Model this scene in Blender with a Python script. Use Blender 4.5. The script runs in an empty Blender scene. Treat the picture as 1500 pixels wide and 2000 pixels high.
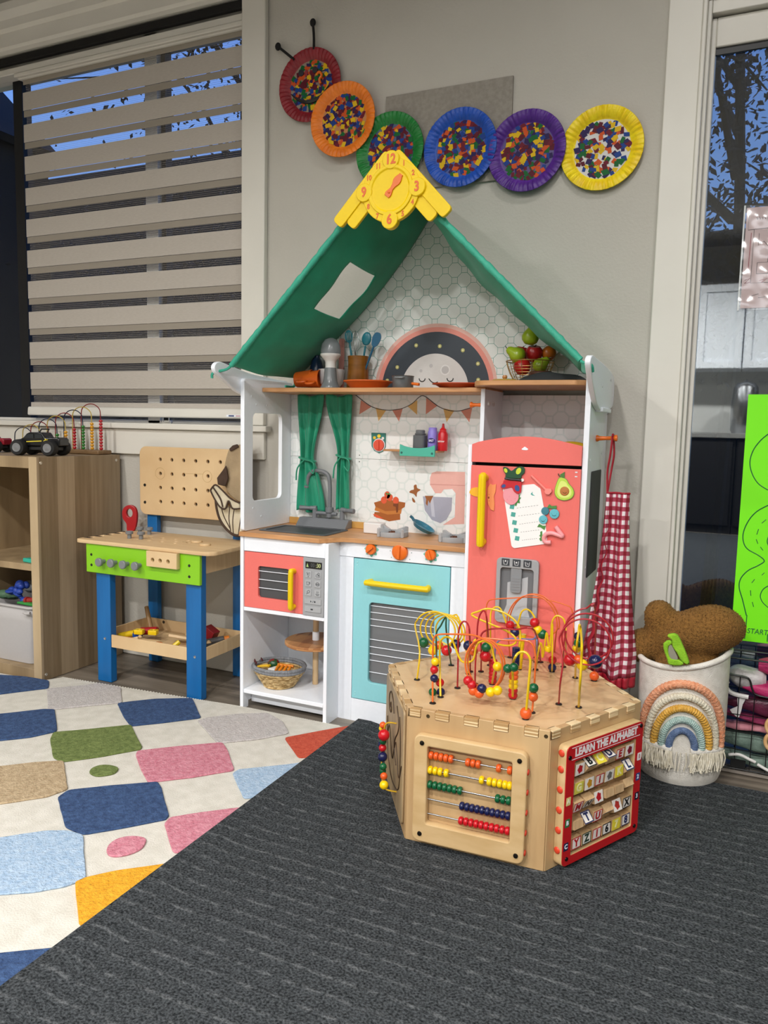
import bpy, bmesh, math, random
from mathutils import Matrix, Vector
random.seed(7)
S = bpy.context.scene
COL = S.collection
pi = math.pi
sin, cos = math.sin, math.cos

# ------------------------------------------------------------------ camera
cam_d = bpy.data.cameras.new('camera'); cam = bpy.data.objects.new('camera', cam_d); COL.objects.link(cam)
cam_d.sensor_fit = 'VERTICAL'; cam_d.sensor_height = 24.0; cam_d.lens = 18.096; cam_d.clip_start = 0.02
yaw, pitch, roll = math.radians(-24.327), math.radians(-6.185), math.radians(1.270)
fw = Vector((sin(yaw)*cos(pitch), cos(yaw)*cos(pitch), sin(pitch)))
rt = Vector((cos(yaw), -sin(yaw), 0)); up = rt.cross(fw)
rt2 = rt*cos(roll)+up*sin(roll); up2 = up*cos(roll)-rt*sin(roll)
cam.matrix_world = Matrix(((rt2.x, up2.x, -fw.x, 0), (rt2.y, up2.y, -fw.y, 0), (rt2.z, up2.z, -fw.z, 0.9), (0, 0, 0, 1)))
S.camera = cam

# ------------------------------------------------------------------ exposure, sky
S.view_settings.view_transform = 'Standard'; S.view_settings.look = 'None'
S.view_settings.exposure = 0.0; S.view_settings.gamma = 1.0; S.view_settings.use_curve_mapping = False
W = bpy.data.worlds.new('dusk_sky'); S.world = W; W.use_nodes = True
wn = W.node_tree; wn.nodes.clear()
tc = wn.nodes.new('ShaderNodeTexCoord'); sx = wn.nodes.new('ShaderNodeSeparateXYZ'); rp = wn.nodes.new('ShaderNodeValToRGB')
bg = wn.nodes.new('ShaderNodeBackground'); ow = wn.nodes.new('ShaderNodeOutputWorld')
wn.links.new(tc.outputs['Generated'], sx.inputs[0]); wn.links.new(sx.outputs['Z'], rp.inputs[0])
rp.color_ramp.elements[0].color = (0.30, 0.50, 0.92, 1); rp.color_ramp.elements[0].position = 0.0
rp.color_ramp.elements[1].color = (0.085, 0.21, 0.72, 1); rp.color_ramp.elements[1].position = 0.6
wn.links.new(rp.outputs[0], bg.inputs[0]); bg.inputs[1].default_value = 1.25; wn.links.new(bg.outputs[0], ow.inputs[0])

# ------------------------------------------------------------------ ceiling lamps (x, y, watts)
LAMPS = [(-2.3, -2.1, 86), (-0.7, -2.1, 86), (0.9, -2.1, 66), (-2.3, -0.2, 30), (-0.7, -0.2, 34), (0.9, -0.2, 28), (-0.1, 1.25, 7)]
LAMP_COL = (1.0, 0.973, 0.948)

# ------------------------------------------------------------------ materials
def lin(h):
    h = h.lstrip('#'); o = []
    for i in (0, 2, 4):
        c = int(h[i:i+2], 16)/255
        o.append(c/12.92 if c <= 0.04045 else ((c+0.055)/1.055)**2.4)
    return (*o, 1.0)
_mc = {}
def C(h, rough=0.45, metal=0.0, spec=0.5):
    k = (h, rough, metal, spec)
    if k in _mc: return _mc[k]
    m = bpy.data.materials.new('paint_'+h.lstrip('#')); m.use_nodes = True
    b = m.node_tree.nodes['Principled BSDF']; nt = m.node_tree
    b.inputs['Roughness'].default_value = rough; b.inputs['Metallic'].default_value = metal
    b.inputs['Specular IOR Level'].default_value = spec
    n = nt.nodes.new('ShaderNodeTexNoise'); n.inputs['Scale'].default_value = 35; n.inputs['Detail'].default_value = 3
    mx = nt.nodes.new('ShaderNodeMix'); mx.data_type = 'RGBA'; c = lin(h)
    mx.inputs['A'].default_value = tuple(v*0.96 for v in c[:3])+(1,); mx.inputs['B'].default_value = tuple(min(1, v*1.04) for v in c[:3])+(1,)
    nt.links.new(n.outputs['Fac'], mx.inputs['Factor']); nt.links.new(mx.outputs['Result'], b.inputs['Base Color'])
    _mc[k] = m
    return m
def tex(name, c1, c2, scale=(20, 20, 20), rough=0.6, bump=0.0, bscale=300, detail=4, lo=0.35, hi=0.65, sheen=0.0, wave=None, bstretch=None, metal=0):
    """noise mix of two colours in object space, optional fine bump"""
    m = bpy.data.materials.new(name); m.use_nodes = True; nt = m.node_tree; b = nt.nodes['Principled BSDF']
    N = nt.nodes.new; L = nt.links.new
    t = N('ShaderNodeTexCoord'); mp = N('ShaderNodeMapping'); mp.inputs['Scale'].default_value = scale
    L(t.outputs['Object'], mp.inputs['Vector'])
    n = N('ShaderNodeTexNoise'); n.inputs['Scale'].default_value = 1.0; n.inputs['Detail'].default_value = detail
    L(mp.outputs[0], n.inputs['Vector'])
    r = N('ShaderNodeValToRGB'); r.color_ramp.elements[0].position = lo; r.color_ramp.elements[1].position = hi
    r.color_ramp.elements[0].color = lin(c1); r.color_ramp.elements[1].color = lin(c2)
    L(n.outputs['Fac'], r.inputs[0]); L(r.outputs[0], b.inputs['Base Color'])
    b.inputs['Roughness'].default_value = rough; b.inputs['Metallic'].default_value = metal
    b.inputs['Sheen Weight'].default_value = sheen
    if bump:
        n2 = N('ShaderNodeTexNoise'); n2.inputs['Scale'].default_value = bscale; n2.inputs['Detail'].default_value = 2
        if bstretch:
            m2 = N('ShaderNodeMapping'); m2.inputs['Scale'].default_value = bstretch
            L(t.outputs['Object'], m2.inputs['Vector']); L(m2.outputs[0], n2.inputs['Vector'])
        else: L(t.outputs['Object'], n2.inputs['Vector'])
        bp = N('ShaderNodeBump'); bp.inputs['Strength'].default_value = bump; bp.inputs['Distance'].default_value = 0.004
        L(n2.outputs['Fac'], bp.inputs['Height']); L(bp.outputs[0], b.inputs['Normal'])
    return m
def glassy(name, tint, alpha, rough=0.05, refl='#ffffff', glossy=None):
    """see-through sheet: part transparent, part glossy or diffuse"""
    m = bpy.data.materials.new(name); m.use_nodes = True; nt = m.node_tree; nt.nodes.clear(); N = nt.nodes.new; L = nt.links.new
    o = N('ShaderNodeOutputMaterial'); mx = N('ShaderNodeMixShader'); tr = N('ShaderNodeBsdfTransparent')
    tr.inputs[0].default_value = lin(tint); mx.inputs[0].default_value = alpha
    if glossy: g = N('ShaderNodeBsdfGlossy'); g.inputs['Roughness'].default_value = rough
    else: g = N('ShaderNodeBsdfPrincipled'); g.inputs['Roughness'].default_value = rough
    g.inputs[0].default_value = lin(refl)
    L(tr.outputs[0], mx.inputs[1]); L(g.outputs[0], mx.inputs[2]); L(mx.outputs[0], o.inputs[0])
    return m
def emit(name, h, st):
    m = bpy.data.materials.new(name); m.use_nodes = True; b = m.node_tree.nodes['Principled BSDF']
    b.inputs['Base Color'].default_value = lin(h); b.inputs['Emission Color'].default_value = lin(h); b.inputs['Emission Strength'].default_value = st
    return m
def octo(name, base, line, pitch, width):
    """octagon and square wall tile print in the X-Z plane"""
    m = bpy.data.materials.new(name); m.use_nodes = True; nt = m.node_tree; b = nt.nodes['Principled BSDF']; L = nt.links.new
    def mt(op, a, b_=None, c=None):
        n = nt.nodes.new('ShaderNodeMath'); n.operation = op
        for i, v in enumerate((a, b_, c)):
            if v is None: continue
            if isinstance(v, (int, float)): n.inputs[i].default_value = v
            else: L(v, n.inputs[i])
        return n.outputs[0]
    t = nt.nodes.new('ShaderNodeTexCoord'); s = nt.nodes.new('ShaderNodeSeparateXYZ'); L(t.outputs['Object'], s.inputs[0])
    qx = mt('MULTIPLY', mt('ADD', s.outputs['X'], s.outputs['Z']), 1/pitch)
    qy = mt('MULTIPLY', mt('SUBTRACT', s.outputs['Z'], s.outputs['X']), 1/pitch)
    ax = mt('ABSOLUTE', mt('SUBTRACT', mt('FRACT', mt('ADD', qx, 50)), 0.5))
    ay = mt('ABSOLUTE', mt('SUBTRACT', mt('FRACT', mt('ADD', qy, 50)), 0.5))
    sm = mt('ADD', ax, ay); mxv = mt('MAXIMUM', ax, ay)
    d1 = mt('LESS_THAN', mt('ABSOLUTE', mt('SUBTRACT', sm, 0.70)), width*1.3)
    d2 = mt('MULTIPLY', mt('GREATER_THAN', mxv, 0.5-width), mt('LESS_THAN', sm, 0.70))
    ln = mt('MAXIMUM', d1, d2)
    mx = nt.nodes.new('ShaderNodeMix'); mx.data_type = 'RGBA'; mx.inputs['A'].default_value = lin(base); mx.inputs['B'].default_value = lin(line)
    L(ln, mx.inputs['Factor']); L(mx.outputs['Result'], b.inputs['Base Color']); b.inputs['Roughness'].default_value = 0.4
    return m

# ------------------------------------------------------------------ frames: local (u, v, w) with w pointing out of the surface
def FY(y): return Matrix(((1, 0, 0, 0), (0, 0, -1, y), (0, 1, 0, 0), (0, 0, 0, 1)))      # faces -y
def FX(x): return Matrix(((0, 0, 1, x), (1, 0, 0, 0), (0, 1, 0, 0), (0, 0, 0, 1)))       # faces +x
def FZ(z): return Matrix.Translation((0, 0, z))

def cat_rom(p, n=8, closed=False):
    P = [Vector(q) for q in p]; out = []
    N = len(P); rng = range(N) if closed else range(N-1)
    for i in rng:
        if closed: a, b, c, d = P[(i-1) % N], P[i], P[(i+1) % N], P[(i+2) % N]
        else: a, b, c, d = P[max(i-1, 0)], P[i], P[i+1], P[min(i+2, N-1)]
        for k in range(n):
            t = k/n
            out.append(0.5*((2*b)+(c-a)*t+(2*a-5*b+4*c-d)*t*t+(3*b-a-3*c+d)*t**3))
    if not closed: out.append(P[-1])
    return out
def smooth2(p, n=6): return [(v.x, v.y) for v in cat_rom([(a, b, 0) for a, b in p], n, True)]
def ell(cx, cy, rx, ry=None, n=24, a0=0, a1=2*pi, rot=0):
    ry = rx if ry is None else ry; o = []
    full = abs(a1-a0-2*pi) < 1e-6
    for i in range(n if full else n+1):
        a = a0+(a1-a0)*i/n; x, y = rx*cos(a), ry*sin(a)
        o.append((cx+x*cos(rot)-y*sin(rot), cy+x*sin(rot)+y*cos(rot)))
    return o
def rect(u0, u1, v0, v1, r=0, n=4):
    if u1 < u0: u0, u1 = u1, u0
    if v1 < v0: v0, v1 = v1, v0
    if r <= 0: return [(u0, v0), (u1, v0), (u1, v1), (u0, v1)]
    o = []
    for cx, cy, a in ((u1-r, v1-r, 0), (u0+r, v1-r, pi/2), (u0+r, v0+r, pi), (u1-r, v0+r, 1.5*pi)):
        for k in range(n+1): o.append((cx+r*cos(a+pi/2*k/n), cy+r*sin(a+pi/2*k/n)))
    return o
def roundpoly(p, r, n=4):
    o = []; N = len(p)
    for i in range(N):
        a, b, c = Vector(p[i-1]), Vector(p[i]), Vector(p[(i+1) % N])
        d1, d2 = (a-b), (c-b); k = min(r, d1.length*0.45, d2.length*0.45)
        s, e = b+d1.normalized()*k, b+d2.normalized()*k
        for j in range(n+1):
            t = j/n; q = s*(1-t)**2+b*2*t*(1-t)+e*t*t; o.append((q.x, q.y))
    return o

class MB:
    def __init__(s, T=None): s.bm = bmesh.new(); s.T = T or Matrix()
    def raw(s, vs, fs, m=0, T=None):
        T = s.T if T is None else T
        V = [s.bm.verts.new(T @ Vector(v)) for v in vs]
        for f in fs:
            try: q = s.bm.faces.new([V[i] for i in f]); q.material_index = m
            except ValueError: pass
        return s
    def box(s, x0, x1, y0, y1, z0, z1, m=0, T=None):
        v = [(x, y, z) for z in (z0, z1) for y in (y0, y1) for x in (x0, x1)]
        return s.raw(v, [(0, 2, 3, 1), (4, 5, 7, 6), (0, 1, 5, 4), (2, 6, 7, 3), (0, 4, 6, 2), (1, 3, 7, 5)], m, T)
    def prism(s, p, w0, w1, m=0, T=None):
        a = sum(p[i-1][0]*p[i][1]-p[i][0]*p[i-1][1] for i in range(len(p)))
        if a < 0: p = p[::-1]
        n = len(p); v = [(*q, w0) for q in p]+[(*q, w1) for q in p]
        return s.raw(v, [tuple(range(n-1, -1, -1)), tuple(range(n, 2*n))]+[(i, (i+1) % n, n+(i+1) % n, n+i) for i in range(n)], m, T)
    def plate(s, outer, holes, w0, w1, m=0, bev=0, T=None):
        cu = bpy.data.curves.new('t', 'CURVE'); cu.dimensions = '2D'; cu.fill_mode = 'BOTH'
        cu.extrude = (w1-w0)/2-bev; cu.bevel_depth = bev; cu.bevel_resolution = 1; cu.offset = -bev
        for p in [outer]+list(holes):
            sp = cu.splines.new('POLY'); sp.points.add(len(p)-1); sp.use_cyclic_u = True
            for i, q in enumerate(p): sp.points[i].co = (q[0], q[1], 0, 1)
        return s._cv(cu, (w0+w1)/2, m, T)
    def text(s, txt, u, v, size, w0=0, th=0.0004, m=0, T=None, rot=0, sx=1.0, bold=0.0, shear=0.0):
        cu = bpy.data.curves.new('t', 'FONT'); cu.body = txt; cu.size = size; cu.align_x = 'CENTER'; cu.align_y = 'CENTER'
        cu.extrude = th/2; cu.resolution_u = 3; cu.offset = bold; cu.shear = shear
        T = (s.T if T is None else T) @ Matrix.Translation((u, v, 0)) @ Matrix.Rotation(rot, 4, 'Z') @ Matrix.Diagonal((sx, 1, 1, 1))
        return s._cv(cu, w0+th/2, m, T)
    def _cv(s, cu, w, m, T):
        T = s.T if T is None else T
        ob = bpy.data.objects.new('t', cu); COL.objects.link(ob)
        dg = bpy.context.evaluated_depsgraph_get(); me = bpy.data.meshes.new_from_object(ob.evaluated_get(dg))
        bpy.data.objects.remove(ob); bpy.data.curves.remove(cu)
        me.transform(T @ Matrix.Translation((0, 0, w)))
        n0 = len(s.bm.faces); s.bm.from_mesh(me); s.bm.faces.ensure_lookup_table()
        for f in s.bm.faces[n0:]: f.material_index = m
        bpy.data.meshes.remove(me)
        return s
    def lathe(s, prof, c=(0, 0, 0), m=0, seg=24, R=None, T=None, arc=2*pi):
        T0 = (s.T if T is None else T) @ Matrix.Translation(c)
        if R is not None: T0 = T0 @ R
        vs = []; fs = []; n = len(prof); full = abs(arc-2*pi) < 1e-6; cnt = seg if full else seg+1
        for i in range(cnt):
            a = arc*i/seg
            for r, z in prof: vs.append((max(r, 1e-5)*cos(a), max(r, 1e-5)*sin(a), z))
        for i in range(seg):
            j = (i+1) % cnt
            for k in range(n-1): fs.append((i*n+k, j*n+k, j*n+k+1, i*n+k+1))
        if full:
            fs.append(tuple(i*n for i in range(seg))[::-1]); fs.append(tuple(i*n+n-1 for i in range(seg)))
        return s.raw(vs, fs, m, T0)
    def cyl(s, a, b, r0, r1=None, m=0, seg=16, T=None):
        a, b = Vector(a), Vector(b); d = b-a; r1 = r0 if r1 is None else r1
        R = Vector((0, 0, 1)).rotation_difference(d.normalized()).to_matrix().to_4x4()
        return s.lathe([(r0, 0), (r1, d.length)], a, m, seg, R, T)
    def ball(s, c, r, m=0, seg=16, T=None, R=None):
        if isinstance(r, (int, float)): r = (r, r, r)
        h = seg//2; prof = [(sin(pi*k/h), -cos(pi*k/h)) for k in range(h+1)]
        q = Matrix.Diagonal((*r, 1)) if R is None else R @ Matrix.Diagonal((*r, 1))
        return s.lathe(prof, c, m, seg, q, T)
    def tube(s, pts, r, m=0, seg=8, closed=False, T=None, flat=1.0):
        P = [Vector(p) for p in pts]; n = len(P); vs = []; fs = []; N = None
        for i in range(n):
            if closed: d = P[(i+1) % n]-P[i-1]
            else: d = P[min(i+1, n-1)]-P[max(i-1, 0)]
            if d.length < 1e-9: d = Vector((0, 0, 1))
            d.normalize()
            if N is None:
                N = d.orthogonal().normalized()
            N = (N-d*N.dot(d));
            if N.length < 1e-6: N = d.orthogonal()
            N.normalize(); B = d.cross(N); rr = r[i] if isinstance(r, (list, tuple)) else r
            for k in range(seg):
                a = 2*pi*k/seg; vs.append(P[i]+(N*cos(a)+B*sin(a)*flat)*rr)
        for i in range(n if closed else n-1):
            j = (i+1) % n
            for k in range(seg): fs.append((i*seg+k, i*seg+(k+1) % seg, j*seg+(k+1) % seg, j*seg+k))
        if not closed: fs += [tuple(range(seg))[::-1], tuple((n-1)*seg+k for k in range(seg))]
        return s.raw(vs, fs, m, T)
    def surf(s, f, nu, nv, m=0, T=None, skip=None, cu=False):
        vs = [f(i/nu, j/nv) for i in range(nu+1) for j in range(nv+1)]; fs = []
        for i in range(nu):
            for j in range(nv):
                if skip and skip((i+.5)/nu, (j+.5)/nv): continue
                a = i*(nv+1)+j; fs.append((a, a+nv+1, a+nv+2, a+1))
        return s.raw(vs, fs, m, T)
    def build(s, name, mats, parent=None, bev=0, seg=2, flat=False, label=None, solid=0, sub=0, loc=None, ang=40, fix=True, base=False):
        bm = s.bm
        if not isinstance(mats, (list, tuple)): mats = [mats]
        if fix: bmesh.ops.recalc_face_normals(bm, faces=bm.faces)
        co = [v.co for v in bm.verts]
        lo = Vector((min(c[i] for c in co) for i in range(3))); hi = Vector((max(c[i] for c in co) for i in range(3)))
        c = (lo+hi)/2
        if base: c.z = lo.z
        if loc is not None: c = Vector(loc)
        bmesh.ops.translate(bm, verts=bm.verts, vec=-c)
        loose = [v for v in bm.verts if not v.link_faces]
        if loose: bmesh.ops.delete(bm, geom=loose, context='VERTS')
        me = bpy.data.meshes.new(name); bm.to_mesh(me); bm.free()
        for m in mats: me.materials.append(m)
        if not flat:
            for p in me.polygons: p.use_smooth = True
            me.set_sharp_from_angle(angle=math.radians(ang))
        o = bpy.data.objects.new(name, me); COL.objects.link(o); o.location = c
        if bev:
            b = o.modifiers.new('edge', 'BEVEL'); b.width = bev; b.segments = seg; b.limit_method = 'ANGLE'; b.angle_limit = math.radians(50); b.harden_normals = False
        if solid: q = o.modifiers.new('thickness', 'SOLIDIFY'); q.thickness = solid; q.offset = 0
        if sub: q = o.modifiers.new('soft', 'SUBSURF'); q.levels = sub; q.render_levels = sub
        if parent is not None: adopt(o, parent)
        if label: o['label'] = label
        return o
def wloc(o):
    m = o.matrix_basis.copy()
    while o.parent is not None: m = o.parent.matrix_basis @ o.matrix_parent_inverse @ m; o = o.parent
    return m
def adopt(o, parent):
    o.parent = parent; o.matrix_parent_inverse = wloc(parent).inverted()
def tag(o, label, cat, group=None, kind=None):
    if label: o['label'] = label
    if cat: o['category'] = cat
    if group: o['group'] = group
    if kind: o['kind'] = kind
    return o
def thing(name, label, cat, loc=(0, 0, 0), group=None, kind=None):
    o = bpy.data.objects.new(name, None); COL.objects.link(o); o.location = loc; o.empty_display_size = 0.05
    return tag(o, label, cat, group, kind)
def struct(o): o['kind'] = 'structure'; return o
def clone(root, loc, rotz=None, label=None, group=None):
    r = root.copy(); COL.objects.link(r); r.location = loc
    if rotz is not None: r.rotation_euler.z = rotz
    if label: r['label'] = label
    if group: r['group'] = group
    def down(a, b):
        for ch in [o for o in COL.objects if o.parent is a]:
            c = ch.copy(); COL.objects.link(c); c.parent = b; down(ch, c)
    down(root, r)
    return r

# ------------------------------------------------------------------ shared materials
WHITE = C('#eff4fb', 0.35); WHITE2 = C('#e4e8ec', 0.5)
TRIM = tex('white_trim_paint', '#d9d6cc', '#dedbd1', (5, 5, 5), 0.4)
CORAL = C('#e9726a', 0.35); TEAL = C('#8ed2d9', 0.35); YELLOW = C('#efcd0c', 0.4, 0, .35); ORANGE = C('#e8701c', 0.35)
GREY = C('#7d8083', 0.4); LGREY = C('#9ea1a4', 0.4); DGREY = C('#3c4045', 0.45); BLACK = C('#0d0d0e', 0.4); STEEL = C('#b9bcc0', 0.25, 1.0)
GREEN = tex('teal_green_fabric', '#0c8f6d', '#0f9c78', (14, 14, 14), 0.75, 0.25, 700, sheen=0.2)
GREEN2 = tex('mint_green_piping', '#2f9c82', '#3aa88c', (20, 20, 20), 0.6, 0.3, 300)
WOODTOP = tex('honey_wood_laminate', '#b98555', '#cf9a68', (6, 60, 60), 0.4)
BIRCH = tex('birch_plywood', '#d2b184', '#ddc094', (5, 60, 5), 0.45, detail=5)
MAPLE = tex('maple_board', '#b9966a', '#caaa7c', (14, 14, 3), 0.38, detail=5)
MAPLE_LIT = tex('maple_lit_top', '#cba77a', '#d9ba8e', (14, 14, 3), .38, detail=5)  # maple again, brightened in colour for the light on the box top
MAPLE2 = tex('maple_frame', '#c5a473', '#d4b687', (10, 10, 30), 0.35, detail=5)
PLYEDGE = tex('ply_edge_layers', '#b48f5e', '#ead2a6', (3, 3, 320), 0.5, detail=1, lo=.45, hi=.55)
# ------------------------------------------------------------------ room shell
Yw = 2.29
WALL = tex('greige_orange_peel_paint', '#bab6ac', '#bdb9af', (6, 6, 6), 0.7, 0.22, 130)
FLOORW = tex('grey_brown_floor_planks', '#5e564c', '#857b6e', (2.2, 40, 1), 0.4, detail=6)
CEIL = tex('ceiling_paint', '#8f8b85', '#98948e', (4, 4, 4), 0.8)
X0, X1, YB, ZC = -4.2, 2.6, -3.7, 2.72
WX0, WX1, WZ0, WZ1 = -3.4, -1.582, 0.90, 2.31            # window opening
DX0, DX1, DZ1 = -0.128, 1.5, 2.02                        # glazed door opening
w = MB()
for x0, x1, z0, z1 in ((X0, WX0, 0, ZC), (WX0, WX1, 0, WZ0), (WX0, WX1, WZ1, ZC), (WX1, DX0, 0, ZC), (DX0, DX1, DZ1, ZC), (DX1, X1, 0, ZC)):
    w.box(x0, x1, Yw, Yw+0.14, z0, z1)
struct(w.build('wall_back', WALL))
struct(MB().box(X0-0.1, X0, YB, Yw+0.14, 0, ZC).build('wall_left', WALL))
struct(MB().box(X1, X1+0.1, YB, Yw+0.14, 0, ZC).build('wall_right', WALL))
struct(MB().box(X0-.1, X1+.1, YB-0.1, YB, 0, ZC).build('wall_front', WALL))
struct(MB().box(X0-.1, X1+.1, YB-.1, Yw+.14, ZC, ZC+0.1).build('ceiling', CEIL))
struct(MB().box(X0-.1, X1+.1, YB-.1, Yw+.14, -0.1, 0).build('floor', FLOORW))
b = MB()
for x0, x1 in ((X0, -1.41), (-0.335, -0.235)): b.box(x0, x1, 2.275, Yw, 0.001, 0.088)
struct(b.build('baseboard_back', TRIM, bev=0.004))

# window 1: casing, sill, apron, frame, mullion, panes
win = struct(thing('window_1', None, None, (-2.4, Yw, 0.9)))
b = MB()
b.box(-1.583, -1.490, 2.268, Yw-.001, 0.90, 2.42)
b.build('casing', TRIM, win, bev=0.003)
b = MB()
b.prism([(2.268, 2.31), (2.268, 2.325), (2.262, 2.335), (2.262, 2.385), (2.250, 2.395), (2.250, 2.425), (2.235, 2.45), (2.235, 2.478), (2.25, 2.485), (2.2895, 2.485), (2.2895, 2.31)], X0+.01, -1.485, T=FX(0))
b.build('head_casing', TRIM, win, flat=True)
MB().box(X0+.01, -1.47, 2.255, 2.36, 0.878, 0.899).build('sill', TRIM, win, bev=0.003)
MB().box(X0+.01, -1.49, 2.272, Yw-.001, 0.782, 0.877).build('apron_board', TRIM, win, bev=0.003)
b = MB()
b.box(-2.064, -2.006, 2.345, 2.368, 0.90, 2.31)
b.box(WX0, WX1, 2.345, 2.41, 2.255, 2.31); b.box(WX0, WX1, 2.345, 2.41, 0.90, 0.912); b.box(-1.60, WX1, 2.345, 2.41, 0.90, 2.31)
b.build('mullion_frame', TRIM, win, bev=0.002)
b = MB(); b.prism(rect(-1.985, -1.945, .897, .912, .003), 0, .012, T=FY(2.345)); b.tube([(-1.978, 2.33, .93), (-1.978, 2.33, .905), (-1.95, 2.33, .905), (-1.95, 2.33, .93)], .0025)
b.build('window_latch', TRIM, win)
GLASSW = glassy('window_glass', '#f4f8f8', 0.03, 0.02, glossy=True)
for x0, x1 in ((-2.70, -2.064), (-2.006, -1.60), (WX0, -2.75)):
    MB().box(x0, x1, 2.372, 2.376, 0.905, 2.26).build('pane', GLASSW, win)
MB().box(-2.005, -1.985, 2.365, 2.40, .905, 2.255).build('sash_strip', C('#2b2822', .6), win)
MB().box(-2.75, -2.70, 2.355, 2.40, 0.90, 2.31).build('side_jamb', C('#0c0d10', .6), win)

# zebra roller blind hung inside the window
bl = thing('zebra_blind', 'beige zebra roller blind with sheer stripes covering the window', 'blind', (-2.11, 2.30, 0.92))
MB().box(-2.90, -1.584, 2.272, 2.29, 2.278, 2.302).build('head_strip', C('#0b0b0c', .5), bl, label='black strip above the blind')  # black strip between head casing and blind
b = MB()
b.box(-2.85, -1.585, 2.288, 2.335, 2.245, 2.270); b.box(-2.66, -1.586, 2.283, 2.33, 2.229, 2.2445); b.cyl((-2.655, 2.305, 2.238), (-1.586, 2.305, 2.238), .013)
b.build('cassette', TRIM, bl, bev=.003)
BAND = tex('blind_band_fabric', '#b7b0a6', '#bdb6ac', (60, 4, 300), 0.85, 0.1, 500)
b2 = glassy('band_double', '#cbb9a4', 0.95, 0.9, '#9d9588')
def sheer_mat():
    m = bpy.data.materials.new('sheer_fabric'); m.use_nodes = True; nt = m.node_tree; nt.nodes.clear(); N = nt.nodes.new; L = nt.links.new
    o = N('ShaderNodeOutputMaterial'); mx = N('ShaderNodeMixShader'); tr = N('ShaderNodeBsdfTransparent'); d = N('ShaderNodeBsdfDiffuse')
    d.inputs[0].default_value = lin('#b3aca3'); t = N('ShaderNodeTexCoord'); s = N('ShaderNodeSeparateXYZ'); L(t.outputs['Object'], s.inputs[0])
    a = N('ShaderNodeMath'); a.operation = 'MULTIPLY'; a.inputs[1].default_value = 150; L(s.outputs['Z'], a.inputs[0])
    f = N('ShaderNodeMath'); f.operation = 'FRACT'; L(a.outputs[0], f.inputs[0])
    g = N('ShaderNodeMath'); g.operation = 'GREATER_THAN'; g.inputs[1].default_value = .72; L(f.outputs[0], g.inputs[0])
    h = N('ShaderNodeMath'); h.operation = 'MULTIPLY_ADD'; h.inputs[1].default_value = .17; h.inputs[2].default_value = .05; L(g.outputs[0], h.inputs[0])
    L(h.outputs[0], mx.inputs[0]); L(tr.outputs[0], mx.inputs[1]); L(d.outputs[0], mx.inputs[2]); L(mx.outputs[0], o.inputs[0])
    return m
b = MB(); per = 0.1204; zt = 2.179; xl, xr = -2.642, -1.588
for i in range(11):
    z = zt-per*i; zb = max(z-per, .957)
    if z < .97: break
    b.box(xl, xr, 2.3085, 2.3095, z-.067 if z-.067 > .957 else .957, z, 0)
    if z-.072 > .957:
        b.box(xl, xr, 2.3115, 2.312, zb+.029, z-.0672, 1)
        if zb+.032 > .957: b.box(xl+.012, xr, 2.313, 2.3135, zb, zb+.0288, 2)
b.box(xl, xr, 2.3115, 2.312, zt+.030, 2.228, 1); b.box(xl+.012, xr, 2.313, 2.3135, zt+.0002, zt+.0298, 2)
b.build('striped_fabric', [BAND, b2, sheer_mat()], bl, flat=True)
b = MB(); b.prism(roundpoly([(2.298, .922), (2.325, .922), (2.325, .957), (2.302, .957)], .008), -2.652, -1.588, T=FX(0)); b.build('bottom_rail', TRIM, bl)
b = MB(); b.prism(rect(-1.665, -1.60, .928, .936), 0, .0008, 0, FY(2.298)); b.prism(rect(-1.655, -1.632, .9295, .9345), .0008, .0012, 1, FY(2.298)); b.prism(rect(-1.625, -1.605, .931, .933), .0008, .0012, 2, FY(2.298))
b.build('rail_sticker', [WHITE, C('#3d4a78'), C('#aa3030')], bl)

# glazed door 1
dr = struct(thing('door_1', None, None, (0.4, Yw, 0)))
b = MB()
b.box(-0.235, -0.150, 2.268, Yw-.001, 0.001, 2.45); b.box(-0.150, -0.139, 2.260, Yw-.001, 0.001, 2.45)
b.build('casing', TRIM, dr, bev=.003)
b = MB(); b.box(-0.139, -0.129, 2.278, 2.40, 0.001, 2.02); b.box(-0.129, 1.5, 2.285, 2.40, 1.99, 2.035); b.box(-0.150, 1.5, 2.26, 2.289, 2.035, 2.075); b.box(-.15, 1.5, 2.268, 2.2895, 2.075, 2.17)
b.build('jamb_and_head', TRIM, dr, bev=.002)
b = MB(); b.box(-0.129, -0.116, 2.302, 2.36, 0.02, 1.985); b.box(-0.116, 1.5, 2.302, 2.36, 1.912, 1.985)
b.build('sash_frame', TRIM, dr, bev=.003)
MB().box(-0.1165, 1.5, 2.309, 2.315, 1.895, 1.912).build('gasket', BLACK, dr)
GLASSD = glassy('door_glass', '#e4ecec', 0.2, 0.015, glossy=True)
MB().box(-0.1165, 1.5, 2.316, 2.322, 0.02, 1.912).build('glass_pane', GLASSD, dr)
struct(MB().box(-0.15, 1.55, 2.20, 2.288, 0.0008, 0.012).build('trim_1', tex('grey_threshold', '#8a8178', '#9a9188', (3, 40, 3), .5), bev=.003))

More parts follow.
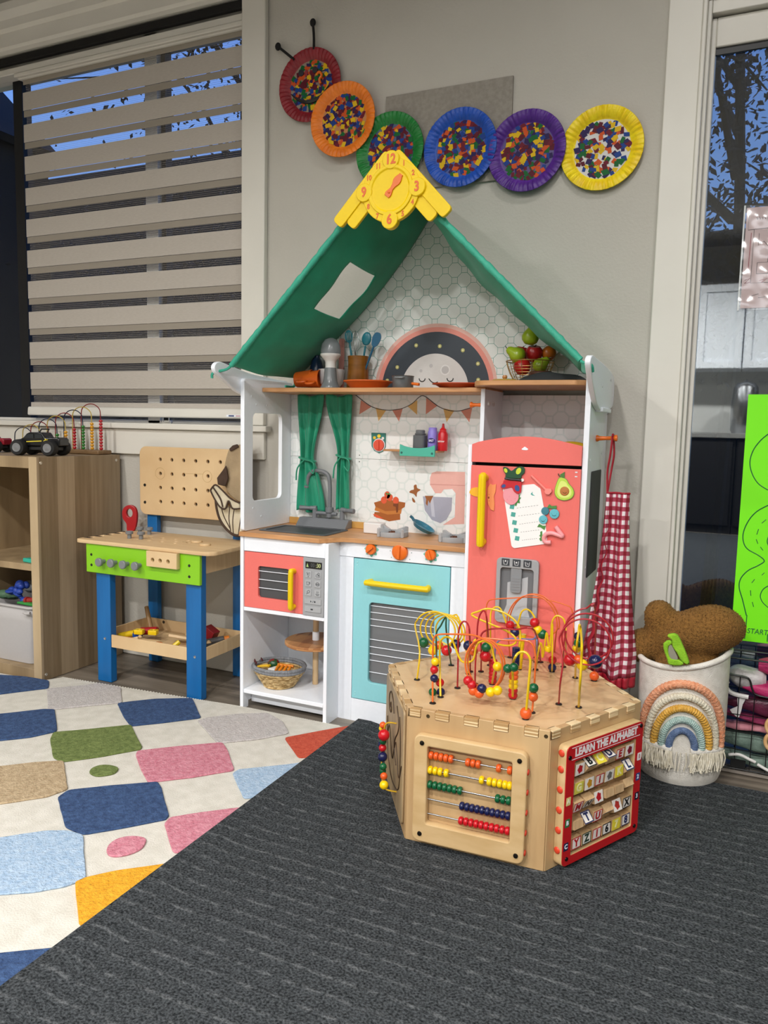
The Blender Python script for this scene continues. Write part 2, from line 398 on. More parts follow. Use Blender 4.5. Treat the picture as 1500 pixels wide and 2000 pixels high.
# dusk outside: yard, neighbour house, trees
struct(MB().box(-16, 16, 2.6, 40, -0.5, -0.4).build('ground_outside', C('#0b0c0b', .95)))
hs = thing('neighbour_house', 'dark gabled house beyond the left end of the window', 'house', (-10.5, 7.0, -.4))
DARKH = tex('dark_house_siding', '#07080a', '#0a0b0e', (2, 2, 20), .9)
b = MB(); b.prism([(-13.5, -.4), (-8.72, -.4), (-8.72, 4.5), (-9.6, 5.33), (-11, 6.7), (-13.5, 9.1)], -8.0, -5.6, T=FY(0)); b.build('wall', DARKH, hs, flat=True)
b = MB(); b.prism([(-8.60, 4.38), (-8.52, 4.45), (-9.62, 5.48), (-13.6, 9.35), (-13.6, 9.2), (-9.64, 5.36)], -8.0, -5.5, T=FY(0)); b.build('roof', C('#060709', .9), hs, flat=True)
h2 = thing('low_house', 'dark low house with a long flat roof seen through the blind stripes', 'house', (-9, 13.5, -.4))
MB().box(-15, -3.4, 12, 15, -.4, 5.3).build('wall', DARKH, h2)
b = MB(); b.prism([(-15.3, 5.3), (-3.2, 5.3), (-3.2, 5.62), (-15.3, 5.62)], -15.3, -11.6, T=FY(0)); b.build('roof', C('#07080a', .9), h2, flat=True)
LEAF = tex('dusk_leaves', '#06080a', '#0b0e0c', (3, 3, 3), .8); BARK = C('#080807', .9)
def tree(x, y, h, label, seed, crown, n, nb=9, sp=.26):
    R = random.Random(seed); t = thing('garden_tree', label, 'tree', (x, y, -.4), 'trees outside the glass')
    b = MB(); b.tube(cat_rom([(x, y, -.4), (x+.05, y, h*.35), (x-.04, y, h*.7), (x+.03, y, h)], 5), [.05-.035*i/15 for i in range(16)], seg=7)
    tips = []
    for i in range(nb):
        z = h*(.22+.75*i/nb); a = R.uniform(0, 2*pi); l = crown*(.6+.5*R.random())
        p = [(x, y, z), (x+cos(a)*l*.5, y+sin(a)*l*.4, z+l*.4), (x+cos(a)*l, y+sin(a)*l*.8, z+l*.65+R.uniform(-.2, .3))]
        b.tube(cat_rom(p, 4), [.035-.0035*k for k in range(9)], seg=5); tips += [Vector(q) for q in cat_rom(p, 5)[3:]]
        for k in range(3):
            q = Vector(p[2])*.6+Vector(p[1])*.4; e = q+Vector((R.uniform(-1, 1), R.uniform(-1, 1), R.uniform(-.4, 1)))*l*.5
            b.tube([q, (q+e)/2+Vector((0, 0, .05)), e], [.014, .01, .005], seg=4); tips += [q*.3+e*.7, e, (q+e)/2]
    b.build('trunk', BARK, t)
    b = MB()
    for i in range(n):
        c = R.choice(tips)+Vector((R.gauss(0, sp), R.gauss(0, sp), R.gauss(0, sp))); s_ = R.uniform(.018, .042)
        u = Vector((R.gauss(0, 1), R.gauss(0, 1), R.gauss(0, 1))).normalized(); v = u.orthogonal().normalized()*.55; d = u.cross(v)*.22
        b.raw([c-u*s_, c+v*s_-u*s_*.1, c+u*s_, c-v*s_-u*s_*.1, c+d*s_], [(0, 1, 4), (1, 2, 4), (2, 3, 4), (3, 0, 4)])
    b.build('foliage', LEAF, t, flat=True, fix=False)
tree(-0.12, 5.9, 5.6, 'slim leafy tree outside the glass door at dusk', 3, 1.25, 6500, 15)
tree(-5.25, 7.6, 6.4, 'dark tree behind the top right of the striped blind', 5, 1.7, 8500, 12, .42)
tree(4.2, 9.5, 6.5, 'bushy tree standing farther off beyond the glass door', 9, 1.6, 1600, 10)

tag(MB().box(-1.8, 7, 11, 13.5, -.4, 3.5).build('sky_blocker', DARKH, base=True), 'long dark shed added beyond the glass door to hide the bright low sky', 'blocker')  # dark block added to hide the bright sky near the horizon

# ------------------------------------------------------------------ ceiling lamps
for i, (x, y, p) in enumerate(LAMPS):
    t = thing('ceiling_light', 'round white recessed ceiling lamp out of the picture', 'lamp', (x, y, ZC), 'recessed ceiling lamps')
    MB().lathe([(.075, 0), (.095, 0), (.1, -.008), (.075, -.012)], (x, y, ZC-.0005), seg=24).build('trim_ring', WHITE, t)
    MB().lathe([(.0, -.003), (.074, -.003), (.074, -.001)], (x, y, ZC), seg=24).build('diffuser', emit('lamp_glow', '#fff4e2', 4), t)
    l = bpy.data.lights.new('lamp', 'AREA'); l.shape = 'DISK'; l.size = .16; l.spread = math.radians(160); l.energy = p; l.color = LAMP_COL
    o = bpy.data.objects.new('lamp_bulb', l); COL.objects.link(o); o.location = (0, 0, -.02); o.parent = t

# ------------------------------------------------------------------ kitchen along the wall behind the camera (mirrored in the door glass)
TILEB = C('#cfd0cd', .25)
struct(MB().box(-2.2, 2.2, YB+.001, YB+.012, .93, 1.52).build('trim_2', TILEB))
for i, lab in enumerate(('first white wall cupboard from the left behind the camera', 'second white wall cupboard from the left behind the camera', 'third white wall cupboard from the left behind the camera', 'fourth white wall cupboard from the left behind the camera')):
    x = -1.6+i*.8
    t = thing('wall_cabinet', lab, 'cabinet', (x+.4, YB+.18, 1.5), 'white wall cupboards')
    MB().box(x+.004, x+.796, YB+.013, YB+.35, 1.52, 2.3).build('body', WHITE, t)
    for k in (0, 1):
        d = MB(); xa = x+.01+k*.392
        d.plate(rect(xa, xa+.386, 1.53, 2.29), [rect(xa+.06, xa+.326, 1.59, 2.23)], .352, .372, T=Matrix(((-1, 0, 0, 2*xa+.386), (0, 0, 1, YB), (0, 1, 0, 0), (0, 0, 0, 1))))
        d.build('door', WHITE, t)
for i, lab in enumerate(('dark base cupboard on the left behind the camera', 'dark base cupboard on the right behind the camera')):
    x = -1.6+i*1.6
    t = thing('base_cabinet', lab, 'cabinet', (x+.8, YB+.3, 0), 'dark base cupboards')
    MB().box(x+.004, x+1.596, YB+.013, YB+.6, 0.001, .88).build('body', C('#0e0e10', .5), t)
    for k in range(3): MB().box(x+.02+k*.525, x+.52+k*.525, YB+.601, YB+.62, .08, .86).build('door', C('#111114', .5), t)
tag(MB().box(-1.62, 1.62, YB+.013, YB+.64, .8805, .925).build('worktop', C('#8d8d8b', .25), bev=.004), 'grey stone worktop over the dark base cupboards', 'worktop')
for x, lab in ((.05, 'tall steel urn on the worktop behind the camera, left one'), (.42, 'tall steel urn on the worktop behind the camera, right one')):
    u = MB().lathe([(.10, 0), (.115, .03), (.12, .25), (.105, .42), (.08, .46), (.02, .48), (0, .5)], (x, YB+.35, .926), seg=28).build('steel_urn', STEEL, base=True)
    tag(u, lab, 'urn', 'steel urns')
# ------------------------------------------------------------------ play kitchen
K = thing('play_kitchen', 'white toy play kitchen with coral fridge, teal oven and green fabric roof', 'play kitchen', (-.868, 2.14, 0))
def kb(name, mat_, *boxes, bev=.0015, label=None, parent=None, seg=2):
    b = MB()
    for q in boxes: b.box(*q)
    return b.build(name, mat_, parent or K, bev=bev, label=label, seg=seg)
CT = .571
# side panels and dividers
b = MB(FX(-1.39)); b.plate(roundpoly([(1.99, CT+.001), (1.99, 1.043), (2.272, 1.045), (2.272, CT+.001)], .012), [rect(2.037, 2.207, .662, .939, .018)], 0, .014, 0, .0012)
sp = b.build('side_panel', WHITE, K)
for y, z in ((2.03, .99), (2.055, .965), (2.115, .965), (2.04, .64), (2.085, .61)):
    MB(FX(-1.376)).lathe([(0, 0), (.0035, .0), (.0035, .0012), (0, .0015)], (y, z, .0001), seg=10).build('screw_cap', WHITE2, sp)
b = MB(FX(-1.39)); b.prism([(1.99, 0), (2.02, 0), (2.02, .02), (2.24, .02), (2.24, 0), (2.272, 0), (2.272, CT-.015), (1.99, CT-.015)], 0, .012); b.build('side_panel', WHITE, K, bev=.001)
b = MB(FX(-1.089)); b.prism([(1.99, 0), (2.272, 0), (2.272, CT-.015), (1.99, CT-.015)], 0, .012); b.build('divider', WHITE, K, bev=.001)
b = MB(FX(-.655)); b.prism([(1.99, 0), (2.272, 0), (2.272, 1.015), (2.085, 1.015), (2.085, .862), (1.99, .862)], 0, .012); fp = b.build('fridge_panel', WHITE, K, bev=.001)
b = MB(FX(-.352)); b.prism([(1.99, 0), (2.272, 0), (2.272, 1.05), (2.0, 1.05), (1.99, 1.04)], 0, .014); rp_ = b.build('side_panel', WHITE, K, bev=.001)
b = MB(FX(-.338)); b.prism(rect(2.045, 2.2, .52, .80, .006), .0004, .002); b.build('chalkboard', C('#2f3234', .7), rp_, label='dark grey chalkboard panel')
b = MB(FX(-.338))
for y, z in ((2.02, .83), (2.03, .55), (2.2, .845)): b.lathe([(0, 0), (.0035, .0), (.0035, .0012), (0, .0015)], (y, z, 0.0002), seg=10)
b.build('screw_cap', WHITE2, rp_)
# roof brackets
br = smooth2([(1.862, 1.068), (1.885, 1.083), (1.94, 1.076), (2.05, 1.060), (2.2, 1.052), (2.27, 1.045), (2.27, .99), (2.18, .975), (2.06, .985), (1.98, 1.0), (1.92, 1.028), (1.873, 1.048)], 4)
MB(FX(-1.4045)).prism(br, 0, .014).build('roof_bracket', WHITE, K, bev=.002)
br2 = smooth2([(1.872, 1.068), (1.895, 1.083), (1.95, 1.082), (2.1, 1.075), (2.24, 1.062), (2.272, 1.04), (2.272, .985), (2.23, .968), (2.12, .955), (2.02, .965), (1.95, 1.0), (1.89, 1.045)], 4)
b2_ = MB(FX(-.3375)).prism(br2, 0, .014).build('roof_bracket', WHITE, K, bev=.002)
b = MB(FX(-.3235)); b.lathe([(0, 0), (.004, 0), (.004, .001), (0, .0015)], (2.06, 1.02, .0002), seg=10); b.lathe([(0, 0), (.004, 0), (.004, .001), (0, .0015)], (2.2, 1.045, .0002), seg=10); b.build('screw_cap', C('#caccce', .3), b2_)
kb('bracket_block', WHITE, (-.338, -.318, 2.06, 2.2, .955, .966), parent=K)
# boards
kb('top_shelf', WOODTOP, (-1.375, -.643, 2.086, 2.262, 1.006, 1.019))
b = MB(FZ(1.0195)); b.prism(roundpoly([(-.672, 2.262), (-.672, 2.07), (-.64, 1.995), (-.352, 1.995), (-.352, 2.262)], .035), 0, .013); b.build('top_shelf', WOODTOP, K, bev=.0015)
b = MB(FZ(CT-.014))
front = [(-1.39, 1.982), (-1.105, 1.982)]+[(-1.105+.03*t+.03*sin(t*pi/2)*t, 1.982+.068*(3*t*t-2*t**3)) for t in (.2, .4, .6, .8)]+[(-1.03, 2.05), (-.656, 2.05), (-.656, 2.272), (-1.39, 2.272)]
b.prism(front, 0, .014); b.build('countertop', WOODTOP, K, bev=.0012)
kb('counter_strip', C('#c99a52', .4), (-1.375, -1.09, 2.256, 2.268, CT, CT+.022))
# splashbacks
PALE = octo('pale_tile_print', '#eef0ee', '#dfe6e3', .066, .055); LINED = octo('green_line_tile_print', '#e3e7e3', '#6fa497', .0605, .018)
kb('splashback', PALE, (-1.375, -.352, 2.2625, 2.2725, .8005, 1.0055), bev=0); kb('splashback', PALE, (-1.375, -.352, 2.2625, 2.2725, CT, .7995), bev=0)
b = MB(FY(2.2725)); b.prism([(-1.363, 1.02), (-.37, 1.02), (-.37, 1.050), (-.884, 1.556), (-1.363, 1.070)], 0, .01); b.build('gable_panel', LINED, K)
b = MB(FY(2.2625))
for x, z in ((-1.115, .811), (-1.115, .79)): b.lathe([(0, 0), (.002, 0), (0, .001)], (x, z, .0001), seg=8)
b.build('screw_cap', BLACK, K)
# printed window behind the curtains
b = MB(FY(2.2625)); b.prism(rect(-1.335, -1.128, .62, .985), 0, .0004, 0); b.prism(rect(-1.318, -1.145, .635, .975), .0004, .0007, 1); b.prism(rect(-1.312, -1.151, .93, .965), .0007, .0010, 2)
b.build('printed_window', [C('#d9dad7'), C('#c2c3c0'), C('#dfe0dd')], K)
# curtains
CURT = tex('curtain_satin', '#0d8a68', '#129874', (10, 10, 10), 0.5, 0.15, 400, sheen=.3)
def curtain(top, tie, bot, zt, zti, zb, yo):
    def f(u, v):
        z = zt+(zb-zt)*u; kt = (zt-zti)/(zt-zb)
        if u < kt:
            t = u/kt; t = t*t*(3-2*t)
            x0 = top[0]+(tie[0]-top[0])*t; x1 = top[1]+(tie[1]-top[1])*t; a = .004+.004*t
        else:
            t = (u-kt)/(1-kt); t = 1-(1-t)**1.7
            x0 = tie[0]+(bot[0]-tie[0])*t; x1 = tie[1]+(bot[1]-tie[1])*t; a = .009-.002*t
        x = x0+(x1-x0)*v
        return (x, yo-a*(sin(v*14+u*2)+.5*sin(v*23+1-u*3))-.006*sin(pi*v), z+.004*sin(v*9))
    return f
cA = MB().surf(curtain((-1.338, -1.238), (-1.322, -1.272), (-1.338, -1.228), 1.003, .792, .618, 2.244), 44, 40).build('curtain', CURT, K, solid=.0012)
cB = MB().surf(curtain((-1.232, -1.134), (-1.182, -1.142), (-1.188, -1.138), 1.003, .805, .628, 2.244), 44, 40).build('curtain', CURT, K, solid=.0012)
for cu_, x0, x1, z in ((cA, -1.326, -1.268, .792), (cB, -1.186, -1.138, .805)):
    b = MB(); b.tube([((x0+x1)/2+(x1-x0)/2*cos(a), 2.240-.016*sin(a), z-.006*cos(a)) for a in [2*pi*k/20 for k in range(20)]], .003, closed=True, flat=1.6)
    b.tube(cat_rom([((x0+x1)/2, 2.222, z), (x0+.004, 2.218, z-.03), (x0-.004, 2.224, z-.07)], 6), .0025); b.tube(cat_rom([((x0+x1)/2+.005, 2.222, z), (x1+.006, 2.22, z-.012), (x1+.004, 2.222, z-.045), (x1-.012, 2.222, z-.03)], 6), .002)
    b.build('tie_band', CURT, cu_)
# left unit
kb('fascia', WHITE, (-1.377, -1.0895, 1.992, 2.002, .511, CT-.0145))
mwd = kb('hollow', WHITE2, (-1.377, -1.0895, 2.262, 2.27, .02, .55), bev=0)
b = MB(FY(1.994)); b.plate(rect(-1.3765, -1.1625, .3335, .509, .001), [rect(-1.326, -1.214, .368, .467, .008)], -.012, 0, 0, .0008); md = b.build('microwave_door', CORAL, K)
FILM = glassy('smoky_film', '#97999c', .4, .12, '#77797c')
MB().box(-1.33, -1.21, 2.003, 2.0035, .362, .472).build('window_film', FILM, md)
for i in range(3): MB().cyl((-1.33, 1.999, .451-.0265*i), (-1.21, 1.999, .451-.0265*i), .0012, seg=8).build('wire_bar', WHITE, md)
def handle(a, b_, horiz, r, drop, y, parent):
    m = MB(); L_ = .006
    if horiz: p = [(a[0]+.004, y, a[1]), (a[0]+.002, y-drop*.7, a[1]), (a[0]+.012, y-drop, a[1]), (b_[0]-.012, y-drop, b_[1]), (b_[0]-.002, y-drop*.7, b_[1]), (b_[0]-.004, y, b_[1])]
    else: p = [(a[0], y, a[1]-.004), (a[0], y-drop*.7, a[1]-.002), (a[0], y-drop, a[1]-.012), (b_[0], y-drop, b_[1]+.012), (b_[0], y-drop*.7, b_[1]+.002), (b_[0], y, b_[1]+.004)]
    q = cat_rom(p, 6); m.tube(q, r, seg=12)
    g = [Vector(v)+Vector((0, -r*.96, 0)) for v in q[9:-9]]; m.tube(g, r*.16, seg=6)
    return m.build('handle', YELLOW, parent)
handle((-1.196, .467), (-1.196, .351), False, .0082, .020, 1.994, md)
kb('cavity', C('#5c5e60', .6), (-1.376, -1.162, 2.15, 2.155, .3335, .509), (-1.376, -1.162, 2.004, 2.15, .3335, .3345), bev=0)
# microwave control panel
b = MB(FY(1.992)); b.prism(rect(-1.1615, -1.0895, .3335, .5105), 0, .004); cpn = b.build('control_panel', LGREY, K, bev=.001)
b = MB(FY(1.988)); b.prism(rect(-1.153, -1.097, .478, .4985), .0001, .0012); dsp = b.build('display', BLACK, cpn)
b = MB(FY(1.9868)); b.text('00', -1.128, .488, .017, 0, .0003, 0, sx=.8); b.text(':30', -1.109, .488, .017, 0, .0003, 1, sx=.8); b.prism([(-1.150, .482), (-1.142, .482), (-1.146, .494)], 0, .0003, 2)
b.build('digits', [C('#55595c'), C('#dbe6a2'), C('#a8c27a')], dsp)
def icon(mb, k, x, z):
    r = .0006; T = FY(1.9862)
    def ln(p, closed=False): mb.tube([(q[0], q[1], 0) for q in p], r, 0, 5, closed, T)
    if k == 0: ln([(x-.006, z+.006), (x+.006, z+.005), (x, z-.008)], True); ln(ell(x-.001, z+.001, .0014, n=8), True)
    if k == 1: ln(ell(x-.002, z-.002, .004, n=10), True); ln(ell(x+.003, z+.004, .0032, n=10), True); ln(ell(x+.0045, z-.003, .003, n=10), True)
    if k == 2: ln([(x-.006, z+.004), (x+.004, z+.004), (x+.002, z-.005), (x-.004, z-.005)], True); ln(ell(x+.005, z+.001, .0022, n=8), True)
    if k == 3: ln(ell(x, z, .006, .005, n=12), True); ln([(x-.006, z+.001), (x+.006, z+.001)]); ln([(x-.006, z-.0015), (x+.006, z-.0015)])
    if k == 4: ln(ell(x+.001, z+.002, .005, .0035, 12, rot=.7), True); ln([(x-.002, z-.002), (x-.006, z-.006)])
    if k == 5: ln([(x-.006, z-.003), (x+.006, z-.003), (x+.003, z-.006), (x-.003, z-.006)], True); ln([(x-.002, z), (x-.002, z+.006)]); ln([(x+.002, z), (x+.002, z+.006)])
for k in range(6):
    x, z = (-1.1425, -1.1105)[k % 2], (.460, .4325, .405)[k//2]
    b = MB(FY(1.988)); b.prism(rect(x-.0105, x+.0105, z-.0105, z+.0105, .001), .0001, .0015); bt = b.build('button', C('#a9acaf', .4), cpn, bev=.0004)
    m = MB(); icon(m, k, x, z); m.build('icon', C('#3d4246'), bt)
for z, t in ((.378, 0), (.354, 1)):
    b = MB(FY(1.988)); b.prism(rect(-1.154, -1.098, z-.0085, z+.0085, .001), .0001, .002); bt = b.build('button', C('#a9acaf', .4), cpn, bev=.0005)
    b = MB(FY(1.986))
    if t == 0: b.prism([(-1.134, z-.003), (-1.134, z+.003), (-1.130, z)], .0001, .0004); b.prism([(-1.127, z-.003), (-1.126, z-.003), (-1.124, z+.003), (-1.125, z+.003)], .0001, .0004); b.prism(ell(-1.119, z, .0028, n=10), .0001, .0004)
    else: b.prism(rect(-1.133, -1.125, z-.002, z+.002, .001), .0001, .0004)
    b.build('icon', C('#2e3236'), bt)
kb('middle_board', WHITE, (-1.377, -1.0895, 1.991, 2.262, .3205, .3325)); kb('bottom_board', WHITE, (-1.377, -1.0895, 1.991, 2.262, .053, .066)); kb('kick_board', WHITE, (-1.377, -1.0895, 2.035, 2.047, .012, .0525))
# turntable on its post
b = MB(); b.cyl((-1.20, 2.14, .0665), (-1.20, 2.14, .20), .0095); b.cyl((-1.20, 2.14, .214), (-1.20, 2.14, .32), .0095); b.build('post', BIRCH, K)
tt = MB().lathe([(0, -.006), (.098, -.006), (.1, -.004), (.1, .004), (.098, .006), (0, .006)], (-1.20, 2.14, .207), seg=48)
def strips():
    m = bpy.data.materials.new('striped_butcher_block'); m.use_nodes = True; nt = m.node_tree; b_ = nt.nodes['Principled BSDF']; L = nt.links.new; N = nt.nodes.new
    t = N('ShaderNodeTexCoord'); mp = N('ShaderNodeMapping'); mp.inputs['Rotation'].default_value = (0, 0, .6); mp.inputs['Scale'].default_value = (45, 9, 1); L(t.outputs['Object'], mp.inputs[0])
    fl = N('ShaderNodeVectorMath'); fl.operation = 'FLOOR'; L(mp.outputs[0], fl.inputs[0]); wn_ = N('ShaderNodeTexWhiteNoise'); L(fl.outputs[0], wn_.inputs['Vector'])
    r = N('ShaderNodeValToRGB'); r.color_ramp.elements[0].color = lin('#9a6238'); r.color_ramp.elements[1].color = lin('#c99560'); L(wn_.outputs['Value'], r.inputs[0]); L(r.outputs[0], b_.inputs['Base Color']); b_.inputs['Roughness'].default_value = .4
    return m
tt.build('turntable', strips(), K)
MB().cyl((-1.20, 2.14, .2135), (-1.20, 2.14, .242), .0115).build('post_sleeve', WHITE, K)
# oven unit
kb('front_frame', WHITE, (-1.077, -1.031, 2.065, 2.075, 0.0, .511), (-.719, -.6555, 2.065, 2.075, 0, .511), (-1.031, -.719, 2.065, 2.075, 0, .071), bev=.0008)
kb('control_fascia', WHITE, (-1.077, -.6555, 2.062, 2.075, .5115, CT-.0145))
kb('cavity', C('#b6b8ba', .6), (-1.07, -.66, 2.20, 2.21, .06, .52), (-1.07, -.66, 2.08, 2.20, .06, .07), bev=0)
b = MB(FY(2.066)); b.plate(rect(-1.0285, -.7215, .0735, .5085, .002), [rect(-.975, -.765, .129, .379, .012)], -.010, .003, 0, .001); od = b.build('oven_door', TEAL, K)
MB().box(-.985, -.755, 2.0765, 2.077, .12, .39).build('window_film', glassy('grey_film', '#c9cbcd', .42, .15, '#a3a5a7'), od)
for z in (.366, .346, .325, .305, .262, .239, .217, .197, .16): MB().cyl((-.98, 2.0745, z), (-.76, 2.0745, z), .0013, seg=8).build('wire_bar', WHITE, od)
kb('oven_shelf', WHITE, (-1.0, -.7, 2.085, 2.2, .278, .288))
handle((-.972, .443), (-.782, .443), True, .0088, .026, 2.062, od)
b = MB(FY(2.0628))
for x, z in ((-1.017, .497), (-1.017, .488), (-1.017, .085), (-1.017, .094)): b.lathe([(0, 0), (.0022, 0), (0, .001)], (x, z, .0001), seg=8)
b.build('screw_cap', C('#a4dde0', .3), od)
for i, x in enumerate((-.970, -.876, -.780)):
    z = .541; big = i == 1; r = .0245 if big else .0165
    if not big:
        b = MB(FY(2.062)); fl = [(x+(.0205+.0035*cos(8*a))*cos(a), z+(.0205+.0035*cos(8*a))*sin(a)) for a in [2*pi*k/64 for k in range(64)]]
        b.prism(fl, .0001, .0007); b.build('dial_print', C('#6cc3ae'), K)
    b = MB(FY(2.062)); b.lathe([(0, .0008), (r, .0008), (r*.96, .010), (r*.86, .012), (0, .0125)], (x, z, 0), seg=32)
    a = (.9, .05, -.35)[i]; d = Vector((sin(a), cos(a), 0)); q = Vector((d.y, -d.x, 0)); c = Vector((x, z, 0))
    w_ = r*.17; l_ = r*.78
    p = [tuple((c+d*l_*s1+q*w_*s2).xy) for s1, s2 in ((-1, -1), (1, -1), (1, 1), (-1, 1))]; b.prism(p, .0125, .019)
    b.build('knob', ORANGE, K, bev=.0008)
b = MB(FY(2.062))
for x, z in ((-.905, .567-.005), (-.905, .522), (-.845, .562), (-.846, .521), (-.909, .541), (-.841, .541)): b.prism(ell(x, z, .0015, n=8), .0001, .0005)
b.build('dial_dots', C('#6f8f8c'), K)
# fridge
b = MB(FY(1.992)); b.prism(rect(-.6425, -.3525, .03, .8075), 0, .010); fd = b.build('fridge_door', CORAL, K, bev=.001)
arc = [(-.6425, .816), (-.3525, .816), (-.3525, .866)]+[(-.3525-.29*t, .866+.021*sin(pi*t)) for t in [k/16 for k in range(1, 16)]]+[(-.6425, .863)]
b = MB(FY(1.992)); b.prism(arc, 0, .010); cap = b.build('fridge_header', CORAL, K, bev=.001)
b = MB(FY(1.9818)); b.prism(smooth2([(-.507, .8545), (-.503, .858), (-.499, .8605), (-.494, .858), (-.490, .8545), (-.493, .852), (-.504, .852)], 3), .0001, .0005); b.build('cloud_decal', WHITE, cap)
kb('fridge_top', C('#8b4b47', .6), (-.6425, -.353, 2.003, 2.262, .835, .845), bev=0)
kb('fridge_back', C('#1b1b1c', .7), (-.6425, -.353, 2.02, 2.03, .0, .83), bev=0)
handle((-.603, .779), (-.603, .600), False, .0105, .024, 1.982, fd)
# water and ice dispenser
b = MB(FY(1.9818)); b.plate(rect(-.559, -.446, .392, .567, .012), [rect(-.548, -.459, .412, .541, .008)], .0002, .012, 0, .0015); dp = b.build('dispenser', LGREY, fd)
b = MB(FY(1.9818)); b.prism(rect(-.549, -.458, .411, .542), .0002, .0012); b.build('dispenser_recess', C('#6d7074', .4), dp)
b = MB(FY(1.9818)); b.prism([(-.54, .412), (-.467, .412), (-.475, .44), (-.475, .52), (-.53, .5), (-.53, .44)], .0013, .003); b.build('recess_tray', C('#b3b7bb', .35), dp)
b = MB(FY(1.9818)); b.prism(rect(-.520, -.491, .478, .541, .004), .002, .010)
b.prism(rect(-.5195, -.4915, .476, .519, .006), .009, .0115)
for k in range(5): b.box(-.516, -.495, .0, 0, 0, 0) if 0 else b.prism(rect(-.516, -.495, .4835+.0075*k, .4845+.0075*k), .0115, .0123)
b.build('lever', C('#85898d', .4), dp, bev=.0006)
for k, x in enumerate((-.5345, -.505, -.476)):
    b = MB(FY(1.9698)); b.prism(rect(x-.0105, x+.0105, .5465, .5655, .001), .0002, .0012); bt = b.build('button', C('#3a3e44', .4), dp)
    T = FY(1.9686); b = MB(T); z = .556
    b.tube([(x-.006, z+.005, 0), (x-.004, z-.006, 0), (x+.004, z-.006, 0), (x+.006, z+.005, 0)], .0009, seg=5)
    if k < 2: b.prism(ell(x, z+.001+.002*(1-k), .0022, n=10), 0, .0005)
    else: b.tube([(x-.003, z+.003, 0), (x+.003, z, 0), (x-.001, z-.002, 0)], .0007, seg=5)
    b.build('icon', C('#d8dadd'), bt)
b = MB(FY(1.9818))
for x, z in ((-.364, .800), (-.364, .789)): b.prism(rect(x-.003, x+.003, z-.0015, z+.0015), .0001, .0006)
b.build('hinge_mark', WHITE2, fd)
# pegs
def peg(base, tip, parent, m=ORANGE):
    a, b_ = Vector(base), Vector(tip); L_ = (b_-a).length
    R = Vector((0, 0, 1)).rotation_difference((b_-a).normalized()).to_matrix().to_4x4()
    return MB().lathe([(0, 0), (.0085, 0), (.0085, .004), (.006, .008), (.0048, L_*.5), (.0055, L_*.8), (.0085, L_*.88), (.0085, L_*.97), (.005, L_), (0, L_)], a, 0, 16, R).build('peg', m, parent, label='orange peg')
pg1 = peg((-.3378, 2.10, .886), (-.283, 2.10, .888), K)
pg2 = peg((-.6555, 2.13, .972), (-.70, 2.13, .972), K)
b = MB(FX(-.643))
for y, z in ((2.115, .975), (2.16, .975)): b.lathe([(0, 0), (.006, 0), (.006, .005), (.003, .006), (0, .006)], (y, z, .0002), seg=12)
b.build('peg_screw', C('#d9d4cf', .3), fp)
# faucet
b = MB(); P = [(-1.2873,0.6037),(-1.1407,0.6119),(-1.1061,0.5826),(-1.2934,0.569)]
fx0, fx1 = -1.318, -1.133
b.prism([(2.252, CT), (2.252, CT+.028), (2.228, CT+.028), (2.20, CT)], fx0, fx1, T=FX(0))
tx = -1.222
q = cat_rom([(-1.208,2.235,0.6072),(-1.2074,2.235,0.6441),(-1.2077,2.235,0.7005),(-1.2134,2.235,0.7396),(-1.236,2.235,0.7543),(-1.2682,2.235,0.7541),(-1.2888,2.235,0.7361),(-1.2949,2.235,0.7045)], 8)
b.tube(q, .0068, seg=12)
e_ = q[-1]; b.cyl(e_, e_+Vector((-.001, 0, -.008)), .0085, seg=14)
v0 = q[0]; b.cyl(v0-Vector((0, 0, .004)), v0+Vector((0, 0, .012)), .010, seg=14); b.cyl(v0+Vector((0, 0, .012)), v0+Vector((0, 0, .030)), .0135, seg=16)
for X, s_ in [(-1.2629,0.6035),(-1.1604,0.6076)]:
    b.cyl((X, 2.235, CT+.026), (X, 2.235, CT+.062), .0085, seg=14); b.cyl((X, 2.235, CT+.062), (X, 2.235, CT+.068), .007, seg=14)
    sg = -1 if X < tx else 1; b.cyl((X-sg*.006, 2.235, CT+.06), (X+sg*.016, 2.23, CT+.06), .0075, seg=12); b.cyl((X+sg*.014, 2.23, CT+.06), (X+sg*.05, 2.22, CT+.06), .006, .0085, seg=12)
b.cyl((-1.26, 2.235, CT+.045), (-1.18, 2.235, CT+.045), .006, seg=10)
b.build('faucet', C('#75787c', .35), K, bev=.0015, label='grey plastic faucet with two cross handles')
# sink basin
s_in = [(-1.352, 2.045), (-1.118, 2.045), (-1.118, 2.185), (-1.352, 2.185)]
b = MB(FZ(CT)); b.plate(rect(-1.358, -1.112, 2.035, 2.195, .015), [rect(-1.340, -1.130, 2.05, 2.18, .012)], 0.0002, .003, 0, .0008); b.prism(rect(-1.340, -1.130, 2.05, 2.18), .0003, .0008, 1)
b.build('sink', [C('#4a4d51', .4), C('#34373b', .45)], K)
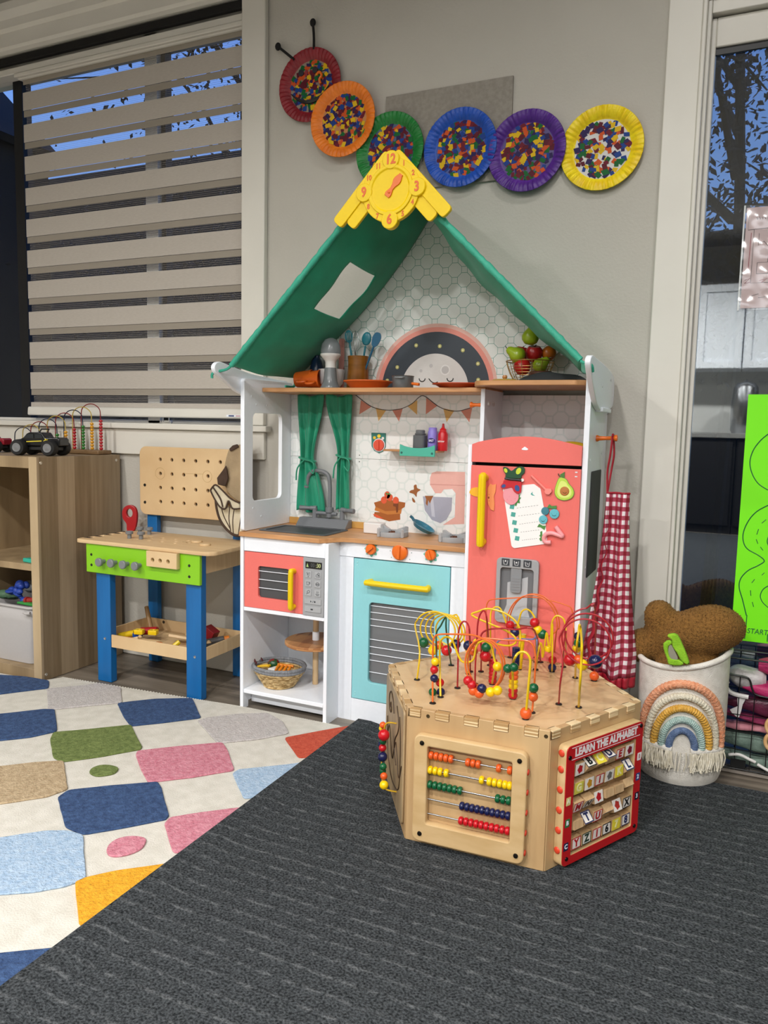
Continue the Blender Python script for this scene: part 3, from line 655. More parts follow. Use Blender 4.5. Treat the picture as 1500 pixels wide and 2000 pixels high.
# burners
BURN = [(-1.0063,2.2759),(-0.8195,2.2646)]
for X, Y in BURN:
    Y = min(Y, 2.19)
for X in (-.945, -.745):
    Y = 2.16
    b = MB(FZ(CT)); b.plate(ell(X, Y, .048, n=32), [ell(X, Y, .034, n=32)], .0003, .015, 0, .0006); bn = b.build('burner', C('#a2a5a8', .3), K)
    b = MB(FZ(CT)); b.prism(ell(X, Y, .031), .0003, .0035); b.build('burner_plate', C('#241d1a', .5), bn)
    for k in range(4):
        a = pi/4+.2+k*pi/2; d = Vector((cos(a), sin(a), 0)); c = Vector((X, Y, CT))
        m = MB(Matrix.Translation(c) @ Matrix.Rotation(a, 4, 'Z')); m.prism([(.018, .012), (.049, .0155), (.049, .0005), (.055, .0005), (.055, .026), (.048, .028), (.018, .020)], -.004, .004, 0, m.T @ Matrix(((1, 0, 0, 0), (0, 0, -1, 0), (0, 1, 0, 0), (0, 0, 0, 1))))
        m.build('pan_support', C('#b3b6b9', .3), bn, bev=.0008)
    m = MB(); R = random.Random(int(X*100))
    for k in range(7):
        a = 2*pi*k/7; m.cyl((X+.004*cos(a), Y+.004*sin(a), CT+.013), (X+.019*cos(a), Y+.019*sin(a), CT+.0045), .0038, .005, seg=6)
    m.build('flame_logs', C('#5a3420', .5), bn)
# little spice shelf
b = MB(); b.box(-1.003, -.822, 2.20, 2.2622, .8295, .8355); sh = b.build('spice_shelf', WOODTOP, K, bev=.001)
zz = [(-0.9428,0.8329),(-0.8278,0.834),(-0.8269,0.8058),(-0.942,0.8025)]
z0 = .817
pr = [(zz[0][0], z0), (zz[1][0], z0), (zz[1][0], z0+.036)]+[(zz[1][0]-(zz[1][0]-zz[0][0])*t, z0+.036-.011*sin(pi*t)**.7) for t in [.1, .2, .3, .4, .5, .6, .7, .8, .9]]+[(zz[0][0], z0+.036)]
b = MB(FY(2.1995)); b.prism(pr, 0, .008); rl = b.build('shelf_rail', C('#4fb8a0', .35), sh, bev=.001)
b = MB(FY(2.1915))
for x in (zz[0][0]+.007, zz[1][0]-.008): b.lathe([(0, 0), (.0035, 0), (.0035, .001), (0, .0012)], (x, z0+.01, .0001), seg=10)
b.build('screw_cap', C('#2c6b62', .4), rl)
# timer
b = MB(FY(2.2625)); tp = [(-1.0726,0.8852),(-1.0218,0.8847),(-1.0219,0.8401),(-1.0306,0.8262),(-1.0443,0.8203),(-1.0609,0.828),(-1.0703,0.8414)]
b.prism(tp, .0001, .003, 0); tm = b.build('timer', C('#2f7a70', .4), K)
cx, cz = [(-1.0444,0.846)][0]
b = MB(FY(2.2595)); b.lathe([(0, .0002), (.0195, .0002), (.018, .006), (0, .0065)], (cx, cz, 0), seg=28); b.prism([(cx-.003, cz-.014), (cx+.004, cz-.014), (cx+.003, cz+.014), (cx-.004, cz+.014)], .006, .011); b.lathe([(0.0165, .0001), (.0215, .0001), (.0215, .0012), (.0165, .0012)], (cx, cz, 0), m=1, seg=28); b.build('timer_dial', [C('#e2573f', .35), WHITE], tm, bev=.0005)
b = MB(FY(2.2595))
for (x, z), m, r in zip([(-1.0607,0.8691),(-1.0451,0.8749),(-1.0311,0.8682)], (0, 1, 2), (.005, .006, .0045)): b.prism(ell(x, z, r, n=14), .0001, .0006, m)
b.build('timer_icons', [C('#e9c32f'), C('#f0d23a'), C('#e8e4dc')], tm)
# bunting print
b = MB(FY(2.2625)); st = [(-1.1322,1.005),(-1.0979,0.9816),(-1.0671,0.9655),(-1.0248,0.9578),(-0.9774,0.961),(-0.937,0.9773),(-0.9116,0.9987),(-0.8974,1.0035),(-0.8801,0.9946),(-0.8454,0.9707),(-0.8115,0.959),(-0.7783,0.9578),(-0.7458,0.9664),(-0.7085,0.978)]
b.tube([(v.x, v.y, .0006) for v in cat_rom([(p[0], p[1], 0) for p in st], 4)], .0011, 0, 6)
for k, t in enumerate(([(-1.1134,0.9886),(-1.0762,0.9671),(-1.1186,0.9431)], [(-1.0598,0.9656),(-1.0236,0.9567),(-1.0491,0.9223)], [(-1.0022,0.9586),(-0.9658,0.9643),(-0.9776,0.9224)], [(-0.9496,0.9709),(-0.9171,0.9897),(-0.9164,0.9446)], [(-0.887,0.9967),(-0.85,0.9727),(-0.8872,0.9461)], [(-0.8296,0.9651),(-0.7938,0.9587),(-0.8176,0.9229)], [(-0.7728,0.9589),(-0.7366,0.9675),(-0.7443,0.9241)])): b.prism(t, .0001, .0004, 1+k % 2)
b.build('bunting_print', [C('#3a3d3f'), C('#d98d78'), C('#e0b468')], K)
# waffle stack print
b = MB(FY(2.2625)); Q = lambda s_: s_
for k, p in enumerate(([(-1.0563,0.6287),(-0.9658,0.6319),(-0.9652,0.6099),(-1.004,0.6017),(-1.0591,0.6146)], [(-1.0537,0.6457),(-0.9602,0.6471),(-0.9627,0.6293),(-1.0105,0.6234),(-1.0565,0.6343)], [(-1.0589,0.6593),(-1.0178,0.6728),(-0.9489,0.6659),(-0.9503,0.6521),(-0.969,0.6399),(-1.0169,0.6341),(-1.0537,0.6468)])): b.prism(p, .0001, .0003+.0003*k, k % 2)
for p in [(-1.0238,0.6697),(-1.0029,0.6792),(-0.9817,0.671),(-1.0121,0.6869)]: b.prism(ell(p[0], p[1], .0105, .012, 14), .001, .0013, 2)
for p in ([(-1.0183,0.6949),(-1.0062,0.69),(-1.0151,0.6868)], [(-1.0063,0.6955),(-0.9971,0.6878),(-1.0091,0.6882)]): b.prism(p, .0013, .0016, 3)
b.prism([(-0.9904,0.6606),(-0.9725,0.6617),(-0.9736,0.6341),(-0.9783,0.6311),(-0.9812,0.6502),(-0.9902,0.6524)], .0013, .0016, 4)
b.prism([(-1.0623,0.6228),(-1.047,0.621),(-1.0223,0.6087),(-1.0498,0.6113)], .0013, .0016, 2)
b.build('waffle_print', [C('#a85d24'), C('#c67a35'), C('#e05a35'), C('#4d8a3c'), C('#7a3b17')], K)
# mixer print
b = MB(FY(2.2625))
b.prism([(-0.8669,0.7487),(-0.8617,0.765),(-0.8448,0.77),(-0.7526,0.7724),(-0.7507,0.7173),(-0.7498,0.6115),(-0.8196,0.6038),(-0.7811,0.6306),(-0.7808,0.7051),(-0.7924,0.7178),(-0.8204,0.7147),(-0.8285,0.7025),(-0.8483,0.7014),(-0.8573,0.7144),(-0.8663,0.7273)], .0001, .0004, 0)
b.prism([(-0.8663,0.73),(-0.7512,0.732),(-0.7511,0.7289),(-0.8662,0.7268)], .0004, .0006, 3)
b.prism([(-0.8893,0.6894),(-0.7915,0.6912),(-0.7929,0.6512),(-0.8088,0.6207),(-0.8283,0.6086),(-0.8572,0.6174),(-0.8811,0.6456)], .0004, .0008, 1)
b.prism([(-0.8651,0.6887),(-0.8548,0.6892),(-0.846,0.6262),(-0.8575,0.6282)], .0008, .001, 4)
for p in ([(-0.8824,0.6915),(-0.8538,0.6931),(-0.8591,0.682),(-0.8645,0.6682),(-0.8705,0.6786),(-0.8728,0.6596),(-0.8788,0.6673),(-0.8775,0.6809)], ): b.prism(p, .0008, .0011, 2)
b.prism(smooth2([(-0.9211,0.7218),(-0.9124,0.725),(-0.9092,0.7143),(-0.8974,0.7095),(-0.9088,0.7008),(-0.9113,0.686),(-0.9203,0.6948),(-0.9363,0.6993),(-0.9294,0.7068),(-0.9207,0.7094)], 3), .0001, .0004, 2); b.prism(smooth2([(-0.9258,0.6836),(-0.9168,0.6759),(-0.9154,0.6679),(-0.9237,0.6712)], 3), .0001, .0004, 2)
b.build('mixer_print', [C('#eab3a8'), C('#a9a9b8'), C('#9a5a28'), C('#d99a90'), C('#c5c5d0')], K)
# moon arch print on the gable
cx, rz = -.862, 1.02
b = MB(FY(2.2625)); H_ = lambda r: [(cx+r, rz)]+ell(cx, rz, r, n=36, a0=0, a1=pi)
b.prism(H_(.203), .0001, .0004, 0); b.prism(H_(.192), .0004, .0006, 1); b.prism(H_(.178), .0006, .0009, 2); b.prism(H_(.112), .0009, .0012, 3)
for a, r in ((2.62, .145), (2.95, .162), (2.0, .152), (1.46, .135), (.93, .150), (.52, .160), (.22, .145)): b.prism(ell(cx+r*cos(a), rz+r*sin(a), .0062, n=12), .0009, .0013, 4); b.prism(ell(cx+r*cos(a), rz+r*sin(a), .003, n=8), .0013, .0015, 5)
b.prism(ell(cx+.035, rz+.062, .016, n=16), .0012, .0013, 6); b.prism(ell(cx+.035, rz+.062, .012, n=16), .0013, .0014, 7); b.prism(ell(cx-.012, rz+.075, .006, n=12), .0012, .0013, 7); b.prism(ell(cx-.045, rz+.06, .005, n=12), .0012, .0013, 7)
for x in (cx-.040, cx+.052): b.tube([(x+.010*cos(a), rz+.037+.010*sin(a), .0015) for a in [pi+pi*k/10 for k in range(11)]], .0015, 8, 5)
b.tube([(cx-.018+.03*t, rz+.036-.04*t+.03*t*t, .0015) for t in [k/8 for k in range(9)]], .0015, 8, 5)
b.build('moon_print', [C('#e2b3a6'), C('#e48f80'), C('#2d3742'), C('#d9d6d3'), C('#b9b56a'), C('#e9e6b0'), C('#e6e4e2'), C('#c3c0bf'), C('#26282b')], K)
# fabric roof
RX, RZ_ = -.868, 1.578
def roof(sgn, sag, yf=1.905, yb=2.262):
    ex = -.495 if sgn < 0 else .515
    def f(u, v):
        y = yf+(yb-yf)*v; x = RX+ex*u; z = RZ_-.505*u
        s_ = sag*sin(pi*min(u, 1)**.9)*sin(pi*.7*v)+.5*sag*(u**3)*sin(pi*.8*v)
        z -= s_*.72; x += -sgn*s_*-.72 if 0 else -sgn*-1*0
        x -= sgn*s_*.72
        n = (.0022*sin(u*38+v*5)+.003*sin(u*17-v*9))*min(1, v*3)*(1-v**6)
        return (x-sgn*n*.7, y, z-n*.7)
    return f
b = MB(); h0, h1, g0, g1 = .375, .615, .30, .68
fL = roof(-1, .050)
us = sorted(set([round(k*.02, 4) for k in range(51)]+[h0, h1])); vs_ = sorted(set([round(k*.04, 4) for k in range(26)]+[g0, g1]))
vv = [fL(u, v) for u in us for v in vs_]; nv = len(vs_); fc = []
for i in range(len(us)-1):
    for j in range(nv-1):
        uc, vc = (us[i]+us[i+1])/2, (vs_[j]+vs_[j+1])/2
        if h0 < uc < h1 and g0 < vc < g1: continue
        fc.append((i*nv+j, (i+1)*nv+j, (i+1)*nv+j+1, i*nv+j+1))
b.raw(vv, fc); b.build('roof_cloth', GREEN, K, solid=.0015, label='green roof cloth with a cut-out window')
fR = roof(1, .055); MB().surf(fR, 50, 24).build('roof_cloth', GREEN, K, solid=.0015)
b = MB(); b.tube([(RX, 1.90+.36*t, RZ_+.004) for t in [k/12 for k in range(13)]], .009); b.build('ridge_pole', GREEN2, K)
for f, sgn in ((fL, -1), (fR, 1)):
    R = random.Random(4); pts = [Vector(f(u, 0)) for u in [k/60 for k in range(61)]]
    b = MB(); b.tube(pts, [.0085+R.uniform(-.0012, .0018) for _ in pts], seg=10)
    e = pts[-1]
    b.build('roof_sleeve', GREEN2, K)
    b = MB()
    if sgn < 0:
        b.tube(cat_rom([e, e+Vector((-.012, -.01, -.012)), (-1.405, 1.875, 1.05), (-1.41, 1.875, 1.035)], 6), .004, seg=6); b.build('roof_tie', GREEN2, K); b = MB(); b.tube(cat_rom([Vector(f(1, .95)), Vector(f(1, 1))+Vector((0, -.02, -.03)), (-1.36, 2.2, 1.03)], 6), .004, seg=6)
    else: b.tube(cat_rom([e, e+Vector((.006, -.006, -.006)), (-.325, 1.89, 1.06), (-.322, 1.9, 1.045)], 6), .004, seg=6)
    b.build('roof_tie', GREEN2, K)
# clock
ck = MB(FY(1.885)); Yc = 1.875
u0, v0 = [(-0.8475,1.5067)][0]
R_ = .099
o_ = [(u0-.155, v0-.095), (u0-.168, v0-.110)]
body = ell(u0, v0, .080, n=48)
ck.prism(body, 0, .0145)
def plank(ax, az, bx, bz, w_):
    d = Vector((bx-ax, bz-az)).normalized(); n = Vector((-d.y, d.x))*w_/2
    return roundpoly([(ax+n.x, az+n.y), (ax-n.x, az-n.y), (bx-n.x, bz-n.y), (bx+n.x, bz+n.y)], .012)
for sg in (-1, 1):
    d = Vector((sg*.68, -.733)); n_ = Vector((sg*.733, .68)); c = Vector((u0, v0))
    for off, t0, t1, w0, w1, wd in ((.066, -.062, .158, .0, .0125, .034), (.034, .0, .138, -.001, .009, .032)):
        p, q = c+n_*off+d*t0, c+n_*off+d*t1
        ck.prism(plank(p.x, p.y, q.x, q.y, wd), w0, w1)
for a in (pi/2, 0, pi, -pi/2): ck.lathe([(0, 0), (.023, 0), (.023, .017), (.0215, .0185), (.0, .0185)], (u0+.074*cos(a), v0+.074*sin(a), 0), seg=28)
ck.lathe([(.063, .0144), (.063, .018), (.054, .018), (.052, .0152), (0, .0152)], (u0, v0, 0), seg=48)
clk = ck.build('clock', YELLOW, K, bev=.0015, label='yellow house-shaped toy clock')
for n in range(1, 13):
    a = pi/2-n*pi/6; big = n % 3 == 0; r = .074 if big else .0715
    b = MB(FY(1.885)); b.text(str(n), u0+r*cos(a), v0+r*sin(a), .034 if big else .018, .0186 if big else .0147, .0008, bold=.0010 if big else .0005, sx=.85)
    b.build('numeral', C('#e0641c', .4), clk)
b = MB(FY(1.885)); d = Vector((.62, .78)).normalized()
c0 = Vector((u0-.002, v0-.006)); p = [(c0+d*t, r) for t, r in ((-.012, .0075), (-.004, .0095), (.010, .0045), (.02, .006), (.03, .0105), (.038, .0105), (.05, .005), (.052, .006))]
n = Vector((-d.y, d.x)); poly = [tuple(q+n*r) for q, r in p]+[tuple(q-n*r) for q, r in reversed(p)]
b.prism(poly, .0153, .0185); b.lathe([(0, .018), (.004, .018), (.003, .0205), (0, .021)], (c0.x, c0.y, 0), seg=12); b.build('clock_hand', ORANGE, clk, bev=.0008)
# ------------------------------------------------------------------ wall panel and paper plate caterpillar
a_ = [(-1.0556,1.9197),(-0.6534,1.9165),(-0.6973,1.6328)]
pan = MB(FY(2.2895)); pan.prism(rect(a_[0][0], a_[1][0], a_[2][1], a_[0][1]), 0, .008)
tag(pan.build('wall_panel', tex('grey_linen_board', '#8d877e', '#999389', (90, 90, 90), .85, .25, 600), bev=.0008), 'grey linen covered rectangular board on the wall behind the paper plates', 'board')
BITS = [C(h, .5, 0, .2) for h in ('#5a1022', '#d8b010', '#173c86', '#0c5f2c', '#c9511c', '#2a1c50', '#6a1428')]
def paper_plate(px, hexc, label, seed, white, dy=0, hint=None, r=.1135):
    R = random.Random(seed); x, z = px
    t = thing('paper_plate', label, 'paper plate', (x, 2.289-dy, z-r), 'painted paper plates of the caterpillar')
    m = tex('painted_paper_'+hexc.strip('#'), hexc, '#%02x%02x%02x' % tuple(min(255, int(int(hexc[i:i+2], 16)*1.16)+8) for i in (1, 3, 5)), (25, 60, 25), .45, .2, 200, lo=.3, hi=.8)
    b = MB(FY(2.289-dy)); n = 240; T = FY(2.289-dy)
    rings = [(.0, .0015, 0), (.078, .0015, 0), (.083, .005, 0), (.092, .013, 1), (.104, .0165, 1), (.1125, .0155, .6), (.1135, .014, .3)]
    vs = []; fs = []
    for k in range(n):
        a = 2*pi*k/n; rp = .0017*cos(a*48)+.0010*sin(a*37+seed)
        for rr, h, kk in rings: vs.append((x+max(rr, 1e-4)*cos(a), z+max(rr, 1e-4)*sin(a), h+kk*rp))
    L_ = len(rings)
    for k in range(n):
        for q in range(L_-1): fs.append((k*L_+q, ((k+1) % n)*L_+q, ((k+1) % n)*L_+q+1, k*L_+q+1))
    b.raw(vs, fs)
    b.build('rim', m, t, fix=True, solid=.0008)
    b = MB(T); b.prism(smooth2([(x+(.074+.005*R.random())*cos(2*pi*k/16), z+(.078+.004*R.random())*sin(2*pi*k/16)) for k in range(16)], 3), .0024, .0027)
    b.build('centre', C(white, .45), t)
    b = MB(T)
    pts = []
    while len(pts) < (120 if seed == 6 else 165):
        u, v = R.uniform(-1, 1), R.uniform(-1, 1)
        if u*u+v*v > 1: continue
        q = Vector((u*.072, v*.077))
        if len(pts) > 20 and min((q-p).length for p in pts) < .0058: 
            if R.random() < .93: continue
        pts.append(q)
    for i, q in enumerate(pts):
        s1, s2 = R.uniform(.0052, .0094), R.uniform(.0042, .0078); a = R.uniform(0, pi); m_ = R.randrange(7); w_ = .0029+.0012*R.random()
        c, s_ = cos(a), sin(a); sk = R.uniform(-.3, .3)
        P = [(q.x+x+u*s1*c-v*s2*s_+sk*v*s1*c, q.y+z+u*s1*s_+v*s2*c, w_) for u, v in ((-1, -1), (1, -1), (1, 1), (-1, 1))]
        b.raw(P, [(0, 1, 2, 3)], m_)
    b.build('tissue_mosaic', BITS, t, flat=True, fix=False)
    return t, T
PL = [(-1.3251,1.9937),(-1.1946,1.8642),(-1.0336,1.7544),(-0.8039,1.7338),(-0.6025,1.7007),(-0.393,1.6849)]
red, Tr = paper_plate(PL[0], '#7d1620', 'dark red paper plate head with a black smile and antennae', 1, '#8f7f6f', .0005)
paper_plate(PL[1], '#e0741a', 'orange paper plate next to the dark red head', 2, '#b87a40', .0175)
paper_plate(PL[2], '#12702c', 'green paper plate partly behind the yellow clock', 3, '#3f4f76', .0095)
paper_plate(PL[3], '#1748a6', 'blue paper plate between the green and purple plates', 4, '#2c4a96', .0100)
paper_plate(PL[4], '#4a1f7c', 'purple paper plate between the blue and yellow plates', 5, '#4a3a78', .0090)
paper_plate(PL[5], '#ecc50f', 'yellow paper plate at the tail end of the caterpillar', 6, '#cfcdcb', .0005)
x, z = PL[0]
b = MB(Tr); s_ = [(-1.3974,1.9778),(-1.3744,1.9601),(-1.3435,1.9454),(-1.3081,1.9469),(-1.2782,1.9601),(-1.2577,1.9843)]
b.tube([(v.x, v.y, .0078) for v in cat_rom([(p[0], p[1], 0) for p in s_], 5)], [.0016+.0048*sin(pi*k/25) for k in range(26)], seg=6, flat=.5); b.build('smile', BLACK, red)
for e in [(-1.362,2.039),(-1.3104,2.0407)]: MB(Tr).prism(ell(e[0], e[1], .0095, .0105, 14), .0045, .006).build('eye', C('#191420'), red)
e = [(-1.3427,2.0359)][0]; MB(Tr).prism(ell(e[0], e[1], .006, .011, 14), .0045, .0055).build('nose', C('#8b1420'), red)
e = [(-1.3021,2.0244),(-1.2922,2.0303),(-1.2841,2.0191),(-1.2919,2.0079),(-1.2877,1.9939)]; MB(Tr).tube([(v.x, v.y, .0075) for v in cat_rom([(p[0], p[1], 0) for p in e], 4)], .0042, seg=6, flat=1).build('curl', ORANGE, red)
for p in ([(-1.3818,2.274,2.0787),(-1.4149,2.274,2.1063),(-1.4444,2.274,2.1302)], [(-1.3099,2.274,2.0978),(-1.3105,2.274,2.1396),(-1.3148,2.274,2.1803)]):
    b = MB(); b.tube(cat_rom(p, 5), .0042, seg=8); b.ball(p[2], (.0105, .008, .0125), seg=12); b.build('antenna', C('#0c0b0c', .8), red)
# ------------------------------------------------------------------ things on the play kitchen
SZ = 1.0195; SZ2 = 1.0328
MUG = C('#d9641f', .35)
def mug(loc, rot, label):
    t = thing('toy_mug', label, 'mug', (0, 0, 0), 'orange toy mugs')
    b = MB(); b.lathe([(0, 0), (.022, 0), (.0245, .004), (.0275, .05), (.029, .056), (.0275, .057), (.026, .05), (.0225, .005), (0, .004)], seg=28); b.build('cup', MUG, t)
    MB().tube(cat_rom([(.025, 0, .046), (.042, 0, .044), (.043, 0, .024), (.0235, 0, .014)], 6), .0042, seg=8).build('handle', MUG, t)
    t.location = loc; t.rotation_euler = rot; return t
mug((-1.3021,2.17,1.0517), (0, 0, 0), 'orange toy mug on its side at the left end of the shelf, the outer one').rotation_euler = (Matrix.Rotation(.15, 3, 'Z') @ Matrix.Rotation(1.50, 3, 'Y') @ Matrix.Rotation(-1.3, 3, 'Z')).to_euler()
bpy.context.view_layer.update()
q = (-1.2718,2.17,1.0548)
mug(q, (0, 0, 0), 'orange toy mug nested into the other mug, beside the grey mixer').rotation_euler = (Matrix.Rotation(.12, 3, 'Z') @ Matrix.Rotation(1.52, 3, 'Y') @ Matrix.Rotation(-1.2, 3, 'Z')).to_euler()
for o in list(COL.objects):
    if o.name.startswith('toy_mug'): o.location.z = SZ+.0295
x, y, _ = (-1.174,2.165,1.0316)
t = thing('toy_blender', 'grey and white toy mixer with a domed head on the top shelf', 'toy mixer', (x, y, SZ))
MB().lathe([(0, 0), (.031, 0), (.0315, .004), (.027, .012), (.0225, .024), (.0205, .04), (.0185, .065), (0, .065)], (x, y, SZ), seg=32).build('base', C('#7d8285', .25), t)
MB().lathe([(0, .0652), (.0165, .0652), (.0165, .082), (.019, .088), (.028, .098), (.0325, .104), (.0325, .108), (0, .108)], (x, y, SZ), seg=32).build('funnel', C('#e6e5e2', .25), t)
MB().lathe([(0, .1082), (.031, .1082), (.0315, .118), (.028, .138), (.019, .152), (.008, .157), (0, .158)], (x, y, SZ), seg=32).build('dome', C('#83878a', .25), t)
x, y, _ = (-1.1973,2.215,1.0346)
tag(MB().lathe([(0, 0), (.022, 0), (.024, .004), (.037, .02), (.0435, .064), (.042, .064), (.035, .021), (.022, .006), (0, .006)], (x, y, SZ), seg=32).build('bowl', C('#dcdad9', .25), base=True), 'white toy bowl standing behind the grey mixer', 'bowl')
x, y, _ = (-1.2632,2.235,1.036)
tag(MB().lathe([(0, 0), (.020, 0), (.021, .004), (.021, .075), (.016, .095), (.010, .105), (.010, .112), (0, .112)], (x, y, SZ), seg=24).build('bottle', C('#1c2f4d', .3), base=True), 'navy blue toy bottle beside the roof cloth on the shelf', 'bottle')
x, y, _ = (-1.1783,2.246,1.0364)
b = MB(FY(2.25)); b.prism(rect(x-.009, x+.009, SZ+.0005, SZ+.165, .006), 0, .006)
tag(b.build('chopping_board', C('#cf8d84', .5), bev=.001), 'narrow pink board leaning upright behind the mixer', 'board')
x, y, _ = (-1.1019,2.215,1.0407)
t = thing('utensil_holder', 'brown tapered utensil pot holding teal spoons on the shelf', 'utensil pot', (x, y, SZ))
MB().lathe([(0, 0), (.034, 0), (.036, .006), (.032, .084), (.034, .104), (.032, .104), (.029, .084), (.033, .008), (0, .008)], (x, y, SZ), seg=32).build('pot', tex('amber_pot', '#74490f', '#8a591c', (20, 20, 60), .3), t)
UT = C('#1f6f7d', .35); UT2 = C('#1c5878', .35)
def utensil(kind, base, hd, label, m):
    t = thing('toy_utensil', label, 'utensil', base, 'utensils in the brown pot')
    B, H = Vector(base), Vector(hd); d = (H-B).normalized()
    MB().cyl(B, H-d*.012, .0028, .0034, seg=10).build('handle', m, t)
    T = Matrix.Translation(H) @ Matrix(((d.z, 0, d.x, 0), (0, -1, 0, 0), (-d.x, 0, d.z, 0), (0, 0, 0, 1))) if 0 else None
    s = Vector((d.z, 0, -d.x)).normalized(); n = s.cross(d)
    T = Matrix(((s.x, d.x, n.x, H.x), (s.y, d.y, n.y, H.y), (s.z, d.z, n.z, H.z), (0, 0, 0, 1)))
    b = MB(T)
    if kind == 0: b.plate(ell(0, .008, .0135, .02, 24), [rect(k*.0062-.0016, k*.0062+.0016, -.004, .02) for k in (-1, 0, 1)], -.001, .001, 0, .0004)
    elif kind == 1: b.ball((0, .01, 0), (.0165, .021, .006), seg=20)
    else: b.prism(smooth2([(-.006, -.014), (.006, -.014), (.013, .0), (.014, .018), (.006, .03), (-.008, .028), (-.014, .014), (-.012, -.002)], 3), -.0015, .0015)
    b.build('head', m, t)
    return t
utensil(0, (x-.008, y, SZ+.009), (-1.1329,2.21,1.1778), 'teal slotted spoon standing in the brown pot', UT)
utensil(1, (x+.002, y+.005, SZ+.009), (-1.0759,2.215,1.1674), 'teal round spoon in the middle of the brown pot', UT)
utensil(2, (x+.008, y-.006, SZ+.009), (-1.0393,2.205,1.1654), 'blue spatula leaning right out of the brown pot', UT2)
t = thing('toy_whisk', 'thin wire whisk standing between the teal spoons', 'utensil', (x, y+.012, SZ+.009), 'utensils in the brown pot')
H = Vector((-1.1162,2.22,1.1737)); MB().cyl((x, y+.012, SZ+.009), H-Vector((0, 0, .035)), .0025, seg=8).build('handle', C('#4d4238'), t)
b = MB()
for k in range(3):
    a = k*pi/3; b.tube(cat_rom([H+Vector((0, 0, -.036))]+[H+Vector((.010*sin(g)*cos(a), .010*sin(g)*sin(a), -.03*cos(g))) for g in [pi*j/8 for j in range(1, 16)]]+[H+Vector((0, 0, -.036))], 2), .0006, seg=5)
b.build('wires', STEEL, t)
DISH = C('#d4601c', .35)
x, y, _ = (-1.037,2.155,1.0306)
tag(MB().lathe([(0, 0), (.052, 0), (.056, .003), (.068, .017), (.0765, .02), (.0765, .023), (.066, .0205), (.054, .006), (0, .006)], (x, y, SZ), seg=48).build('toy_dish', DISH, base=True), 'deep orange toy dish on the shelf between the mixer and the grey pot', 'dish')
x, y, _ = (-0.9148,2.14,1.0294)
t = thing('toy_pot', 'small grey toy pot with an orange handle before the moon arch', 'pot', (x, y, SZ))
MB().lathe([(0, 0), (.029, 0), (.031, .003), (.032, .034), (.034, .036), (.032, .0365), (.0305, .033), (.029, .006), (0, .006)], (x, y, SZ), seg=32).build('pot_body', C('#6f7376', .3, .3), t)
MB().cyl((x+.030, y-.004, SZ+.014), (x+.055, y-.008, SZ+.011), .004, .0045, seg=12).build('handle', ORANGE, t)
MB().tube(cat_rom([(x-.012, y-.031, SZ+.031), (x-.008, y-.037, SZ+.030), (x+.012, y-.037, SZ+.030), (x+.016, y-.029, SZ+.031)], 5), .0022, seg=8).build('rim_grip', C('#83878a', .3), t)
x, y, _ = (-0.7324,2.15,1.0324)
tag(MB().lathe([(0, 0), (.062, 0), (.078, .009), (.0875, .0105), (.0875, .0125), (.077, .0115), (.06, .0035), (0, .0035)], (x, y, SZ), seg=48).build('toy_plate', C('#c4481c', .35), base=True), 'flat red-orange toy plate lying in front of the moon arch', 'plate')
# fruit basket
x, y, _ = (-0.5414,2.17,1.0472)
bz = SZ2
t = thing('fruit_basket', 'round wire basket full of toy fruit on the raised shelf end', 'basket', (x, y, bz))
prof = [(.036, 0.0015), (.046, .012), (.056, .03), (.0635, .05), (.0665, .062)]
WIRE = C('#a8894f', .35, .6)
b = MB(); b.tube([(x+.0665*cos(a), y+.0665*sin(a), bz+.062) for a in [2*pi*k/40 for k in range(40)]], .0016, closed=True, seg=6); b.tube([(x+.036*cos(a), y+.036*sin(a), bz+.0016) for a in [2*pi*k/40 for k in range(40)]], .0015, closed=True, seg=6); b.build('rim', WIRE, t)
b = MB()
for k in range(14):
    a = 2*pi*k/14+.1; b.tube([(x+r*cos(a), y+r*sin(a), bz+z) for r, z in prof], .0011, seg=5)
for r, z in ((.042, .0075), (.0475, .015), (.052, .0225), (.056, .03), (.0593, .038), (.0622, .046)): b.tube([(x+r*cos(a), y+r*sin(a), bz+z) for a in [2*pi*k/40 for k in range(40)]], .0007, closed=True, seg=4)
b.tube([(x-.036+.072*k, y, bz+.0012) for k in (0, 1)], .001, seg=4); b.tube([(x, y-.036+.072*k, bz+.0012) for k in (0, 1)], .001, seg=4)
b.build('wire_bowl', WIRE, t)
def fruit(kind, c, h, label, tilt=(0, 0), k=1.0):
    t = thing('toy_'+kind, label, 'toy fruit', c, 'fruit in the wire basket')
    R = Matrix.Rotation(tilt[0], 4, 'X') @ Matrix.Rotation(tilt[1], 4, 'Y'); T = Matrix.Translation(c) @ R @ Matrix.Scale(k, 4)
    if kind == 'pear': p = [(0, -.027), (.012, -.026), (.022, -.017), (.0245, -.006), (.021, .006), (.0145, .016), (.0115, .025), (.007, .031), (0, .032)]; top = .030
    elif kind == 'apple': p = [(0, -.021), (.010, -.024), (.019, -.018), (.0245, -.003), (.0235, .010), (.016, .019), (.007, .0195), (0, .015)]; top = .014
    else: p = [(0, -.022), (.011, -.019), (.019, -.011), (.022, 0), (.019, .011), (.011, .019), (0, .022)]; top = .02
    MB(T).lathe(p, seg=24).build('body', C(h, .3), t); MB(T).tube([(0, 0, top), (.001, 0, top+.006), (.004, 0, top+.010)], .0014, seg=6).build('stem', C('#2d2013'), t)
fruit('pear', (-0.541,2.165,1.1668), '#8fa51c', 'green pear on the very top of the fruit basket', (.1, .25), .98)
fruit('pear', (-0.5771,2.15,1.114), '#93a91f', 'green pear at the left rim of the fruit basket', (.2, -1.0), .95)
fruit('apple', (-0.535,2.185,1.1194), '#a91a1c', 'red apple below the topmost pear in the basket', (.3, .1), 1.0)
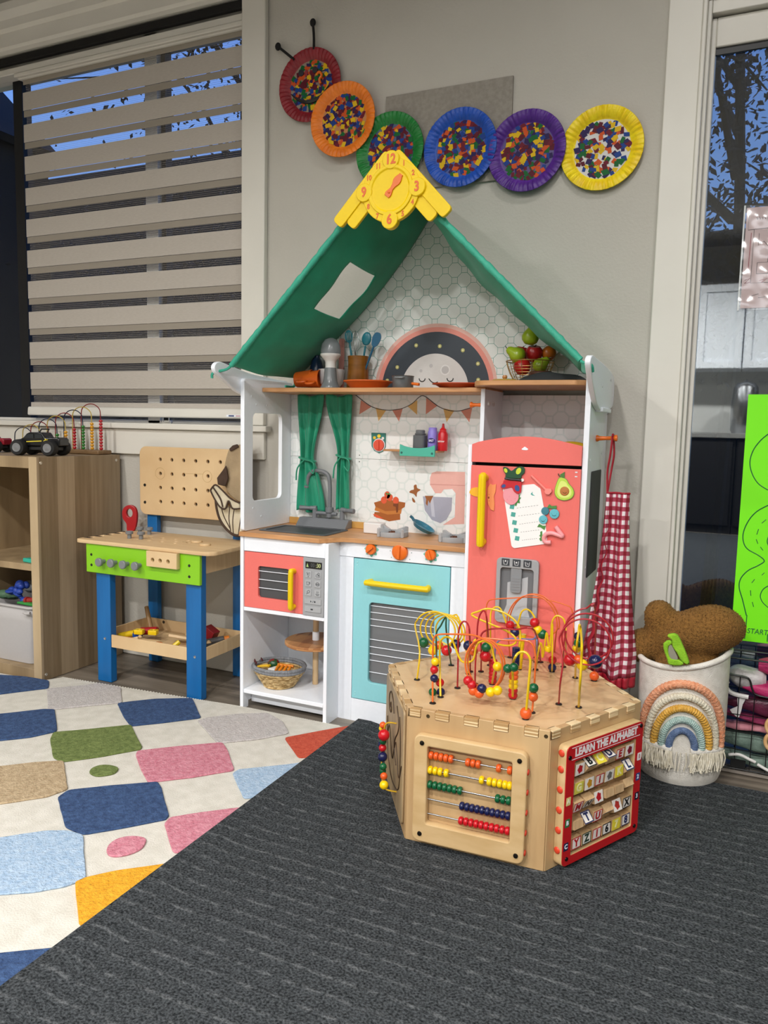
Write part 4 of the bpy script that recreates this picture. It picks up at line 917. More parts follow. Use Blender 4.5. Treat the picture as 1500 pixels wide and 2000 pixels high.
fruit('apple', (-0.5587,2.152,1.08), '#b01d1b', 'red apple low in the basket behind the wires', (-.3, -.3), .95)
fruit('pear', (-0.5051,2.15,1.0848), '#8da31c', 'green pear low on the right of the fruit basket', (.2, .9), .85)
fruit('orange', (-0.4965,2.2,1.1201), '#b8661b', 'orange fruit at the right rim of the basket', (0, 0), .95)
fruit('apple', (-0.577,2.205,1.1221), '#a5191b', 'red apple at the back of the basket between pears', (0, .2), .9)
x, y, _ = (-0.5727,2.05,1.0367)
t = thing('pot_lid', 'flat mustard toy lid with a wooden knob on the raised shelf', 'lid', (x, y, SZ2))
MB().lathe([(0, 0), (.034, 0), (.036, .002), (.03, .005), (0, .0055)], (x-.006, y, SZ2), seg=32).build('disc', C('#c8a24a', .4), t); MB().lathe([(0, .0055), (.004, .0055), (.007, .011), (.0055, .016), (0, .017)], (x-.006, y, SZ2), seg=16).build('knob', C('#b5793f', .4), t)
def blob(name, m, c, rx, ry, h, label, cat, seed=1, wav=.15, n=40):
    R = random.Random(seed); ph = [R.uniform(0, 6) for _ in range(4)]
    def f(u, v):
        a = 2*pi*v; r = u
        k = 1+wav*.5*sin(3*a+ph[0])+wav*.3*sin(5*a+ph[1])
        z = h*(1-r**4)*(1+wav*sin(6*r*cos(a)+ph[2])+wav*sin(5*r*sin(a)+ph[3]))
        return (c[0]+rx*k*r*cos(a), c[1]+ry*k*r*sin(a), c[2]+max(z, 0))
    b = MB(); b.surf(f, 10, n); 
    b.raw([(c[0]+rx*(1+wav*.5*sin(6*pi*j/n+ph[0])+wav*.3*sin(10*pi*j/n+ph[1]))*cos(2*pi*j/n), c[1]+ry*(1+wav*.5*sin(6*pi*j/n+ph[0])+wav*.3*sin(10*pi*j/n+ph[1]))*sin(2*pi*j/n), c[2]) for j in range(n)], [tuple(range(n))])
    bmesh.ops.remove_doubles(b.bm, verts=b.bm.verts, dist=1e-5)
    return tag(b.build(name, m, base=True), label, cat)
bm_ = blob('oven_mitt', C('#2a2c2e', .8), (*(-0.4442,2.06,1.0367)[:2], SZ2+.0003), .092, .035, .020, 'flat black cloth mitt lying before the fruit basket', 'mitt', 3, .12)
bm_.location.x = -.452
x, y, _ = (-0.4983,2.115,1.0502)
tag(MB().lathe([(0, 0), (.03, 0), (.032, .003), (.032, .010), (.028, .014), (0, .015)], (x, y+.0, SZ2), seg=28).build('brown_lid', C('#4a2a1c', .4), base=True), 'round dark brown toy lid beside the black mitt', 'lid').location = (x+.004, 2.105, SZ2+.016)
tag(MB().lathe([(0, 0), (.034, 0), (.036, .003), (.03, .012), (0, .014)], (-.405, 2.205, SZ2), seg=28).build('khaki_lid', C('#8a7d45', .5), base=True), 'khaki toy lid near the right end of the raised shelf', 'lid')
# on top of the fridge
x, y, _ = (-0.5857,2.19,0.8855)
tag(MB().lathe([(0, 0), (.02, 0), (.02, .028), (.018, .031), (0, .031)], (-.518, 2.17, .8455), seg=24).build('black_tin', C('#1c1a19', .4), base=True), 'small black round tin on top of the coral fridge', 'tin').location.z = .8455
b = MB(); q = cat_rom([(-.455, 2.15, .858), (-.43, 2.17, .8625), (-.40, 2.185, .862), (-.375, 2.19, .858)], 5)
b.tube(q, [.004+.009*sin(pi*(k+.5)/len(q))**.6 for k in range(len(q))], seg=10)
tag(b.build('toy_banana', C('#c9a21f', .4)), 'yellow toy banana lying on top of the coral fridge', 'toy fruit')
# spice shelf bottles
x, y, _ = (-0.8887,2.225,0.8262)
PZ = .8358
t = thing('spice_canister', 'dark grey toy spice jar on the little shelf', 'jar', (x, y, PZ), 'bottles on the little shelf')
b = MB(FZ(0)); b.prism(rect(x-.0195, x+.0195, y-.017, y+.017, .008), PZ, PZ+.046); b.prism(rect(x-.015, x+.015, y-.014, y+.014, .007), PZ+.046, PZ+.052); b.build('body', C('#5d6063', .35), t, bev=.002); MB().lathe([(0, .052), (.0145, .052), (.0145, .060), (.012, .062), (0, .062)], (x, y, PZ), seg=24).build('cap', C('#6a6d70', .35), t)
x, y, _ = (-0.8479,2.225,0.8197)
t = thing('salt_shaker', 'lavender toy salt shaker in the middle of the little shelf', 'shaker', (x, y, PZ), 'bottles on the little shelf')
MB().lathe([(0, 0), (.0145, 0), (.0150, .002), (.0150, .056), (.013, .061), (.013, .068), (.011, .070), (0, .070)], (x, y, PZ), seg=28).build('body', C('#8d80d6', .35), t)
b = MB(FY(y-.0146)); b.prism(ell(x+.001, PZ+.030, .012, .008, 20), 0.0, .0008, 0); b.text('SALT', x+.001, PZ+.030, .0085, .0008, .0004, 1, bold=.0003, sx=.85); b.build('label', [C('#332a70', .4), C('#f0eefc', .4)], t, label='dark oval label reading SALT')
x, y, _ = (-0.8145,2.225,0.8208)
t = thing('ketchup_bottle', 'red toy ketchup bottle with a pointed cap on the little shelf', 'bottle', (x, y, PZ), 'bottles on the little shelf')
MB().lathe([(0, 0), (.0145, 0), (.0152, .003), (.0152, .05), (.011, .058), (.010, .060), (0, .060)], (x, y, PZ), seg=28).build('body', C('#c4161f', .3), t); MB().lathe([(0, .0602), (.010, .0602), (.010, .065), (.0045, .070), (.003, .082), (0, .083)], (x, y, PZ), seg=20).build('cap', C('#cf1a22', .3), t)
MB(FY(y-.0153)).text('KETCHUP', x, PZ+.028, .0062, 0, .0004, 0, bold=.0002, sx=.75).build('label', C('#f5e3e3', .4), t)
# counter things
x, y, _ = (-1.0132,2.17,0.5883)
b = MB(); b.box(x-.036, x+.024, 2.165, 2.205, CT+.0005, CT+.034); tag(b.build('butter_block', C('#e3e1df', .5), bev=.003, base=True), 'white wooden block on the counter beside the sink', 'block')
t = thing('toy_frying_pan', 'teal toy frying pan leaning between the two burners', 'pan', (-.855, 2.19, CT))
T = Matrix.Translation((-.842, 2.212, CT+.0045)) @ Matrix.Rotation(.52, 4, 'Y') @ Matrix.Rotation(-.15, 4, 'X')
T = Matrix.Translation((-.868, 2.215, CT+.026)) @ Matrix.Scale(.85, 4) @ Matrix.Rotation(.5, 4, 'Y') @ Matrix.Rotation(-.05, 4, 'X')
MB(T).lathe([(0, -.006), (.036, -.006), (.044, .006), (.046, .008), (.043, .008), (.035, -.002), (0, -.002)], seg=32).build('pan_body', C('#35768c', .3), t); MB(T).tube(cat_rom([(-.04, -.004, .004), (-.052, -.006, .010), (-.06, -.01, .012)], 4), .0055, seg=8).build('handle', C('#2b6479', .3), t)
# turntable basket
x, y = -1.297, 2.075; bz = .0665
t = thing('woven_basket', 'small seagrass basket with a grey rim in the open cupboard', 'basket', (x, y, bz))
WEAVE = tex('seagrass_weave', '#9a7c4a', '#d9bd88', (60, 60, 160), .8, .8, 160, lo=.4, hi=.6)
b = MB()
for k in range(7):
    r = .050+.005*k; z = bz+.0065+.0072*k
    b.tube([(x+(r+.0012*cos(a*22+k*pi))*cos(a), y+(r+.0012*cos(a*22+k*pi))*sin(a)*.86, z) for a in [2*pi*j/88 for j in range(88)]], .0050, closed=True, seg=6)
b.lathe([(0, .001), (.05, .001), (.05, .004), (0, .004)], (x, y, bz), seg=32)
b.build('body', WEAVE, t)
b = MB(); ROPE = tex('grey_rope', '#75787c', '#8d9094', (200, 200, 60), .85, .6, 250)
for k in range(2): b.tube([(x+(.0845+.0015*k)*cos(a), y+(.0725+.0015*k)*sin(a), bz+.0575+.0085*k) for a in [2*pi*j/60 for j in range(60)]], .0055, closed=True, seg=8)
b.build('rim', ROPE, t); MB().tube(cat_rom([(x-.075, y-.02, bz+.064), (x-.088, y-.018, bz+.085), (x-.090, y+.01, bz+.083), (x-.078, y+.02, bz+.064)], 6), .004, seg=8).build('handle', C('#5d2a2c', .6), t)
def bar(name, a, b_, r, h, label, cat='toy tool', group=None, seg=10, flat=1.0):
    o = MB().tube([a, Vector(a).lerp(Vector(b_), .5), b_], [r*.9, r, r*.9], seg=seg, flat=flat).build(name, C(h, .4), bev=.0)
    return tag(o, label, cat, group)
bz2 = bz+.05
b = MB(); 
for k in range(4): b.tube([(x-.060+.002*k, y-.035+.004*k, bz2+.012), (x-.022, y-.032+.005*k, bz2+.018)], .003, seg=8)
b.tube([(x-.022, y-.032, bz2+.018), (x-.020, y-.010, bz2+.018)], .004, seg=8); b.tube([(x-.021, y-.02, bz2+.018), (x+.03, y+.0, bz2+.008)], .0035, seg=8)
tag(b.build('toy_fork', C('#dcae1c', .4)), 'yellow toy fork at the left of the grey rimmed basket', 'toy cutlery')
tag(MB().ball((x-.018, y-.005, bz2+.02), (.020, .018, .016)).build('toy_ornament', tex('red_green_ball', '#7a1a1c', '#1c4a26', (40, 40, 40), .3, lo=.47, hi=.53)), 'round dark red and green toy in the grey rimmed basket', 'toy')
b = MB()
for k in range(4): b.tube([(x+.010+.014*k, y-.045+.004*k, bz2+.010), (x+.006+.014*k, y-.01, bz2+.020)], .0045, seg=8)
b.tube([(x+.0, y-.008, bz2+.02), (x+.055, y-.002, bz2+.020)], .005, seg=8)
tag(b.build('toy_rake', C('#d9801c', .4)), 'orange toy rake at the right of the grey rimmed basket', 'toy tool')
b = MB(); b.prism([(x-.012, y-.05), (x+.012, y-.048), (x+.006, y-.025), (x-.004, y-.02)], bz2+.004, bz2+.018); tag(b.build('toy_wedge', C('#dedbd6', .5), bev=.002), 'white wedge toy at the front of the grey rimmed basket', 'toy')
# fridge magnets
MT = FY(1.9818)
def mag(name, label, cat='magnet'): return thing(name, label, cat, (0, 0, 0), 'magnets on the coral fridge door')
def setbase(t):
    ch = [o for o in COL.objects if o.parent is t]; z = min(o.location.z for o in ch); x = sum(o.location.x for o in ch)/len(ch)
    t.location = (x, 1.9818, z)
    for o in ch: o.matrix_parent_inverse = Matrix.Translation(t.location).inverted()
def flat(t, name, p, w0, w1, h, b_=0, rough=.4):
    return MB(MT).prism(p, w0, w1).build(name, C(h, rough), t, bev=b_)
t = mag('notepad_magnet', 'white tag-shaped checklist with teal boxes on the fridge', 'notepad')
np_ = flat(t, 'sheet', roundpoly([(-0.5537,0.7533),(-0.4701,0.765),(-0.4529,0.754),(-0.4396,0.6947),(-0.4294,0.6169),(-0.4359,0.6106),(-0.5162,0.5928),(-0.5234,0.5978)], .003), .0002, .0022, '#f3f3f2', .0004)
for c in [(-0.5258,0.7023),(-0.5219,0.6823),(-0.5177,0.6613),(-0.5133,0.6406),(-0.5088,0.6198)]: flat(t, 'check_box', [(c[0]+u*.0058+v*.0009, c[1]+v*.0058-u*.0007) for u, v in ((-1, -1), (1, -1), (1, 1), (-1, 1))], .0022, .0025, '#4fa79c')
for a, b_ in (([(-0.5129,0.6996),(-0.454,0.7112)]), ([(-0.5082,0.6789),(-0.4494,0.6904)]), ([(-0.5043,0.6577),(-0.4534,0.6684)]), ([(-0.5001,0.637),(-0.4487,0.6472)]), ([(-0.4954,0.6158),(-0.454,0.6244)])):
    b = MB(MT); A_, B_ = Vector(a), Vector(b_)
    for k in range(8):
        p, q = A_.lerp(B_, k/8), A_.lerp(B_, (k+.55)/8); b.prism([(p.x, p.y-.0004), (q.x, q.y-.0004), (q.x, q.y+.0004), (p.x, p.y+.0004)], .0022, .0024)
    b.build('dashed_line', C('#46504f'), t)
b = MB(MT); b.prism([(-0.4783,0.7385),(-0.473,0.745),(-0.4733,0.7388),(-0.4663,0.7349),(-0.4731,0.735)], .0022, .0025); b.build('bird_mark', C('#4fa79c'), t)
setbase(t)
t = mag('strawberry_magnet', 'pink strawberry magnet on the upper left of the checklist')
flat(t, 'berry', smooth2([(-0.5494,0.7434),(-0.5395,0.7528),(-0.5241,0.7536),(-0.5134,0.7428),(-0.5082,0.728),(-0.5148,0.7138),(-0.5273,0.7073),(-0.5418,0.7135),(-0.55,0.7257)], 3), .0024, .0055, '#eb9aa4', .0008)
flat(t, 'leaf', [(-0.5092,0.733),(-0.5055,0.737),(-0.5064,0.7281),(-0.5026,0.7284),(-0.5069,0.7206),(-0.5051,0.7131),(-0.5122,0.714),(-0.5144,0.705),(-0.5196,0.7072),(-0.5124,0.7177)], .0023, .0035, '#3f8a3c')
b = MB(MT)
for q in [(-0.5382,0.7213),(-0.5278,0.7193),(-0.5178,0.725),(-0.5334,0.7291),(-0.5225,0.7146)]: b.prism(ell(q[0], q[1], .0008, n=8), .0055, .0059)
b.build('seed', C('#d86a80'), t); setbase(t)
t = mag('butterfly_magnet', 'red and blue winged magnet with a dark band over the strawberry')
flat(t, 'wing', smooth2([(-0.548,0.7718),(-0.5273,0.7702),(-0.5039,0.7704),(-0.5017,0.7535),(-0.5032,0.7409),(-0.5119,0.7379),(-0.5211,0.7437),(-0.5279,0.7534),(-0.542,0.7501),(-0.5549,0.7494),(-0.5572,0.7569),(-0.5515,0.7635)], 3), .0058, .0078, '#c5202c', .0006)
for q, r in zip([(-0.5492,0.7561),(-0.5128,0.7524)], ((.0058, .0045, .5), (.0062, .0085, .35))): flat(t, 'wing_spot', ell(q[0], q[1], r[0], r[1], 18, rot=r[2]), .0078, .0084, '#31518f')
b = MB(MT); b.tube(cat_rom([(p[0], p[1], .0085) for p in [(-0.5469,0.7768),(-0.5301,0.7746),(-0.5147,0.7741),(-0.5025,0.7729)]], 5), .0028, seg=8); b.build('body', BLACK, t)
q = [(-0.5002,0.774)][0]; flat(t, 'tip', ell(q[0], q[1], .0042, n=14), .006, .0075, '#f0efe9'); setbase(t)
t = mag('leaf_magnet', 'dark green magnet with two lime leaves at the door top')
flat(t, 'base', smooth2([(-0.553,0.8058),(-0.5416,0.8047),(-0.531,0.7966),(-0.5186,0.8062),(-0.5073,0.8094),(-0.497,0.8061),(-0.4958,0.7937),(-0.5038,0.7853),(-0.506,0.7778),(-0.5431,0.778),(-0.546,0.7877),(-0.5515,0.795)], 3), .0024, .005, '#1d4c30', .0006)
for q, r in zip([(-0.5459,0.797),(-0.5116,0.797)], ((.0042, .0062, .5), (.0062, .0092, -.45))): flat(t, 'leaf', ell(q[0], q[1], r[0], r[1], 18, rot=r[2]), .005, .0058, '#c9da3b')
setbase(t)
t = mag('arrow_magnet', 'coral stick magnet slanting beside the avocado')
b = MB(MT); b.tube([(p[0], p[1], .003) for p in [(-0.4778,0.7865),(-0.463,0.7733),(-0.4384,0.7518)]], .0035, seg=10); b.build('stick', C('#ef7f77', .35), t)
flat(t, 'tip', roundpoly([(-0.442,0.7479),(-0.4374,0.7556),(-0.4238,0.755),(-0.4222,0.7477),(-0.4292,0.7395),(-0.438,0.7407)], .002), .001, .0075, '#f18d84', .0008); setbase(t)
t = mag('avocado_magnet', 'smiling halved avocado magnet at the top right of the fridge')
AV = [(-0.4079,0.7828),(-0.3996,0.7869),(-0.3872,0.7814),(-0.3807,0.7707),(-0.37,0.7591),(-0.366,0.7459),(-0.3717,0.7334),(-0.3883,0.7265),(-0.4055,0.7295),(-0.4153,0.7407),(-0.416,0.7555),(-0.4131,0.7679)]
flat(t, 'skin', smooth2(AV, 3), .0002, .003, '#86a04a', .0006); cx_ = sum(p[0] for p in AV)/12; cz_ = sum(p[1] for p in AV)/12
flat(t, 'flesh', smooth2([(cx_+(p[0]-cx_)*.93, cz_+(p[1]-cz_)*.93) for p in AV], 3), .003, .0037, '#b9d84e'); flat(t, 'pale_flesh', smooth2([(cx_+.001+(p[0]-cx_)*.72, cz_-.0016+(p[1]-cz_)*.72) for p in AV], 3), .0037, .0041, '#dbe87e')
q = [(-0.3906,0.7507)][0]; MB(MT).lathe([(0, .0042), (.0118, .0042), (.010, .006), (0, .0066)], (*q, 0), seg=28).build('stone', C('#b8743a', .4), t)
b = MB(MT); b.tube([(q[0]+.0045*cos(a)+.001, q[1]-.002+.0028*sin(a), .0064) for a in [pi*1.1+pi*.85*k/8 for k in range(9)]], .0005, seg=5); b.ball((q[0]-.0055, q[1]-.0015, .0062), .0007, seg=6); b.ball((q[0]+.0075, q[1]+.0015, .0060), .0007, seg=6); b.build('face', BLACK, t)
flat(t, 'leaf', [(-0.4033,0.7875),(-0.404,0.7928),(-0.393,0.8001),(-0.3922,0.7848),(-0.3971,0.7846)], .0005, .003, '#4d7a3a'); b = MB(MT); b.tube([(p[0], p[1], .002) for p in [(-0.4033,0.7879),(-0.407,0.7897),(-0.409,0.795)]], .0014, seg=6); b.build('stalk', C('#5b3a1e'), t); setbase(t)
t = mag('blueberry_magnet', 'blueberry cluster magnet with tiny smiling faces on the checklist edge')
for q, r, h, w_ in zip([(-0.438,0.6968),(-0.414,0.6909),(-0.4419,0.6742)], (.0105, .0128, .0115), ('#3d7f8f', '#62b8c6', '#62b8c6'), (.0024, .0032, .0034)):
    MB(MT).lathe([(0, w_), (r, w_), (r*.93, w_+.0022), (0, w_+.003)], (*q, 0), seg=28).build('berry', C(h, .4), t)
    if h != '#3d7f8f': b = MB(MT); b.tube([(q[0]+r*.4*cos(a), q[1]-.001+r*.3*sin(a), w_+.0031) for a in [pi*1.1+pi*.8*k/8 for k in range(9)]], .0005, seg=5); b.ball((q[0]-r*.55, q[1]+.001, w_+.0028), .0007, seg=6); b.ball((q[0]+r*.55, q[1]+.001, w_+.0028), .0007, seg=6); b.build('face', C('#1d3a44'), t)
for p in ([(-0.4339,0.705),(-0.4282,0.7153),(-0.4218,0.7107),(-0.4096,0.7127),(-0.4087,0.7046),(-0.4215,0.7043)], [(-0.4519,0.6627),(-0.443,0.6584),(-0.4343,0.659),(-0.4375,0.6475),(-0.449,0.6542),(-0.457,0.6541)]): flat(t, 'leaf', p, .0023, .0036, '#4d8a45')
flat(t, 'stem_leaf', [(-0.4485,0.6417),(-0.4436,0.6446),(-0.4412,0.6197),(-0.4474,0.6179),(-0.4502,0.624),(-0.4466,0.628),(-0.4505,0.6315),(-0.4477,0.6355)], .0023, .0034, '#4d8a45'); setbase(t)
t = mag('number_magnet', 'pink number two magnet lying on its side below the blueberries')
b = MB(MT); b.tube([(v.x, v.y, .0056) for v in cat_rom([(p[0], p[1], 0) for p in [(-0.4084,0.6591),(-0.3979,0.6455),(-0.3901,0.635),(-0.4037,0.6381),(-0.4186,0.641),(-0.4321,0.6374),(-0.4378,0.6262),(-0.4324,0.6166),(-0.4188,0.617)]], 5)], .0058, seg=10)
b.build('digit', C('#f2a0a4', .35), t); setbase(t)
t = mag('starfish_magnet', 'yellow and orange petalled magnet half behind the yellow fridge handle')
flat(t, 'petal', smooth2([(-0.6447,0.7352),(-0.6365,0.746),(-0.6179,0.7487),(-0.6098,0.7453),(-0.609,0.7236),(-0.6276,0.7238),(-0.6399,0.7283)], 3), .0004, .0024, '#f0b428', .0005); flat(t, 'body', [(-0.5953,0.7473),(-0.5866,0.7605),(-0.5812,0.757),(-0.5714,0.76),(-0.5722,0.7396),(-0.5761,0.7267),(-0.5735,0.7065),(-0.5746,0.688),(-0.584,0.6918),(-0.5911,0.7054),(-0.5943,0.7206)], .0006, .003, '#f59a5e', .0005)
b = MB(MT)
for p in [(-0.5894,0.7311),(-0.5888,0.7145)]: b.ball((p[0], p[1], .0031), .0009, seg=8)
p = [(-0.5899,0.7229)][0]; b.prism(ell(p[0], p[1], .0018, .003, 10), .003, .0034); b.build('face', C('#7a3016'), t); setbase(t)
# apron hanging on the peg
GING = bpy.data.materials.new('red_gingham'); GING.use_nodes = True
def gingham():
    nt = GING.node_tree; b_ = nt.nodes['Principled BSDF']; N = nt.nodes.new; L = nt.links.new
    u = N('ShaderNodeUVMap'); u.uv_map = 'cloth'; s = N('ShaderNodeSeparateXYZ'); L(u.outputs[0], s.inputs[0])
    o = []
    for ax in ('X', 'Y'):
        f = N('ShaderNodeMath'); f.operation = 'FRACT'; L(s.outputs[ax], f.inputs[0]); g = N('ShaderNodeMath'); g.operation = 'GREATER_THAN'; g.inputs[1].default_value = .5; L(f.outputs[0], g.inputs[0]); o.append(g.outputs[0])
    a = N('ShaderNodeMath'); a.operation = 'ADD'; L(o[0], a.inputs[0]); L(o[1], a.inputs[1]); h = N('ShaderNodeMath'); h.operation = 'MULTIPLY'; h.inputs[1].default_value = .5; L(a.outputs[0], h.inputs[0])
    r = N('ShaderNodeValToRGB'); r.color_ramp.interpolation = 'CONSTANT'; e = r.color_ramp.elements; e[0].color = lin('#efe6e8'); e[0].position = 0; e[1].color = lin('#b04a60'); e[1].position = .3; k = e.new(.8); k.color = lin('#8c1428')
    L(h.outputs[0], r.inputs[0]); L(r.outputs[0], b_.inputs['Base Color']); b_.inputs['Roughness'].default_value = .75
gingham()
APR = C('#a3152a', .6)
t = thing('apron', 'red gingham toy apron hanging from the orange peg', 'apron', (-.27, 2.1, .235))
def ap(u, v):   # u down, v across
    z = .745-.488*u; k = min(1, u*1.15)
    xl = -.301-.008*u-.030*k**2; xr = -.2435+.002*u+.036*k**1.6
    x = xl+(xr-xl)*v; y = 2.085-.030*sin(v*9+1+u*.8)*(.25+.75*u)-.010*sin(v*21+u*2)*u-.012*u
    return (max(x, -.334), y, z+.004*sin(v*10)*u)
nu, nv = 48, 44
b = MB(); b.surf(ap, nu, nv); uvl = b.bm.loops.layers.uv.new('cloth'); b.bm.verts.ensure_lookup_table(); b.bm.verts.index_update()
for f in b.bm.faces:
    for l in f.loops:
        i, j = divmod(l.vert.index, nv+1); l[uvl].uv = (j/nv*(4.0+3.2*i/nu)-(2+1.6*i/nu), i/nu*21)
b.build('cloth', GING, t, solid=.0012)
b = MB()
def hem(u, v): p = ap(1, v); return (p[0]+.002*sin(v*60), p[1]-.004*sin(v*60+1)-.003*u, p[2]-.028*u)
b.surf(hem, 4, 90); b.build('hem_ruffle', APR, t, solid=.001)
b = MB()
def fr(u, v): p = ap(u, .0); return (p[0]+.012+.010*v*(u*1.2)+.004*sin(u*45), p[1]-.012-.010*v+.004*sin(u*38+2), p[2])
b.surf(lambda u, v: fr(.02+.96*u, v), 60, 4); b.build('side_ruffle', APR, t, solid=.001)
b = MB(); b.tube([ap(0, v) for v in [k/10 for k in range(11)]], .003, seg=6)
b.build('top_binding', APR, t)
b = MB()
for dx, y in ((-.004, 2.092), (.003, 2.108)): b.tube(cat_rom([(-.300, 2.085, .745), (-.2995+dx, y, .80), (-.2945+dx, y, .845), (-.2955, y, .893)], 6), .0034, seg=6, flat=.5)
b.tube(cat_rom([(-.2955, 2.092, .893), (-.2955, 2.094, .8965), (-.2955, 2.106, .8965), (-.2955, 2.108, .893)], 4), .003, seg=6); b.build('neck_strap', APR, t)
# ------------------------------------------------------------------ cubby shelf at the left
OAK = tex('greyed_oak_foil', '#8a7557', '#a68f6d', (14, 14, 1.6), .5, detail=5); OAKF = tex('pale_oak_edge', '#ae9876', '#bca684', (16, 16, 3), .5)
def oak_planks():
    m = bpy.data.materials.new('oak_plank_side'); m.use_nodes = True; nt = m.node_tree; b_ = nt.nodes['Principled BSDF']; N = nt.nodes.new; L = nt.links.new
    t = N('ShaderNodeTexCoord'); s = N('ShaderNodeSeparateXYZ'); L(t.outputs['Object'], s.inputs[0])
    a = N('ShaderNodeMath'); a.operation = 'MULTIPLY_ADD'; a.inputs[1].default_value = 13; a.inputs[2].default_value = 20.4; L(s.outputs['Y'], a.inputs[0]); f = N('ShaderNodeMath'); f.operation = 'FLOOR'; L(a.outputs[0], f.inputs[0])
    w_ = N('ShaderNodeTexWhiteNoise'); w_.noise_dimensions = '1D'; L(f.outputs[0], w_.inputs['W'])
    mp = N('ShaderNodeMapping'); mp.inputs['Scale'].default_value = (1, 70, 3.5); L(t.outputs['Object'], mp.inputs[0]); n = N('ShaderNodeTexNoise'); n.inputs['Scale'].default_value = 1; n.inputs['Detail'].default_value = 5; L(mp.outputs[0], n.inputs['Vector'])
    ad = N('ShaderNodeMath'); ad.operation = 'MULTIPLY_ADD'; ad.inputs[1].default_value = .55; L(n.outputs['Fac'], ad.inputs[0]); h = N('ShaderNodeMath'); h.operation = 'MULTIPLY'; h.inputs[1].default_value = .45; L(w_.outputs['Value'], h.inputs[0]); L(h.outputs[0], ad.inputs[2])
    r = N('ShaderNodeValToRGB'); r.color_ramp.elements[0].color = lin('#7d6a50'); r.color_ramp.elements[0].position = .2; r.color_ramp.elements[1].color = lin('#a8957a'); r.color_ramp.elements[1].position = .75
    L(ad.outputs[0], r.inputs[0]); L(r.outputs[0], b_.inputs['Base Color']); b_.inputs['Roughness'].default_value = .5
    return m
cb = thing('cubby_shelf', 'greyish oak cube shelf unit at the left edge', 'shelf unit', (-2.5, 2.07, 0))
cx1, cy0, cy1, ct = -2.135, 1.88, 2.268, .778
def cbx(name, m, *q, bev=.001): return MB().box(*q).build(name, m, cb, bev=bev)
sdp = cbx('side_panel', oak_planks(), cx1-.0365, cx1, cy0+.0015, cy1, .001, ct)
cbx('side_edge', OAKF, cx1-.0365, cx1, cy0, cy0+.0014, .001, ct, bev=0)
cbx('top_panel', OAK, -2.90, cx1-.037, cy0, cy1, ct-.039, ct); cbx('bottom_panel', OAK, -2.90, cx1-.037, cy0, cy1, .001, .040)
cbx('side_panel', OAK, -2.94, -2.9005, cy0, cy1, .001, ct); cbx('divider', OAK, -2.545, -2.527, cy0+.002, cy1, .0405, .738)
cbx('shelf', OAK, -2.526, cx1-.037, cy0+.002, cy1, .386, .409); cbx('shelf', OAK, -2.90, -2.546, cy0+.002, cy1, .386, .409); cbx('back_panel', OAK, -2.899, cx1-.037, cy1-.006, cy1-.001, .041, .738)
for y, z in ((cy0+.018, ct-.02), (cy1-.02, ct-.02), (cy0+.018, .022)):
    MB(FX(cx1+.0002)).lathe([(.0025, 0), (.0055, 0), (.005, .0012), (.0025, .0008)], (y, z, 0), seg=12).build('screw', C('#cfcac0', .3, .6), sdp)
# bin with toys
bx0, bx1, by0, by1 = -2.505, -2.185, 1.895, 2.2
t = thing('storage_bin', 'light grey plastic bin in the bottom cubby', 'bin', (-2.345, 2.05, .0405))
b = MB(); n = 40
def bin_f(u, v):
    p = rect(bx0+.028*(1-u), bx1-.028*(1-u), by0+.02*(1-u), by1-.02*(1-u), .03, 6); i = int(round(v*len(p))) % len(p); return (*p[i], .0405+.002+.205*u)
b.surf(bin_f, 4, 28); P = [bin_f(0, k/28) for k in range(28)]; b.raw(P, [tuple(range(28))]); bmesh.ops.remove_doubles(b.bm, verts=b.bm.verts, dist=1e-5)
BINM = C('#b5b2b1', .45); b.build('tub', BINM, t, solid=.003)
MB(FZ(.246)).plate(rect(bx0-.008, bx1+.008, by0-.008, by1+.008, .034, 6), [rect(bx0+.004, bx1-.004, by0+.004, by1-.004, .028, 6)], 0, .008, 0, .002).build('rim', BINM, t)
MB().tube([(bx1-.035, by0-.009, .235), (bx1-.02, by0-.012, .233), (bx1-.005, by0-.009, .235)], .006, seg=8).build('clip', BINM, t)
rim_z = .225
def toyblob(name, c, r, h, label, rot=0, seed=1):
    R = random.Random(seed); b = MB(Matrix.Translation(c) @ Matrix.Rotation(rot, 4, 'Y'))
    for k in range(4): b.ball((R.uniform(-.5, .5)*r[0], R.uniform(-.3, .3)*r[1], R.uniform(-.2, .3)*r[2]), (r[0]*.7, r[1]*.7, r[2]*.7), seg=10)
    return tag(b.build(name, C(h, .5)), label, 'toy', 'toys in the grey bin')
# crumpled blue toy etc
bb = MB()
R = random.Random(5)
for k in range(14): bb.ball((-2.318+R.gauss(0, .022), 1.95+R.gauss(0, .014), .278+R.gauss(0, .014)), (R.uniform(.012, .022), R.uniform(.008, .016), R.uniform(.008, .018)), seg=10, R=Matrix.Rotation(R.uniform(-1, 1), 4, 'Y'))
tag(bb.build('toy_bow', C('#1f3f9a', .5)), 'crumpled bright blue toy on top of the grey bin', 'toy', 'toys in the grey bin')
b = MB(); b.cyl((-2.26, 1.94, .262), (-2.19, 1.95, .275), .010, .007, seg=10); b.cyl((-2.27, 1.94, .260), (-2.26, 1.94, .262), .014, seg=10); tag(b.build('toy_peg', C('#9a2c26', .4)), 'dark red stick toy lying across the grey bin', 'toy', 'toys in the grey bin')
b = MB(); b.prism([(-2.295, 1.92), (-2.20, 1.915), (-2.205, 1.95), (-2.28, 1.955)], .250, .258); tag(b.build('toy_leaf', C('#3f9a48', .5), bev=.002), 'flat green toy at the front of the grey bin', 'toy', 'toys in the grey bin')
